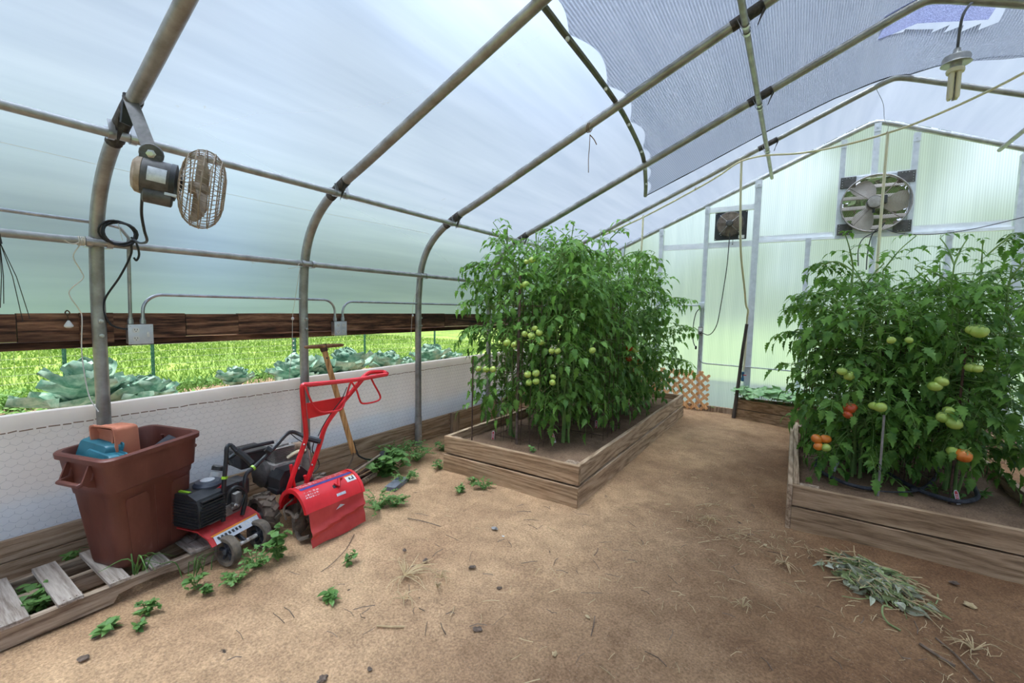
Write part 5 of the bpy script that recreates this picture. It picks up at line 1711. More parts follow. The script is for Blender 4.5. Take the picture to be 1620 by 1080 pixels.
st = O('sticker', hq(1.765, 1.835, 52, 70, .002), M_white, hood, world=True, label='white warning sticker with an orange top band and black figure')
O('sticker_band', hq(1.765, 1.835, 67, 70, .0026, 1), bpy.data.materials['decal_orange'], st, world=True, smooth=False)
O('sticker_figure', hq(1.785, 1.797, 56, 63, .0028, 1), M_black, st, world=True, smooth=False)
O('sticker_figure', hq(1.800, 1.815, 56, 59, .0028, 1), M_black, st, world=True, smooth=False)
O('sticker_figure', hq(1.814, 1.822, 56, 66, .0028, 1), M_black, st, world=True, smooth=False)
O('small_label', hq(1.66, 1.725, 30, 36, .002, 2), M_label, hood, world=True, smooth=False)
# cut-out: dark slot and latch
O('slot', hq(1.66, 1.70, 50, 58, .0014, 2), M_black, hood, world=True, smooth=False)
O('latch', MB().tube([hq(1.68, 1.69, 60, 61).v[0], hq(1.69, 1.7, 48, 50, .014).v[0], hq(1.72, 1.7, 66, 68, .01).v[0], hq(1.745, 1.7, 68, 70, .002).v[0]], .009, 6), M_red, hood, world=True)
# flap with creases
mb = MB()
NYf, NZf = 26, 14
vs = []
for j in range(NZf + 1):
    v = j / NZf
    for i in range(NYf + 1):
        u = i / NYf
        y = HY0 + .005 + (HY1 - HY0 - .01) * u + .012 * v
        z = (czh + .165 * math.sin(math.radians(18))) * (1 - v) + .004
        x = cxh + .152 * math.cos(math.radians(18)) + .002 + .012 * v
        c_ = v - (.62 - .28 * u)
        x += .016 * math.exp(-(c_ / .09) ** 2) - .012 * math.exp(-((c_ - .16) / .10) ** 2) + .004 * math.sin(u * 7 + v * 3) * v
        if v == 1: z += .010 * u + .004 * math.sin(u * 9)
        vs.append((x, y, z))
mb.add(vs, [(j * (NYf + 1) + i, j * (NYf + 1) + i + 1, (j + 1) * (NYf + 1) + i + 1, (j + 1) * (NYf + 1) + i) for j in range(NZf) for i in range(NYf)])
fl = O('flap', mb, M_redd, t, world=True, label='dust-covered red rubber flap with a crease')
xf = cxh + .152 * math.cos(math.radians(18)) + .008
O('triangle_decal', MB().add([(xf + .002, 1.635, .178), (xf + .002, 1.70, .190), (xf - .000, 1.668, .203)], [(0, 1, 2)]), M_label, fl, world=True, smooth=False)
# tines
for s_, y in enumerate((1.475, 1.55, 1.66, 1.77)):
    for k in range(3):
        a = k * 2 * PI / 3 + s_ * .9 + .6
        cx_, cz2 = cxh - .01, .135
        pts = [(cx_, y, cz2), (cx_ + .06 * math.cos(a), y, cz2 + .06 * math.sin(a)), (cx_ + .115 * math.cos(a + .25), y, cz2 + .115 * math.sin(a + .25)), (cx_ + .125 * math.cos(a + .6), y + .035, cz2 + .125 * math.sin(a + .6))]
        O('tine', MB().tube(bez(pts), [.013] * 10 + [.017] * 9 + [.017] * 6, 6, flat=.45), M_mud, t, world=True)
O('tine_shaft', MB().tube([(cxh - .01, 1.455, .135), (cxh - .01, 1.84, .135)], .018, 8), M_mud, t, world=True)
mb = MB().sph((cxh - .02, 1.50, .10), .062, 12, 8, (.8, .7, 1.1))
mb.v = [tuple(Vector(p) + Vector((1, 1, 1)) * .012 * noise.noise(Vector(p) * 30)) for p in mb.v]
O('mud_clod', mb, M_mud, t, world=True)
O('tine_guard', MB().tube(bez([(cxh - .03, 1.47, .26), (cxh - .08, 1.44, .20), (cxh - .06, 1.44, .13)]), .006, 6), M_mud, t, world=True)
# wheels
wheel('wheel', (-2.735, 1.405, .125), (0, 1, 0), .122, .085, t, M_mud, M_engine, 0, lugs=13, wob=.03, seed=3)
wheel('wheel', (-2.735, 1.80, .125), (0, 1, 0), .122, .085, t, M_rubber, M_engine, 0, lugs=13, wob=.02, seed=4)
O('wheel_shaft', MB().tube([(-2.735, 1.36, .125), (-2.735, 1.84, .125)], .013, 8), M_rust, t, world=True)
O('wheel_hub', MB().lathe([(.026, 0), (.026, .02), (.014, .022), (.014, .035)], 8, frame(Vector((-2.735, 1.375, .125)), (0, -1, 0))), M_rust, t, world=True)
# transmission and frame
O('transmission', MB().box(-2.80, -2.62, 1.56, 1.68, .08, .27, bev=.02), M_mud, t, False, True)
O('frame_rail', MB().box(-3.05, -2.60, 1.50, 1.53, .225, .255, bev=.004), M_blackm, t, False, True)
O('frame_rail', MB().box(-3.05, -2.60, 1.71, 1.74, .225, .255, bev=.004), M_blackm, t, False, True)
# engine
O('engine_block', MB().box(-2.98, -2.78, 1.50, 1.70, .255, .40, bev=.015), M_engine, t, False, True)
# faceted black shroud nearest the handle
sh = [(1.475, .25), (1.475, .335), (1.51, .385), (1.66, .385), (1.71, .33), (1.71, .25)]
mb = MB()
mb.prism([(y, z) for y, z in sh], -2.80, -2.70, 'x')
mb.v = [(x, y + ((.02 if y < 1.6 else -.02) if x > -2.75 else 0), z - (.012 if x > -2.75 and z > .3 else 0)) for x, y, z in mb.v]
O('belt_cover', mb, M_black, t, False, True, label='glossy black faceted engine shroud')
O('shroud_rim', MB().box(-2.81, -2.695, 1.47, 1.715, .235, .262, bev=.006), M_blackm, t, False, True)
O('air_cleaner', MB().box(-3.06, -2.90, 1.36, 1.52, .385, .475, Matrix.Identity(4), bev=.012), M_black, t, False, True, label='square black air cleaner box')
O('air_cleaner_lid', MB().box(-3.07, -2.89, 1.35, 1.53, .475, .495, bev=.008), M_blackm, t, False, True)
for k in range(9):
    O('fin', MB().box(-3.00 + .002 * k, -2.80, 1.52, 1.66, .405 + k * .011, .409 + k * .011), M_engine, t, False, True)
O('cylinder_head', MB().box(-2.97, -2.83, 1.545, 1.635, .40, .51, bev=.008), M_engine, t, False, True)
O('muffler', MB().lathe([(.02, -.055), (.036, -.045), (.036, .045), (.02, .055)], 14, frame(Vector((-2.85, 1.69, .455)), (.1, 1, .05))), mat('rusty_muffler', (.20, .11, .06), (.42, .30, .20), 20, .7, .3), t, world=True)
O('exhaust_guard', MB().tube(bez([(-2.80, 1.60, .42), (-2.79, 1.66, .445), (-2.80, 1.73, .44)]), .012, 6), M_pex, t, world=True)
O('fuel_tank', MB().lathe([(.02, -.05), (.05, -.04), (.05, .04), (.02, .05)], 14, frame(Vector((-2.93, 1.76, .42)), (.2, 1, 0))), M_engine, t, world=True)
O('recoil_starter', MB().lathe([(.09, 0), (.092, .03), (.06, .05), (.02, .055)], 20, frame(Vector((-2.90, 1.50, .33)), (0, -1, 0))), M_fangrey, t, world=True)
O('bolt', MB().sph((-2.697, 1.62, .365), .009, 8, 5), M_steelb, t, world=True)
# handlebars
r_ = .0155
hbz = wt('handlebar_tube', [(-2.660, 1.513, 0.230), (-2.635, 1.559, 0.391), (-2.610, 1.611, 0.557), (-2.600, 1.615, 0.616), (-2.580, 1.595, 0.730), (-2.550, 1.563, 0.909), (-2.545, 1.569, 0.945), (-2.540, 1.608, 0.944), (-2.520, 1.774, 0.940), (-2.510, 1.945, 0.937), (-2.500, 2.123, 0.943), (-2.495, 2.189, 0.945)], r_, M_red)
wt('handlebar_tube', [(-2.660, 1.633, 0.235), (-2.640, 1.681, 0.370), (-2.610, 1.723, 0.533), (-2.600, 1.736, 0.596), (-2.590, 1.763, 0.661), (-2.570, 1.827, 0.746), (-2.540, 1.916, 0.849), (-2.520, 1.985, 0.926), (-2.530, 2.014, 0.948), (-2.560, 2.094, 0.963), (-2.560, 2.210, 0.955), (-2.500, 2.193, 0.949)], r_, M_red)
wt('lever_bail', [(-2.520, 1.566, 0.940), (-2.510, 1.588, 0.863), (-2.510, 1.617, 0.806), (-2.510, 1.664, 0.760), (-2.510, 1.742, 0.750), (-2.510, 1.813, 0.753), (-2.520, 1.855, 0.818), (-2.510, 1.879, 0.906), (-2.510, 1.899, 0.925)], .0065, M_red)
wt('lever_bail', [(-2.500, 1.891, 0.923), (-2.500, 1.927, 0.866), (-2.500, 1.952, 0.795), (-2.500, 1.979, 0.764), (-2.500, 2.066, 0.758), (-2.500, 2.123, 0.767), (-2.500, 2.129, 0.799), (-2.500, 2.078, 0.884), (-2.500, 2.050, 0.934)], .0065, M_red)
vs = [(-2.575, 1.607, 0.819), (-2.555, 1.876, 0.823), (-2.575, 1.796, 0.721), (-2.585, 1.624, 0.715)]
mb = MB(); mb.v = vs + [(x - .006, y, z) for x, y, z in vs]; mb.f = [(0, 1, 2, 3), (7, 6, 5, 4)] + [(k, 4 + k, 4 + (k + 1) % 4, (k + 1) % 4) for k in range(4)]
O('handle_plate', mb, M_red, t, False, True)
wt('clutch_cable', [(-2.500, 1.851, 0.898), (-2.520, 1.821, 0.815), (-2.540, 1.767, 0.744), (-2.570, 1.721, 0.656), (-2.580, 1.686, 0.586)], .003, M_cord)
for p_ in ((-2.650, 1.516, 0.261), (-2.630, 1.570, 0.414), (-2.600, 1.601, 0.549), (-2.630, 1.674, 0.387), (-2.600, 1.707, 0.534), (-2.650, 1.636, 0.266)):
    O('bolt', MB().sph(p_, .0075, 7, 5), M_steelb, t, world=True)
wt('handle_brace', [(-2.660, 1.545, 0.419), (-2.660, 1.560, 0.302), (-2.660, 1.576, 0.233)], .011, M_red, 1)
wt('handle_brace', [(-2.660, 1.639, 0.319), (-2.660, 1.655, 0.257), (-2.660, 1.668, 0.223)], .011, M_red, 1)
wt('gear_rod', [(-2.660, 1.668, 0.512), (-2.660, 1.684, 0.356), (-2.680, 1.709, 0.235)], .006, M_conduit, 1)

# ================================================================ reel mower with the wooden T handle
t = T('reel_mower', 'old push reel mower with a wooden T-handle leaning against the white skirt', 'mower', (-2.95, 2.5, 0))
hp = [Vector((-3.140, 2.111, 1.103)), Vector((-2.970, 2.266, 0.208))]
d_ = (hp[1] - hp[0]); L = d_.length
x_ = Vector((.93, -.30, 0)); x_ = (x_ - d_.normalized() * x_.dot(d_.normalized())).normalized()
y_ = d_.normalized().cross(x_)
M_ = Matrix((x_, y_, d_.normalized())).transposed().to_4x4(); M_.translation = hp[0]
sh_ = O('shaft', MB().box(-.011, .011, -.020, .020, -.01, L * .97, M_, bev=.004), M_handle, t, False, True, label='varnished orange wooden shaft')
a_, b_ = Vector((-3.140, 1.951, 1.118)), Vector((-3.140, 2.292, 1.115))
mid_ = (a_ + b_) / 2
O('cross_grip', MB().tube([a_, a_.lerp(b_, .06), a_.lerp(b_, .3), mid_, a_.lerp(b_, .7), a_.lerp(b_, .94), b_], [.009, .014, .016, .019, .016, .014, .009], 10), mat('dark_handle', (.20, .08, .03), (.40, .19, .08), 14, .5), t, world=True, label='turned dark wooden cross grip')
O('grip_bracket', MB().box(-.016, .016, -.026, .026, -.03, .03, M_, bev=.005), M_rust, t, False, True)
O('bolt_hole', MB().lathe([(.007, 0), (.007, .002)], 10, M_ @ Matrix.Translation((.011, 0, .085)) @ Matrix.Rotation(PI / 2, 4, 'Y')), M_black, sh_, world=True)
O('socket_iron', MB().box(-.014, .014, -.026, -.021, L * .86, L * .99, M_), M_blackm, t, False, True)
mwc = Vector((-2.980, 2.570, 0.041))
R1 = .085
for k, dy in enumerate((0,)):
    wheel('wheel', (mwc.x, mwc.y, R1), (.85, .5, 0), R1, .045, t, M_hose, M_black, 5, wob=.01, seed=9)
w2c = (mwc.x + .34, mwc.y - .16, R1)
wheel('wheel', (-2.86, 2.03, R1), (.85, .5, 0), R1, .045, t, M_hose, M_black, 5, wob=.01, seed=10)
wt('fork_arm', [(-2.970, 2.285, 0.256), (-2.960, 2.302, 0.205), (-2.950, 2.403, 0.147), (mwc.x + .03, mwc.y, R1 + .03)], .007, M_blackm)
wt('fork_arm', [(-2.960, 2.247, 0.247), (-2.940, 2.219, 0.201), (-2.850, 2.099, 0.179), (-2.780, 2.003, 0.161)], .005, M_rust)
wt('tie_rod', [(mwc.x, mwc.y - .02, .15), (-2.720, 2.024, 0.178)], .008, M_dusty, 1)
ax_ = (Vector((mwc.x, mwc.y, R1)) - Vector((-2.86, 2.03, R1)))
Fr = frame(Vector((-2.86, 2.03, R1 - .01)), ax_)
Lr = ax_.length
for k in range(5):
    pts = []
    for j in range(9):
        a = 2 * PI * k / 5 + 1.3 * j / 8
        pts.append(Fr @ Vector((.062 * math.cos(a), .062 * math.sin(a), .03 + (Lr - .06) * j / 8)))
    O('reel_blade', MB().tube(pts, .009, 5, flat=.3), M_rust, t, world=True)
O('reel_shaft', MB().tube([Fr @ Vector((0, 0, 0)), Fr @ Vector((0, 0, Lr))], .010, 6), M_rust, t, world=True)
O('bed_knife', MB().box(.035, .075, -.01, .0, .02, Lr - .02, Fr @ Matrix.Rotation(-1.2, 4, 'Z')), M_rust, t, False, True)
O('roller', MB().tube([(-2.80, 2.08, .03), (-2.90, 2.42, .03)], .022, 10), M_zwood, t, world=True)
o = O('stone_slab', MB().box(-.11, .11, -.045, .045, 0, .035, bev=.006), mat('slate', (.12, .13, .15), (.22, .23, .25), 14, .8, 0, .3), None, False)
o.location = (-2.62, 2.40, 0); o.rotation_euler = (0, 0, 1.9)
tag(o, 'flat blue-grey stone slab by the weeds in front of the reel mower', 'stone')
# ================================================================ raised beds
def bedboard(name, p0, p1, z0, z1, th, m, parent, seed, lab=None):
    """board between ground points p0, p1 (outer face line), thickness th to the left of p0->p1"""
    a = Vector((*p0, 0)); b = Vector((*p1, 0)); d = (b - a); L = d.length; d.normalize(); n_ = Vector((-d.y, d.x, 0))
    N = max(2, int(L / .15)); q_ = seed * 3.7
    vs = []
    for i in range(N + 1):
        f = i / N
        w_ = .004 * noise.noise(Vector((f * L * 1.5, q_, 0)))
        zt = z1 + .004 * noise.noise(Vector((f * L * 2, q_, 3))); zb = z0 + .003 * noise.noise(Vector((f * L * 2, q_, 6)))
        e = .0025
        for (o_, z) in ((0, zb), (0, zt - e), (e, zt), (th - e, zt), (th, zt - e), (th, zb)):
            p = a + d * (f * L) + n_ * (o_ + w_); vs.append((p.x, p.y, z))
    fs = [(i * 6 + k, i * 6 + (k + 1) % 6, (i + 1) * 6 + (k + 1) % 6, (i + 1) * 6 + k) for i in range(N) for k in range(6)]
    fs += [tuple(range(5, -1, -1)), tuple(N * 6 + k for k in range(6))]
    mb = MB().add(vs, fs)
    return O(name, mb, m, parent, False, True, label=lab)

def soil_sheet(x0, x1, y0, y1, z, lab, amp=.022, poly=None):
    nx, ny = int((x1 - x0) / .045), int((y1 - y0) / .045)
    vs = []
    for j in range(ny + 1):
        for i in range(nx + 1):
            x = x0 + (x1 - x0) * i / nx; y = y0 + (y1 - y0) * j / ny
            e = min(x - x0, x1 - x, y - y0, y1 - y)
            zz = z + amp * (noise.noise(Vector((x * 3, y * 3, 1))) + .6 * noise.noise(Vector((x * 8, y * 8, 2)))) + .007 * noise.noise(Vector((x * 25, y * 25, 2))) - (.012 if e < .05 else 0)
            vs.append((x, y, zz))
    mb = MB().add(vs, [(j * (nx + 1) + i, j * (nx + 1) + i + 1, (j + 1) * (nx + 1) + i + 1, (j + 1) * (nx + 1) + i) for j in range(ny) for i in range(nx)])
    return mb
BT = .302
t = T('raised_bed', 'left raised bed of two weathered boards high, full of tall tomatoes', 'raised bed', (-1.91, 4.6, 0), group='wooden raised beds')
x0, x1, y0, y1 = -2.565, -1.275, 2.905, 6.38
for (za, zb, k) in ((-.03, .142, 0), (.156, BT, 1)):
    o_ = .022 if k == 0 else 0
    bedboard('board', (x0 - .0, y0 - o_ * .5), (x1 + .01, y0 - o_ * .5), za, zb, .036, M_bedx, t, 1 + k)
    bedboard('board', (x1 + o_ * .5, y0 + .002), (x1 + .03 + o_ * .5, y1), za, zb - .006 * k, .036, M_bedy, t, 5 + k)
    bedboard('board', (x1, y1), (x0, y1), za, zb - .01, .036, M_bedx, t, 9 + k)
    bedboard('board', (x0, y1), (x0, y0 + .036), za, zb, .036, M_bedy, t, 13 + k)
O('corner_block', MB().box(x1 - .135, x1 - .04, y0 + .04, y0 + .13, .05, .292, bev=.004), M_zwood, t, False, True)
O('corner_block', MB().box(x0 + .04, x0 + .13, y0 + .04, y0 + .10, .05, .285, bev=.004), M_zwood, t, False, True)
mb = soil_sheet(x0 + .03, x1 - .02, y0 + .03, y1 - .03, .225, '')
tag(O('bed_soil', mb, M_soil, None, True), 'dark soil filling the left raised bed', 'soil')
t = T('raised_bed', 'right raised bed in the foreground with long grained front boards', 'raised bed', (.7, 4.5, 0), group='wooden raised beds')
x0, x1, y0, y1 = .055, 1.395, 3.49, 5.56
for (za, zb, k) in ((-.03, .136, 0), (.149, .285, 1)):
    bedboard('board', (x0, y0 - (0 if k else .008)), (x1, y0 - (0 if k else .008)), za, zb, .036, M_bedx, t, 21 + k)
    bedboard('board', (x1, y0 + .036), (x1, y1), za, zb, .036, M_bedy, t, 25 + k)
    bedboard('board', (x1 - .036, y1), (x0, y1), za, zb - .01, .036, M_bedx, t, 29 + k)
    bedboard('board', (x0 + (.0 if k else .004), y1), (x0, y0 + .036), za, zb + .006 * k, .036, M_bedy, t, 33 + k)
O('face_board', MB().box(x0 - .030, x0 - .002, y0 - .01, y1 - .1, -.02, .292, bev=.003), M_bedy, t, False, True, label='extra side board with an orange end grain')
O('corner_block', MB().box(x0 + .04, x0 + .15, y0 + .04, y0 + .10, .05, .283, bev=.004), M_zwood, t, False, True)
O('corner_block', MB().box(x0 + .04, x0 + .14, y1 - .12, y1 - .05, .05, .275, bev=.004), M_zwood, t, False, True)
mb = soil_sheet(x0 + .03, x1 - .03, y0 + .03, y1 - .03, .215, '')
tag(O('bed_soil', mb, M_soil, None, True), 'dark soil filling the right raised bed around the black hose', 'soil')
t = T('planter_bed', 'long low wooden planter at the foot of the gable with seedlings and dill', 'raised bed', (.6, 6.6, 0), group='wooden raised beds')
pa, pb = Vector((-.62, 6.72)), Vector((1.885, 6.28))
for (za, zb, k) in ((-.03, .122, 0), (.132, .262, 1)):
    bedboard('board', tuple(pa), tuple(pb), za, zb, .036, M_bedx, t, 41 + k)
    bedboard('board', (pb.x, pb.y + .0), (pb.x + .03, 6.86), za, zb, .036, M_bedy, t, 45 + k)
    bedboard('board', (pa.x, 6.89), (pa.x, pa.y + .04), za, zb, .036, M_bedy, t, 47 + k)
    bedboard('board', (1.88, 6.90), (pa.x, 6.90), za, zb, .03, M_bedx, t, 49 + k)
O('end_post', MB().box(pb.x + .004, pb.x + .045, pb.y - .01, pb.y + .05, 0, .285, bev=.003), M_zwood, t, False, True)
mb = MB()
n = 60
for i in range(n + 1):
    f = i / n; x = pa.x + .04 + (pb.x - pa.x - .05) * f; yf = pa.y + .03 + (pb.y - pa.y) * f
    for j in range(7):
        y = yf + (6.88 - yf) * j / 6
        mb.v.append((x, y, .225 + .02 * noise.noise(Vector((x * 5, y * 5, 0)))))
mb.f = [(i * 7 + j, (i + 1) * 7 + j, (i + 1) * 7 + j + 1, i * 7 + j + 1) for i in range(n) for j in range(6)]
tag(O('bed_soil', mb, M_soil, None, True), 'soil in the long planter below the gable', 'soil')

# ---------------------------------------------------------------- lattice
t = T('lattice_panel', 'orange garden lattice panel leaning at the foot of the gable', 'lattice', (-1.5, 6.85, 0))
lx0, lx1, lz0, lz1 = -2.42, -1.0, .02, .57
def clipseg(p, q_):
    t0, t1 = 0, 1
    dx, dz = q_[0] - p[0], q_[1] - p[1]
    for pp, qq in ((-dx, p[0] - lx0), (dx, lx1 - p[0]), (-dz, p[1] - lz0), (dz, lz1 - p[1])):
        if abs(pp) < 1e-9:
            if qq < 0: return None
        else:
            r__ = qq / pp
            if pp < 0: t0 = max(t0, r__)
            else: t1 = min(t1, r__)
    if t0 >= t1: return None
    return (p[0] + dx * t0, p[1] + dz * t0), (p[0] + dx * t1, p[1] + dz * t1)
k_ = 0
for s_ in (1, -1):
    c = lx0 - 1.0
    while c < lx1 + 1.0:
        sg = clipseg((c, lz0 - .01), (c + s_ * .8, lz0 - .01 + .8))
        if sg:
            (ax, az), (bx_, bz_) = sg
            if math.hypot(bx_ - ax, bz_ - az) > .05:
                y = 6.84 + (.008 if s_ > 0 else -.0)
                a = Vector((ax, y, az)); b = Vector((bx_, y, bz_)); d = (b - a); L = d.length; d.normalize()
                nn = Vector((-d.z, 0, d.x))
                w_ = .0205
                n_ = 6
                prof = [a - nn * w_, b - nn * w_] + [b + d * w_ * math.sin(PI * j / n_) - nn * w_ * math.cos(PI * j / n_) for j in range(1, n_)] + [b + nn * w_, a + nn * w_]
                vs = [tuple(p) for p in prof] + [(p.x, p.y + .007, p.z) for p in prof]
                m_ = len(prof)
                O('slat', MB().add(vs, [tuple(range(m_ - 1, -1, -1)), tuple(range(m_, 2 * m_))] + [(i, (i + 1) % m_, m_ + (i + 1) % m_, m_ + i) for i in range(m_)]), M_lat, t, False, True)
        c += .136

# ================================================================ leaves
def leaflet_tpl(lobed=1):
    """tomato leaflet along +y, unit length; returns verts, faces (two folded halves with lobes)"""
    pr = [(0, .015), (.08, .09), (.15, .24), (.20, .28), (.27, .15), (.35, .27), (.42, .25), (.48, .14), (.56, .21), (.63, .18), (.69, .10), (.82, .075), (1.0, 0)] if lobed else [(0, .02), (.15, .2), (.35, .30), (.6, .26), (.8, .14), (1, 0)]
    vs = [Vector((0, y, 0)) for y, _ in pr]
    n = len(pr)
    L = [Vector((-w_, y + .05 * w_, .25 * w_)) for y, w_ in pr]
    R = [Vector((w_, y + .05 * w_, .25 * w_)) for y, w_ in pr]
    vs = vs + L + R
    fs = []
    for i in range(n - 1):
        fs.append((i, i + 1, n + i + 1, n + i)); fs.append((i + 1, i, 2 * n + i, 2 * n + i + 1))
    for v in vs: v.z -= .28 * v.y * v.y
    return vs, fs
LT = leaflet_tpl(1); LS = leaflet_tpl(0)
def put(mb, tpl, M, s):
    b = len(mb.v)
    mb.v += [tuple(M @ (v * s)) for v in tpl[0]]
    mb.f += [tuple(i + b for i in f) for f in tpl[1]]
def dirmat(o, d, roll, q):
    d = d.normalized()
    x = d.cross(Vector((0, 0, 1)))
    if x.length < .05: x = Vector((1, 0, 0))
    x.normalize(); z = x.cross(d)
    if roll: R_ = Matrix.Rotation(roll, 3, d); x = R_ @ x; z = R_ @ z
    m = Matrix((x, d, z)).transposed().to_4x4(); m.translation = o
    return m
def compound(mb, st, p, az, el, L, q, tpl=None, pairs=3, droop=1.4, size=.34):
    """a tomato leaf: rachis from p, drooping, with leaflet pairs"""
    tpl = tpl or LT
    pts = [Vector(p)]; e = el; N = 7; a = az
    ds = []
    for k in range(N):
        d = Vector((math.cos(a) * math.cos(e), math.sin(a) * math.cos(e), math.sin(e)))
        ds.append(d); pts.append(pts[-1] + d * (L / N)); e -= droop / N * q.uniform(.6, 1.4); a += q.uniform(-.08, .08)
    st.tube([pts[0], pts[2], pts[4], pts[7]], [.0028, .0022, .0018, .001], 3, caps=False)
    for k in range(pairs):
        f = .32 + .60 * k / max(1, pairs - 1) * .85
        i = int(f * N); o = pts[i]; d = ds[min(i, N - 1)]
        side = d.cross(Vector((0, 0, 1)))
        if side.length < .05: side = Vector((1, 0, 0))
        side.normalize()
        for s_ in (-1, 1):
            dd = (side * s_ * q.uniform(.8, 1.1) + d * q.uniform(.35, .8) + Vector((0, 0, -q.uniform(.0, .45))))
            put(mb, tpl, dirmat(o + side * s_ * .008, dd, q.uniform(-.5, .5), q), L * size * q.uniform(.7, 1.1) * (1 - .12 * abs(k - 1)))
    put(mb, tpl, dirmat(pts[-1], ds[-1] + Vector((0, 0, -.2)), q.uniform(-.4, .4), q), L * size * 1.2)

def tomato(p, r, m, parent, q, calyx=True):
    mb = MB()
    nu, nv = 14, 8
    ph = q.uniform(0, 6)
    vs = [(0, 0, r * .80)]
    for i in range(1, nv):
        a = PI * i / nv
        for k in range(nu):
            th = 2 * PI * k / nu
            rr_ = r * (1 + .05 * math.cos(5 * th + ph) * math.sin(a)) * (1 - .0)
            vs.append((rr_ * math.sin(a) * math.cos(th), rr_ * math.sin(a) * math.sin(th), r * .86 * math.cos(a)))
    vs.append((0, 0, -r * .84))
    vs[0] = (0, 0, r * .70)
    fs = []
    for k in range(nu):
        l = (k + 1) % nu
        fs.append((0, 1 + k, 1 + l)); fs += [(1 + i * nu + k, 1 + (i + 1) * nu + k, 1 + (i + 1) * nu + l, 1 + i * nu + l) for i in range(nv - 2)]
        fs.append((len(vs) - 1, 1 + (nv - 2) * nu + l, 1 + (nv - 2) * nu + k))
    M = Matrix.Translation(p) @ Matrix.Rotation(q.uniform(-.5, .5), 4, 'X') @ Matrix.Rotation(q.uniform(-.5, .5), 4, 'Y')
    mb.add(vs, fs, M)
    o = O('tomato', mb, m, parent, True, True)
    cl = MB()
    for k in range(5):
        a = 2 * PI * k / 5 + ph
        c_, s_ = math.cos(a), math.sin(a)
        cl.add([(0, 0, r * .74), (c_ * r * .35 - s_ * r * .12, s_ * r * .35 + c_ * r * .12, r * .84), (c_ * r * .8, s_ * r * .8, r * .74), (c_ * r * .35 + s_ * r * .12, s_ * r * .35 - c_ * r * .12, r * .84)], [(0, 1, 2, 3)], M)
    cl.tube([(0, 0, r * .74), (0, .004, r * 1.15), (r * .2, .01, r * 1.5)], [.003, .0025, .003], 5, M=M)
    O('calyx', cl, M_stem, o, False, True)
    return o

def tomato_plant(x, y, z0, h, R_, lab, seed, n=150, zlow=.32, lean=(0, 0), shoots=6, arms=()):
    q = random.Random(seed)
    t = T('tomato_plant', lab, 'tomato plant', (x, y, z0), group=None)
    st = MB(); lf = MB(); yl = MB()
    def env(f):  # radius over the height fraction
        return R_ * (.55 + .55 * math.sin(PI * min(1, f * .95 + .12)) ** .7)
    mains = []
    for k in range(5):
        a = 2 * PI * k / 5 + q.uniform(-.4, .4)
        r1 = R_ * q.uniform(.15, .5)
        b0 = Vector((x + math.cos(a) * .035, y + math.sin(a) * .035, z0 - .02))
        pts = [b0]
        for i in range(1, 8):
            f = i / 7
            pts.append(Vector((x + lean[0] * f + math.cos(a + f * .6) * r1 * min(1, f * 1.8), y + lean[1] * f + math.sin(a + f * .6) * r1 * min(1, f * 1.8), z0 + (h * q.uniform(.80, 1.0)) * f)) + Vector((q.gauss(0, .012), q.gauss(0, .012), 0)))
        pts = bez(pts, 3)
        mains.append(pts)
        st.tube(pts, [.0105 - .006 * i / len(pts) for i in range(len(pts))], 6)
    for k in range(n):
        f = zlow + (1 - zlow) * (k + q.random()) / n
        m_ = q.choice(mains); o = m_[min(len(m_) - 1, int(f * (len(m_) - 1)))]
        az = q.uniform(0, 2 * PI)
        e = env(f)
        out = Vector((math.cos(az), math.sin(az), 0))
        s0 = o + out * e * q.uniform(.05, .5) + Vector((0, 0, q.uniform(-.05, .05)))
        L = q.uniform(.20, .32) * (1.0 if f < .9 else .75)
        el = q.uniform(.0, .8) if f > .5 else q.uniform(-.5, .5)
        st.tube([o, o.lerp(s0, .5) + Vector((0, 0, .02)), s0], [.004, .0035, .003], 3, caps=False)
        compound(lf if q.random() < (.93 if f < .8 else .45) else yl, st, s0, az + q.uniform(-.6, .6), el, L, q, pairs=3, droop=q.uniform(.9, 2.1), size=q.uniform(.27, .36))
    for k in range(shoots):
        m_ = q.choice(mains); o = m_[-1 - q.randrange(4)]
        az = q.uniform(0, 2 * PI); H_ = q.uniform(.10, .28)
        p1 = o + Vector((math.cos(az) * .10, math.sin(az) * .10, H_ * .6)); p2 = p1 + Vector((math.cos(az) * .10, math.sin(az) * .10, H_ * .4))
        st.tube(bez([o, p1, p2], 4), [.006] * 4 + [.004] * 5, 5)
        for j in range(5):
            compound(yl, st, o.lerp(p1, .5 + .12 * j) if j < 4 else p2, az + j * 2.4, .6, q.uniform(.10, .20), q, pairs=2, droop=1.2, size=.42)
    for (dx, dy, dz, az, L_) in arms:
        o = Vector((x + dx * .3, y + dy * .3, z0 + dz - .1)); p1 = Vector((x + dx * .7, y + dy * .7, z0 + dz)); p2 = p1 + Vector((math.cos(az) * L_, math.sin(az) * L_, .03))
        P = bez([o, p1, p1.lerp(p2, .5) + Vector((0, 0, .04)), p2], 4)
        st.tube(P, .005, 5)
        for j in range(4, len(P)):
            compound(yl if j > 9 else lf, st, P[j], az + (1 if j % 2 else -1) * q.uniform(.5, 1.3), .2, q.uniform(.16, .24), q, pairs=3, droop=1.6, size=.36)
    O('stems', st, M_stem, t, True, True)
    O('foliage', lf, M_leaf, t, True, True)
    O('young_leaves', yl, M_leafl, t, True, True)
    return t
TP = {}
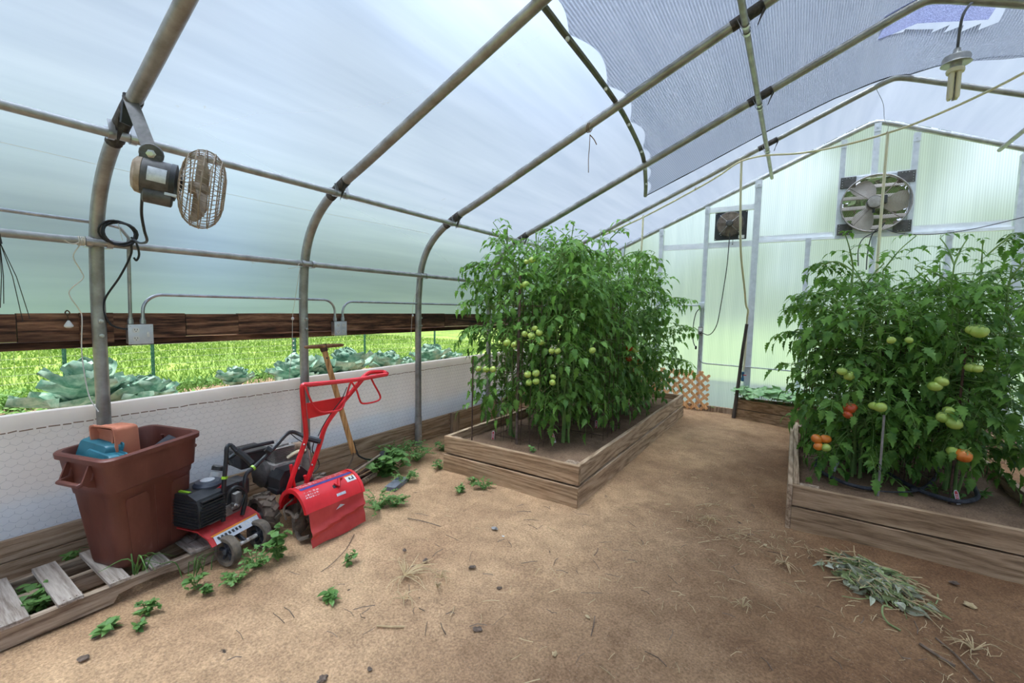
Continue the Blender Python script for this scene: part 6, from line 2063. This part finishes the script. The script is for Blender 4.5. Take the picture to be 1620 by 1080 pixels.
LB = [
 ('a', -2.22, 3.50, 2.02, .46, 'tomato plant at the front left corner of the left bed, nearest the white skirt', 1, [(-.35, -.1, 1.6, 3.3, .2), (-.3, -.15, 1.25, 3.5, .2), (-.35, -.1, 1.42, 3.4, .22), (-.3, -.2, 1.0, 3.6, .15)]),
 ('b', -1.72, 3.62, 2.0, .42, 'front tomato plant of the left bed right of the rusty stake', 2, [(.1, -.1, 1.7, 1.0, .2)]),
 ('c', -2.20, 4.20, 2.08, .46, 'second tomato plant along the skirt side of the left bed', 3, []),
 ('d', -1.66, 4.30, 2.05, .43, 'second tomato plant along the path side of the left bed', 4, [(.25, .0, 1.75, .3, .2)]),
 ('e', -2.15, 4.92, 2.12, .44, 'third tomato plant along the skirt side of the left bed', 5, []),
 ('f', -1.62, 5.00, 2.0, .44, 'third tomato plant along the path side of the left bed', 6, [(.3, -.1, 1.2, .2, .2), (.3, 0, .75, .0, .24)]),
 ('g', -1.62, 5.68, 1.72, .46, 'last tomato plant on the path side of the left bed, near the lattice', 7, [(.35, 0, 1.0, .2, .3), (.35, -.1, .6, -.2, .3), (.3, .1, 1.35, .4, .25)]),
 ('h', -2.15, 5.65, 1.8, .36, 'last tomato plant on the skirt side of the left bed', 8, []),
]
for k, x, y, h, R_, lab, sd, arms in LB:
    TP[k] = tomato_plant(x, y, .22, h, R_, lab, sd * 13, n=300 if y < 4 else 250, zlow=.24 if k in 'ab' else .14, arms=arms)
RB = [
 ('r', .46, 4.20, 1.62, .46, 'front left tomato plant of the right bed with ripening orange fruit', 21, [(-.3, 0, 1.25, 2.9, .25), (-.3, -.1, 1.35, 2.6, .25), (-.3, .1, 1.05, 3.1, .25), (-.2, .1, 1.6, 2.5, .2)]),
 ('s', 1.00, 4.26, 1.62, .46, 'front right tomato plant of the right bed behind the red marker', 22, [(.3, -.1, .9, -.2, .28), (.35, 0, 1.5, .3, .3), (.2, 0, 1.75, .8, .2), (.35, -.1, .42, -.3, .3)]),
 ('t', .48, 4.90, 1.68, .46, 'rear left tomato plant of the right bed', 23, [(-.3, .1, 1.3, 2.9, .25)]),
 ('u', 1.05, 4.98, 1.70, .46, 'rear right tomato plant of the right bed', 24, [(.35, 0, 1.4, .2, .35), (.35, .1, 1.6, .5, .3)]),
]
for k, x, y, h, R_, lab, sd, arms in RB:
    TP[k] = tomato_plant(x, y, .215, h, R_, lab, sd * 7, n=320, zlow=.14 if k != 's' else .22, arms=arms)
q = random.Random(77)
def truss(plant, items, stemtop=None):
    for (p, r_, m_) in items:
        tomato(Vector(p), r_, m_, TP[plant], q)
G, Rr, Rd = M_tomg, M_tomr, M_tomd
truss('b', [((-1.955, 3.240, 1.652), .034, G), ((-2.031, 3.260, 1.643), .028, G), ((-1.898, 3.240, 1.859), .030, G), ((-1.966, 3.260, 1.848), .024, G)])
truss('a', [((-2.313, 3.060, 0.912), .030, G), ((-2.216, 3.040, 0.918), .031, G), ((-2.149, 3.050, 0.923), .031, G), ((-2.019, 3.060, 1.158), .034, G), ((-1.962, 3.080, 1.145), .026, G)])
truss('b', [((-1.920, 3.180, 1.233), .030, G), ((-1.845, 3.170, 1.221), .034, G), ((-1.779, 3.180, 1.251), .030, G), ((-1.759, 3.180, 1.173), .030, G), ((-1.834, 3.200, 1.284), .026, G)])
truss('b', [((-1.879, 3.180, 0.891), .034, G), ((-1.799, 3.180, 0.909), .034, G), ((-1.853, 3.160, 0.826), .030, G), ((-1.792, 3.170, 0.842), .031, G)])
truss('b', [((-1.688, 3.240, 1.100), .028, G), ((-1.635, 3.240, 1.103), .028, G), ((-1.653, 3.200, 0.843), .029, G), ((-1.669, 3.240, 0.884), .026, G), ((-1.395, 3.400, 1.114), .030, G)])
truss('f', [((-1.465, 4.620, 1.058), .048, Rd), ((-1.410, 4.620, 1.034), .040, G), ((-1.487, 4.660, 0.930), .036, Rd)])
truss('g', [((-1.557, 5.300, 0.823), .046, Rr), ((-1.525, 5.250, 0.777), .042, G)])
truss('r', [((0.184, 3.850, 0.544), .038, Rr), ((0.236, 3.860, 0.551), .037, Rr), ((0.198, 3.840, 0.493), .034, Rr), ((0.242, 3.830, 0.495), .033, G), ((0.359, 3.820, 0.804), .042, Rd), ((0.347, 3.800, 0.757), .030, Rd),
            ((0.296, 3.800, 1.058), .031, G), ((0.343, 3.840, 1.027), .036, G), ((0.516, 3.780, 0.838), .038, G), ((0.482, 3.800, 0.838), .030, G), ((0.544, 3.800, 1.289), .026, G)])
truss('s', [((0.965, 3.860, 1.365), .046, G), ((0.941, 3.880, 1.375), .036, G), ((0.784, 3.840, 1.002), .038, G), ((0.814, 3.840, 1.038), .036, G), ((0.839, 3.840, 0.807), .040, G), ((0.884, 3.820, 0.781), .044, G), ((0.869, 3.880, 0.845), .034, G),
            ((0.946, 3.840, 0.579), .046, Rr), ((0.903, 3.860, 0.590), .036, G), ((0.978, 3.880, 1.131), .030, G), ((0.955, 3.900, 1.135), .034, G), ((0.642, 3.860, 1.292), .024, G)])
truss('t', [((0.703, 4.400, 1.258), .026, G)])

# ---------------------------------------------------------------- stakes and cages
def stake(p, z1, r_, m, lab, lean=(0, 0)):
    t = T('stake', lab, 'stake', p, group='plant stakes')
    O('rod', MB().tube([(p[0], p[1], p[2] - .03), (p[0] + lean[0], p[1] + lean[1], z1)], r_, 6), m, t, world=True)
stake((-2.04, 3.28, .22), 1.75, .0125, mat('rusty_bar', (.09, .055, .04), (.24, .16, .12), 25, .85, .3), 'flat rusty iron stake standing at the front of the left bed')
stake((-2.36, 3.04, .22), 1.0, .006, M_rust, 'thin rusty rod at the left end of the left bed')
stake((.545, 3.80, .21), .78, .0075, M_galvd, 'thin grey stake in front of the front left plant of the right bed', (.0, .03))
stake((.93, 3.95, .21), 1.25, .007, M_rust, 'rusty rod at the middle of the right bed', (.05, .2))
def cage(x, y, z, w_, h, lab, seed, rings=(.05, .35, .65, .95, 1.25), ry=.0, nv=3):
    t = T('tomato_cage', lab, 'wire cage', (x, y, z), rz=ry, group='rusty wire cages')
    for i in range(4):
        a = PI / 2 * i
        Mx_ = Matrix.Rotation(a, 4, 'Z')
        for k in range(nv):
            u = -w_ / 2 + w_ * k / nv
            O('upright_wire', MB().tube([(u, -w_ / 2, -.05), (u, -w_ / 2, h)], .0028, 4, M=Mx_), M_rust, t)
    for r_ in rings:
        if r_ < h:
            O('ring_wire', MB().tube([(-w_ / 2, -w_ / 2, r_), (w_ / 2, -w_ / 2, r_), (w_ / 2, w_ / 2, r_), (-w_ / 2, w_ / 2, r_)], .003, 4, closed=True), M_rust, t)
cage(-2.05, 3.52, .22, .46, 1.3, 'square rusty wire cage around the stake at the front of the left bed', 1, nv=5)
cage(-1.68, 4.1, .22, .46, 1.3, 'square rusty wire cage behind the front plants of the left bed', 2, nv=4)
cage(.86, 4.55, .22, .40, 1.2, 'rusty cage with close upright wires at the middle of the right bed', 3, nv=9, ry=.5)
cage(.35, 4.6, .22, .44, 1.2, 'rusty wire cage at the left of the right bed', 4, nv=3, ry=.1)

# ---------------------------------------------------------------- plant markers
def marker(p, lab, red=True, tilt=0, rz=.4):
    t = T('plant_marker', lab, 'plant marker', p, rot=(-.25, tilt, rz), group='small plastic plant markers')
    out = [(-.011, -.03), (.011, -.03), (.013, .045), (.007, .062), (-.007, .062), (-.013, .045)]
    O('tag', MB().prism(out, -.0008, .0008, 'y'), M_tagw if red else M_label, t, False)
    if red:
        O('red_panel', MB().prism([(x * .72, z * .78 + .008) for x, z in out], -.0013, -.0009, 'y'), M_tagr, t, False)
        for k in range(4):
            O('print', MB().box(-.006, .006, -.0017, -.0014, .002 + .010 * k, .0055 + .010 * k), M_tagw, t, False)
marker((-2.285, 3.26, .25), 'red and white plant marker at the front left of the left bed')
marker((-1.80, 3.55, .25), 'red plant marker leaning beside the stake in the left bed', tilt=-.35)
marker((-1.66, 4.22, .25), 'red and white plant marker halfway along the left bed, above the boards')
marker((-1.68, 5.30, .25), 'red plant marker far back in the left bed', tilt=.3)
marker((.335, 4.22, .25), 'plain pale grey plant marker tilted in the right bed', False, .4)
marker((.975, 3.98, .245), 'red and white plant marker beside the black hose in the right bed', tilt=-.12)

# ---------------------------------------------------------------- hose in the right bed
t = T('soaker_hose', 'dusty black soaker hose snaking through the right bed with a blue-green end valve', 'hose', (.6, 4.1, .22))
hz = .245
def H_(p): return (p[0], p[1], hz + .006 * noise.noise(Vector((p[0] * 5, p[1] * 5, 0))))
O('hose', MB().tube(bez([H_(p) for p in [(0.251, 4.515, 0.240), (0.207, 4.240, 0.240), (0.241, 4.047, 0.240), (0.347, 3.898, 0.240), (0.450, 3.849, 0.240), (0.539, 3.873, 0.240)]], 6), .0135, 8), M_hose, t, world=True)
O('hose', MB().tube(bez([H_(p) for p in [(0.608, 4.623, 0.240), (0.684, 4.305, 0.240), (0.786, 4.063, 0.240), (0.896, 3.965, 0.240), (0.985, 3.958, 0.240), (1.092, 4.093, 0.240), (1.136, 4.301, 0.240), (1.149, 4.461, 0.240)]], 6), .0145, 8), M_hose, t, world=True)
O('hose', MB().tube(bez([H_(p) for p in [(1.079, 5.268, 0.240), (1.026, 4.749, 0.240), (0.962, 4.459, 0.240), (0.837, 4.126, 0.240), (0.743, 4.006, 0.240)]], 6), .0125, 8), M_hose, t, world=True)
e0 = Vector(H_((1.132, 4.390, 0.250))); e1 = Vector(H_((1.137, 4.524, 0.250)))
O('end_valve', MB().lathe([(.012, 0), (.021, .008), (.022, .035), (.015, .05), (.006, .055)], 12, frame(e0, e1 - e0)), mat('valve_teal', (.02, .07, .10), (.10, .17, .20), 30, .5), t, world=True)
o = T('drip_line', 'thin black drip line lying across the soil of the right bed', 'drip line', (.7, 3.9, .23))
O('line', MB().tube(bez([H_(p) for p in [(0.487, 3.861, 0.240), (0.588, 3.856, 0.240), (0.736, 3.962, 0.240), (0.800, 4.046, 0.240)]], 5), .005, 6), M_hose, o, world=True)
# wooden strips along the right side of the right bed are its side boards; a loose lath lies beside
# ---------------------------------------------------------------- seedlings in the planter
def seedling(x, y, z, s, lab, seed, par_only=False):
    q = random.Random(seed)
    t = T('seedling', lab, 'seedling', (x, y, z), rz=q.uniform(0, 6), group='leafy seedlings in the far planter')
    for k in range(11):
        a = k * 2.4 + q.uniform(-.3, .3); L = s * q.uniform(.7, 1.1); el = q.uniform(.5, 1.2)
        top = Vector((math.cos(a) * L * .5 * math.cos(el), math.sin(a) * L * .5 * math.cos(el), .04 + L * .75 * math.sin(el)))
        sm = O('petiole', MB().tube([(0, 0, -.02), top * .6, top], .003, 4), M_stem, t)
        W = L * .52
        vs = []; n = 12
        vs.append(Vector((0, 0, 0)))
        for j in range(n):
            th = -PI + 2 * PI * (j + .5) / n
            rr_ = W * .5 * (1 + .16 * math.cos(5 * th)) * (.55 if j in (0, n - 1) else 1)
            vs.append(Vector((math.sin(th) * rr_, math.cos(th) * rr_ + W * .30, -.12 * W * (1 - abs(math.cos(th))) + .03 * W * math.sin(3 * th + k))))
        M = Matrix.Translation(top) @ Matrix.Rotation(a - PI / 2, 4, 'Z') @ Matrix.Rotation(-q.uniform(.1, .8), 4, 'X')
        mb = MB().add(vs, [(0, 1 + j, 1 + (j + 1) % n) for j in range(n)], M)
        O('leaf', mb, M_squash, t)
q = random.Random(31)
pos = ['furthest left', 'second from the left', 'third from the left', 'fourth from the left', 'fifth from the left', 'sixth from the left', 'seventh from the left', 'eighth from the left', 'ninth from the left', 'tenth from the left']
i = 0
for k in range(10):
    x = -.53 + k * .105; yf = pa.y + (pb.y - pa.y) * (x - pa.x) / (pb.x - pa.x)
    seedling(x, yf + .09 + .03 * (k % 2), .225, .26 + .05 * q.random(), 'pale green broad-leaved seedling in the far planter, %s' % pos[k], 300 + k)
# dill with yellow flower heads
def dill(x, y, z, h, lab, seed):
    q = random.Random(seed)
    t = T('dill_plant', lab, 'dill plant', (x, y, z), group='yellow-flowered dill')
    for k in range(5):
        a = q.uniform(0, 6.3); l = q.uniform(.15, .4); hh = h * q.uniform(.7, 1)
        P = bez([(x, y, z - .02), (x + math.cos(a) * l * .3, y + math.sin(a) * l * .3 * .5, z + hh * .5), (x + math.cos(a) * l, y + math.sin(a) * l * .5, z + hh)], 6)
        sm = O('stem', MB().tube(P, .005, 5), M_dill, t, world=True)
        th = MB()
        for j in range(2, len(P)):
            for _ in range(12):
                p = P[j]; d = Vector((q.gauss(0, 1), q.gauss(0, .6), q.gauss(.2, .6))).normalized()
                th.tube([p, p + d * q.uniform(.05, .14), p + d * q.uniform(.12, .2) + Vector((0, 0, -.02))], .0012, 3, caps=False)
        O('feathery_leaves', th, M_dill, sm, False, True)
        fl = MB()
        for _ in range(34):
            d = Vector((q.gauss(0, 1), q.gauss(0, 1), .0)); d = d.normalized() * q.uniform(.01, .075)
            c = P[-1] + d + Vector((0, 0, .03 - d.length * .2))
            fl.tube([P[-1], c], .0009, 3, caps=False); fl.sph(c, .0075, 5, 3)
        O('flower_head', fl, M_yellow, sm, False, True)
dill(1.60, 6.50, .22, 1.05, 'feathery dill with yellow flower heads at the right end of the planter', 1)
dill(1.75, 6.62, .22, .85, 'lower yellow-headed dill by the planter end post', 2)
dill(1.38, 6.60, .22, .8, 'dill half hidden behind the right tomatoes', 3)
# ================================================================ weeds
def weed(x, y, r, h, lab, seed, n=70, leaf=.035, z=0.0, m=None, viney=False):
    q = random.Random(seed)
    if not viney and n > 40: n = int(n * 1.7); leaf *= .62
    t = T('weed_clump', lab, 'weed', (x, y, z), group='green weeds on the ground')
    st = MB(); lf = MB()
    for k in range(max(4, n // 10)):
        a = q.uniform(0, 2 * PI); L = r * q.uniform(.5, 1.05)
        P = bez([(0, 0, -.01), (math.cos(a) * L * .5, math.sin(a) * L * .5, h * q.uniform(.4, .8)), (math.cos(a) * L, math.sin(a) * L, h * q.uniform(.3, 1))], 4)
        st.tube(P, .0022 if not viney else .004, 4)
        for p in P[1:]:
            for _ in range(2 if n > 30 else 1):
                az = q.uniform(0, 2 * PI)
                d = Vector((math.cos(az), math.sin(az), q.uniform(-.1, .7)))
                put(lf, LS if not viney else LS, dirmat(p, d, q.uniform(-.6, .6), q) @ Matrix.Diagonal((1.5 if viney else 1.05, 1, 1, 1)), leaf * q.uniform(.6, 1.25))
    O('stems', st, M_stem, t)
    O('foliage', lf, m or M_weed, t)
    return t
W = [
 ((-2.865, 2.512, 0.050), .20, .20, 'tall broad-leaved weed growing over the reel mower wheel', 110, .075, 1),
 ((-3.145, 2.883, 0.000), .26, .16, 'spreading weed along the base boards right of the reel mower', 150, .045, 0),
 ((-2.914, 2.921, 0.000), .20, .13, 'leafy weed patch between the reel mower and the third pipe', 120, .04, 0),
 ((-2.631, 2.494, 0.000), .14, .10, 'weed tuft in front of the broad-leaved weed', 70, .04, 0),
 ((-2.437, 2.055, 0.000), .20, .10, 'low weed patch right beside the red flap', 110, .04, 0),
 ((-2.372, 2.138, 0.000), .13, .07, 'small round weed right of the patch beside the red flap', 70, .035, 0),
 ((-2.594, 2.892, 0.000), .10, .08, 'small weed just left of the left raised bed', 60, .035, 0),
 ((-2.921, 3.282, 0.000), .09, .09, 'weed at the back left corner of the left raised bed', 40, .035, 0),
 ((-2.026, 2.772, 0.000), .11, .06, 'low round weed in front of the left raised bed', 90, .03, 0),
 ((-2.120, 2.615, 0.000), .05, .05, 'tiny weed left of the low round weed in front of the bed', 35, .028, 0),
 ((-2.179, 2.820, 0.000), .05, .05, 'tiny weed tight against the front board of the left bed', 30, .028, 0),
 ((-2.389, 1.304, 0.000), .07, .20, 'upright weed in front of the muddy tiller wheel', 36, .042, 1),
 ((-2.422, 1.199, 0.000), .12, .09, 'creeping weed between cultivator wheel and upright weed', 80, .035, 0),
 ((-2.363, 1.082, 0.000), .10, .06, 'creeping weed at the right end of the pallet, below the wheel', 60, .035, 0),
 ((-2.474, 0.930, 0.000), .06, .08, 'small grassy weed at the worn notch of the pallet', 30, .035, 0),
 ((-2.462, 0.724, 0.000), .05, .06, 'small weed in front of the pallet below the bin', 40, .03, 0),
 ((-2.362, 0.666, 0.000), .025, .03, 'tiny weed with dried stalk below the bin', 14, .028, 0),
 ((-2.466, 0.599, 0.000), .035, .03, 'two-leaved sprout in the gravel in front of the pallet', 10, .04, 0),
 ((-1.851, 1.259, 0.000), .04, .03, 'lone bright sprout in the open dirt', 12, .045, 0),
 ((-2.028, 1.509, -0.000), .045, .05, 'sparse small weed in the open dirt below the red flap', 14, .035, 0),
 ((-2.397, 0.941, 0.000), .03, .04, 'tiny weed right of the notch in the pallet', 12, .03, 0),
 ((-0.995, 7.013, 0.000), .14, .07, 'dry grassy tuft at the foot of the lattice', 80, .04, 0),
]
for k, (p, r_, h_, lab, n_, lf_, v) in enumerate(W):
    weed(p[0], p[1], r_, h_, lab, 500 + k, n_, lf_, 0, None, bool(v))
# weeds between the pallet slats
weed(-2.86, .43, .11, .10, 'bright leafy weed growing up between the pallet slats', 600, 80, .06, .0)
weed(-2.98, .435, .07, .08, 'smaller weed between the pallet slats near the wall', 601, 30, .05, .0)
weed(-3.18, .62, .05, .12, 'weed poking up between pallet and base board', 602, 18, .04, .0)
for k, (p, lab) in enumerate((((0.374, 4.606, 0.240), 'small weed in the right bed at the stem of the left plant'), ((0.596, 4.320, 0.240), 'bright weed in the right bed beside the hose'), ((0.891, 4.099, 0.240), 'tiny weed in the right bed in front of the marker'), ((0.985, 4.065, 0.240), 'weed sprout at the hose bend in the right bed'), ((1.147, 4.218, 0.240), 'thin weed beside the end valve'), ((-2.174, 3.437, 0.240), 'weed in the left bed beside the stake'), ((-1.811, 3.201, 0.240), 'fallen pale sprig on the front soil of the left bed'))):
    weed(p[0], p[1], .06 if k != 1 else .09, .05, lab, 620 + k, 26 if k != 1 else 60, .03, .22)
# grass blades at the pallet
t = T('grass_tuft', 'long thin grass blades arching up through the pallet below the bin', 'grass', (-2.68, .77, 0))
q = random.Random(12)
mb = MB()
for k in range(9):
    a = q.uniform(0, 6.3); L = q.uniform(.10, .2)
    b = Vector((-2.70 + q.uniform(-.02, .02), .77 + q.uniform(-.03, .03), .04))
    P = bez([b, b + Vector((math.cos(a) * L * .3, math.sin(a) * L * .3, L * .8)), b + Vector((math.cos(a) * L, math.sin(a) * L, L * .6))], 4)
    O('blade', MB().tube(P, [.003] * (len(P) - 3) + [.002, .0015, .0006], 4, flat=.4), M_weed, t, world=True)
t = T('grass_tuft', 'thin grass blades in front of the pallet notch', 'grass', (-2.6, .97, 0))
for k in range(10):
    a = q.uniform(0, 6.3); L = q.uniform(.07, .16)
    b = Vector((-2.60 + q.uniform(-.04, .04), .97 + q.uniform(-.08, .08), 0))
    P = bez([b, b + Vector((math.cos(a) * L * .2, math.sin(a) * L * .2, L * .7)), b + Vector((math.cos(a) * L * .7, math.sin(a) * L * .7, L * .8))], 4)
    O('blade', MB().tube(P, [.0025] * (len(P) - 3) + [.002, .0015, .0006], 4, flat=.4), M_weed, t, world=True)

# ================================================================ pile of pulled plants
q = random.Random(44)
c0, c1 = Vector((0.280, 3.153, 0.000)), Vector((0.590, 2.836, 0.000))
mid = (c0 + c1) / 2; ax = (c1 - c0); LL = ax.length / 2; ax.normalize(); sd = Vector((-ax.y, ax.x, 0))
mbs = {'w': MB(), 'g': MB(), 's': MB()}
for k in range(620):
    u = q.gauss(0, .48); v = q.gauss(0, .42)
    if abs(u) > 1.1 or abs(v) > 1.05: continue
    p = mid + ax * u * LL * 1.05 + sd * v * .16 * (1.1 - .25 * abs(u))
    hgt = .075 * max(0, 1 - u * u * .8) * max(0, 1 - v * v * .8)
    p.z = q.random() * hgt + .004
    d = (ax * q.gauss(.8, .7) + sd * q.gauss(0, .55) + Vector((0, 0, q.gauss(0, .12))))
    r__ = q.random()
    if r__ < .55:
        put(mbs['w'] if q.random() < .55 else mbs['g'], LS if q.random() < .6 else LT, dirmat(p, d, q.uniform(-2, 2), q) @ Matrix.Diagonal((.8, 1, 1.8, 1)), q.uniform(.03, .085))
    else:
        L = q.uniform(.06, .16); d.normalize()
        m_ = p + d * L * .5 + Vector((q.gauss(0, .01), q.gauss(0, .01), .008)); e = p + d * L; e.z = max(.004, e.z)
        mbs['s' if q.random() < .5 else 'g'].tube([p, m_, e], q.uniform(.0015, .0035), 4)
t = T('plant_debris_pile', 'heap of wilted pulled-out plants on the dirt before the right bed', 'plant debris', tuple(mid))
a_ = O('wilted_leaves', mbs['w'], M_wilt, t, world=True); tag(a_, kind='stuff')
a_ = O('green_leaves', mbs['g'], M_wiltg, t, world=True); tag(a_, kind='stuff')
a_ = O('stalks', mbs['s'], M_straw, t, world=True); tag(a_, kind='stuff')
O('curled_stalk', MB().tube(bez([(0.475, 2.689, 0.050), (0.445, 2.708, 0.040), (0.437, 2.671, 0.020), (0.453, 2.628, 0.005), (0.494, 2.601, 0.003)], 5), .0045, 6), M_wiltg, t, world=True)

# ================================================================ straw, twigs, dry weeds, pebbles, clods
def litter(name, lab, areas, n, m, rad=.0014, seed=1, Lr=(.03, .09)):
    q = random.Random(seed)
    mb = MB()
    for _ in range(n):
        (x, y, rx, ry) = q.choice(areas)
        x += q.gauss(0, rx); y += q.gauss(0, ry)
        if (-2.6 < x < -1.22 and 2.85 < y < 6.5) or (x > 0.0 and 3.42 < y < 5.6) or x < -2.6 or y > 6.6: continue
        a = q.uniform(0, PI); L = q.uniform(*Lr)
        p = Vector((x, y, .006)); d = Vector((math.cos(a), math.sin(a), 0)) * L
        mb.tube([p - d * .5, p + Vector((q.gauss(0, .006), q.gauss(0, .006), .004)), p + d * .5], rad * q.uniform(.6, 1.4), 3)
    return tag(O(name, mb, m, None, True), lab, 'straw litter', kind='stuff')
litter('straw_litter', 'dry straw bits scattered over the path near the debris pile', [(-.1, 3.1, .3, .12), (-.55, 3.3, .3, .3), (.6, 2.7, .35, .15), (-.3, 2.3, .5, .5), (-.8, 1.9, .7, .5), (-.5, 4.8, .35, .8), (.75, 2.35, .15, .2), (-.15, 3.2, .25, .08)], 430, M_straw, .0016, 1)
litter('twig_litter', 'thin dark twigs and root bits scattered over the dirt floor', [(-1.2, 2.3, .5, .4), (-.3, 2.6, .6, .6), (.6, 2.3, .3, .3), (-1.6, 1.4, .4, .4)], 110, mat('twig', (.10, .065, .04), (.22, .15, .10), 20, .9), .0018, 2, (.03, .11))
def dryweed(p, n, L0, lab, seed, dirs=None):
    q = random.Random(seed)
    t = T('dried_weed', lab, 'dried weed', p, group='dried pulled weeds')
    for k in range(n):
        a = q.uniform(0, 2 * PI) if dirs is None else q.choice(dirs) + q.uniform(-.35, .35)
        L = L0 * q.uniform(.4, 1)
        b = Vector((p[0], p[1], .006))
        e = b + Vector((math.cos(a) * L, math.sin(a) * L, q.uniform(0, .02)))
        m_ = b.lerp(e, .5) + Vector((q.gauss(0, .01), q.gauss(0, .01), .02))
        O('stalk', MB().tube(bez([b, m_, e], 3), [.0022] * 4 + [.0016, .0012, .0008], 4), M_straw, t, world=True)
dryweed((-1.680, 1.594, 0.000), 34, .20, 'large sprawling dried weed root in the middle of the dirt floor', 1, [2.0, 2.5, .2, .6, 1.2, -1.2])
dryweed((-1.551, 1.459, 0.000), 8, .10, 'dried forked stalk just below the sprawling dried weed', 2)
dryweed((-1.508, 1.693, 0.000), 8, .07, 'small dried sprig right of the sprawling dried weed', 3)
dryweed((-1.463, 1.615, 0.000), 10, .04, 'tiny knot of dry straw below the small sprig', 4)
dryweed((-0.421, 3.248, 0.000), 14, .11, 'dried pale seed head on the path between the beds', 5)
dryweed((0.029, 2.916, -0.000), 14, .12, 'dry orange-brown straw tuft left of the debris pile', 6)
dryweed((-0.133, 2.356, 0.000), 12, .09, 'pale straw tuft on the darkened path', 7)
dryweed((0.738, 2.622, 0.000), 14, .12, 'straw tuft at the lower right of the floor', 8)
def twig(pts, r_, lab, m):
    t = T('twig', lab, 'twig', pts[0], group='single sticks on the floor')
    O('stick', MB().tube(bez([(p[0], p[1], p[2] + r_) for p in pts], 4), r_, 5), m, t, world=True)
M_tw = bpy.data.materials['twig']
twig([(-1.509, 1.263, 0.000), (-1.449, 1.299, 0.000), (-1.403, 1.331, 0.000)], .004, 'pale straight stick lying in the foreground dirt', M_straw)
twig([(-2.146, 2.063, 0.000), (-2.026, 2.093, 0.000), (-1.887, 2.108, 0.000)], .003, 'thin dark twig on the dirt before the left bed', M_tw)
twig([(-0.715, 1.887, 0.000), (-0.696, 1.825, 0.000), (-0.681, 1.760, 0.000)], .0025, 'thin upright-pointing twig in the lower middle of the floor', M_tw)
twig([(0.548, 2.536, 0.000), (0.600, 2.486, 0.000), (0.642, 2.454, 0.000)], .006, 'dark stick at the lower right of the floor', M_tw)
twig([(0.618, 2.628, 0.000), (0.662, 2.549, 0.000), (0.705, 2.411, 0.000)], .004, 'long thin brown stick at the lower right edge', M_tw)
twig([(-0.546, 3.435, 0.000), (-0.472, 3.527, 0.000), (-0.389, 3.560, 0.000)], .0025, 'curved pale stick on the path between the beds', M_straw)
twig([(-2.079, 1.366, 0.000), (-2.098, 1.446, 0.000), (-2.164, 1.589, -0.000), (-2.267, 1.722, 0.000)], .002, 'thin dark root trailing from the red flap', M_tw)
def clod(p, r_, lab, m, seed):
    r_ *= .8
    mb = MB().sph((0, 0, 0), r_, 12, 8, (1.1, .8, .32))
    mb.v = [tuple(Vector(v) * (1 + .75 * noise.noise(Vector(v) / r_ * 1.9 + Vector((seed, 0, 0))))) for v in mb.v]
    o = O('pebble', mb, m, None, False); o.location = (p[0], p[1], r_ * .15); o.rotation_euler = (0, 0, seed)
    tag(o, lab, 'stone')
M_clod = mat('dark_clod', (.09, .06, .04), (.20, .14, .10), 30, .95, 0, .5)
M_peb = mat('grey_pebble', (.25, .23, .21), (.40, .38, .35), 30, .8)
for k, (q_, r_, lab, m) in enumerate([
    ((131,1042), .022, 'dark flaky clod on the gravel at the lower left', M_clod), ((151,1008), .014, 'small dark bark flake left of the lone sprout row', M_clod),
    ((783,836), .028, 'grey-brown flake of stone in front of the left bed', M_peb), ((747,897), .022, 'dark clod in the middle of the dirt floor', M_clod),
    ((673,886), .020, 'dark clod nearest the sprawling dried weed', M_clod), ((640,870), .018, 'dark clod above the sprawling dried weed', M_clod),
    ((755,995), .022, 'dark round clod in the lower middle of the floor', M_clod), ((510,1074), .022, 'dark clod at the bottom edge of the floor', M_clod),
    ((585,1058), .013, 'small dark clod near the bottom edge of the floor', M_clod), ((790,930), .016, 'small dark clod right of the middle', M_clod),
    ((878,1034), .016, 'pale chip of wood at the lower middle of the floor', M_straw), ((930,975), .014, 'flat pale leaf chip in the middle floor', M_straw),
    ((796,848), .010, 'tiny white pebble in front of the left bed', M_white), ((1210,862), .018, 'pale chip near the corner of the right bed', M_straw),
    ((1535,958), .030, 'curled dry leaf lying right of the debris pile', M_straw), ((1510,922), .022, 'flat brown bark strip beside the debris pile', M_clod)]):
    P_ = (0, 0)
    clod({0: (-2.339, 0.478, 0.000), 1: (-2.449, 0.543, 0.000), 2: (-1.579, 2.294, 0.000), 3: (-1.436, 1.869, 0.000), 4: (-1.697, 1.770, 0.000), 5: (-1.872, 1.776, 0.000), 6: (-1.124, 1.507, 0.000), 7: (-1.458, 0.958, 0.000), 8: (-1.346, 1.092, 0.000), 9: (-1.207, 1.804, -0.000), 10: (-0.768, 1.579, 0.000), 11: (-0.742, 1.868, 0.000), 12: (-1.481, 2.245, -0.000), 13: (-0.076, 3.099, 0.000), 14: (0.828, 3.039, 0.000), 15: (0.818, 3.255, 0.000)}[k], r_, lab, m, k + 1)
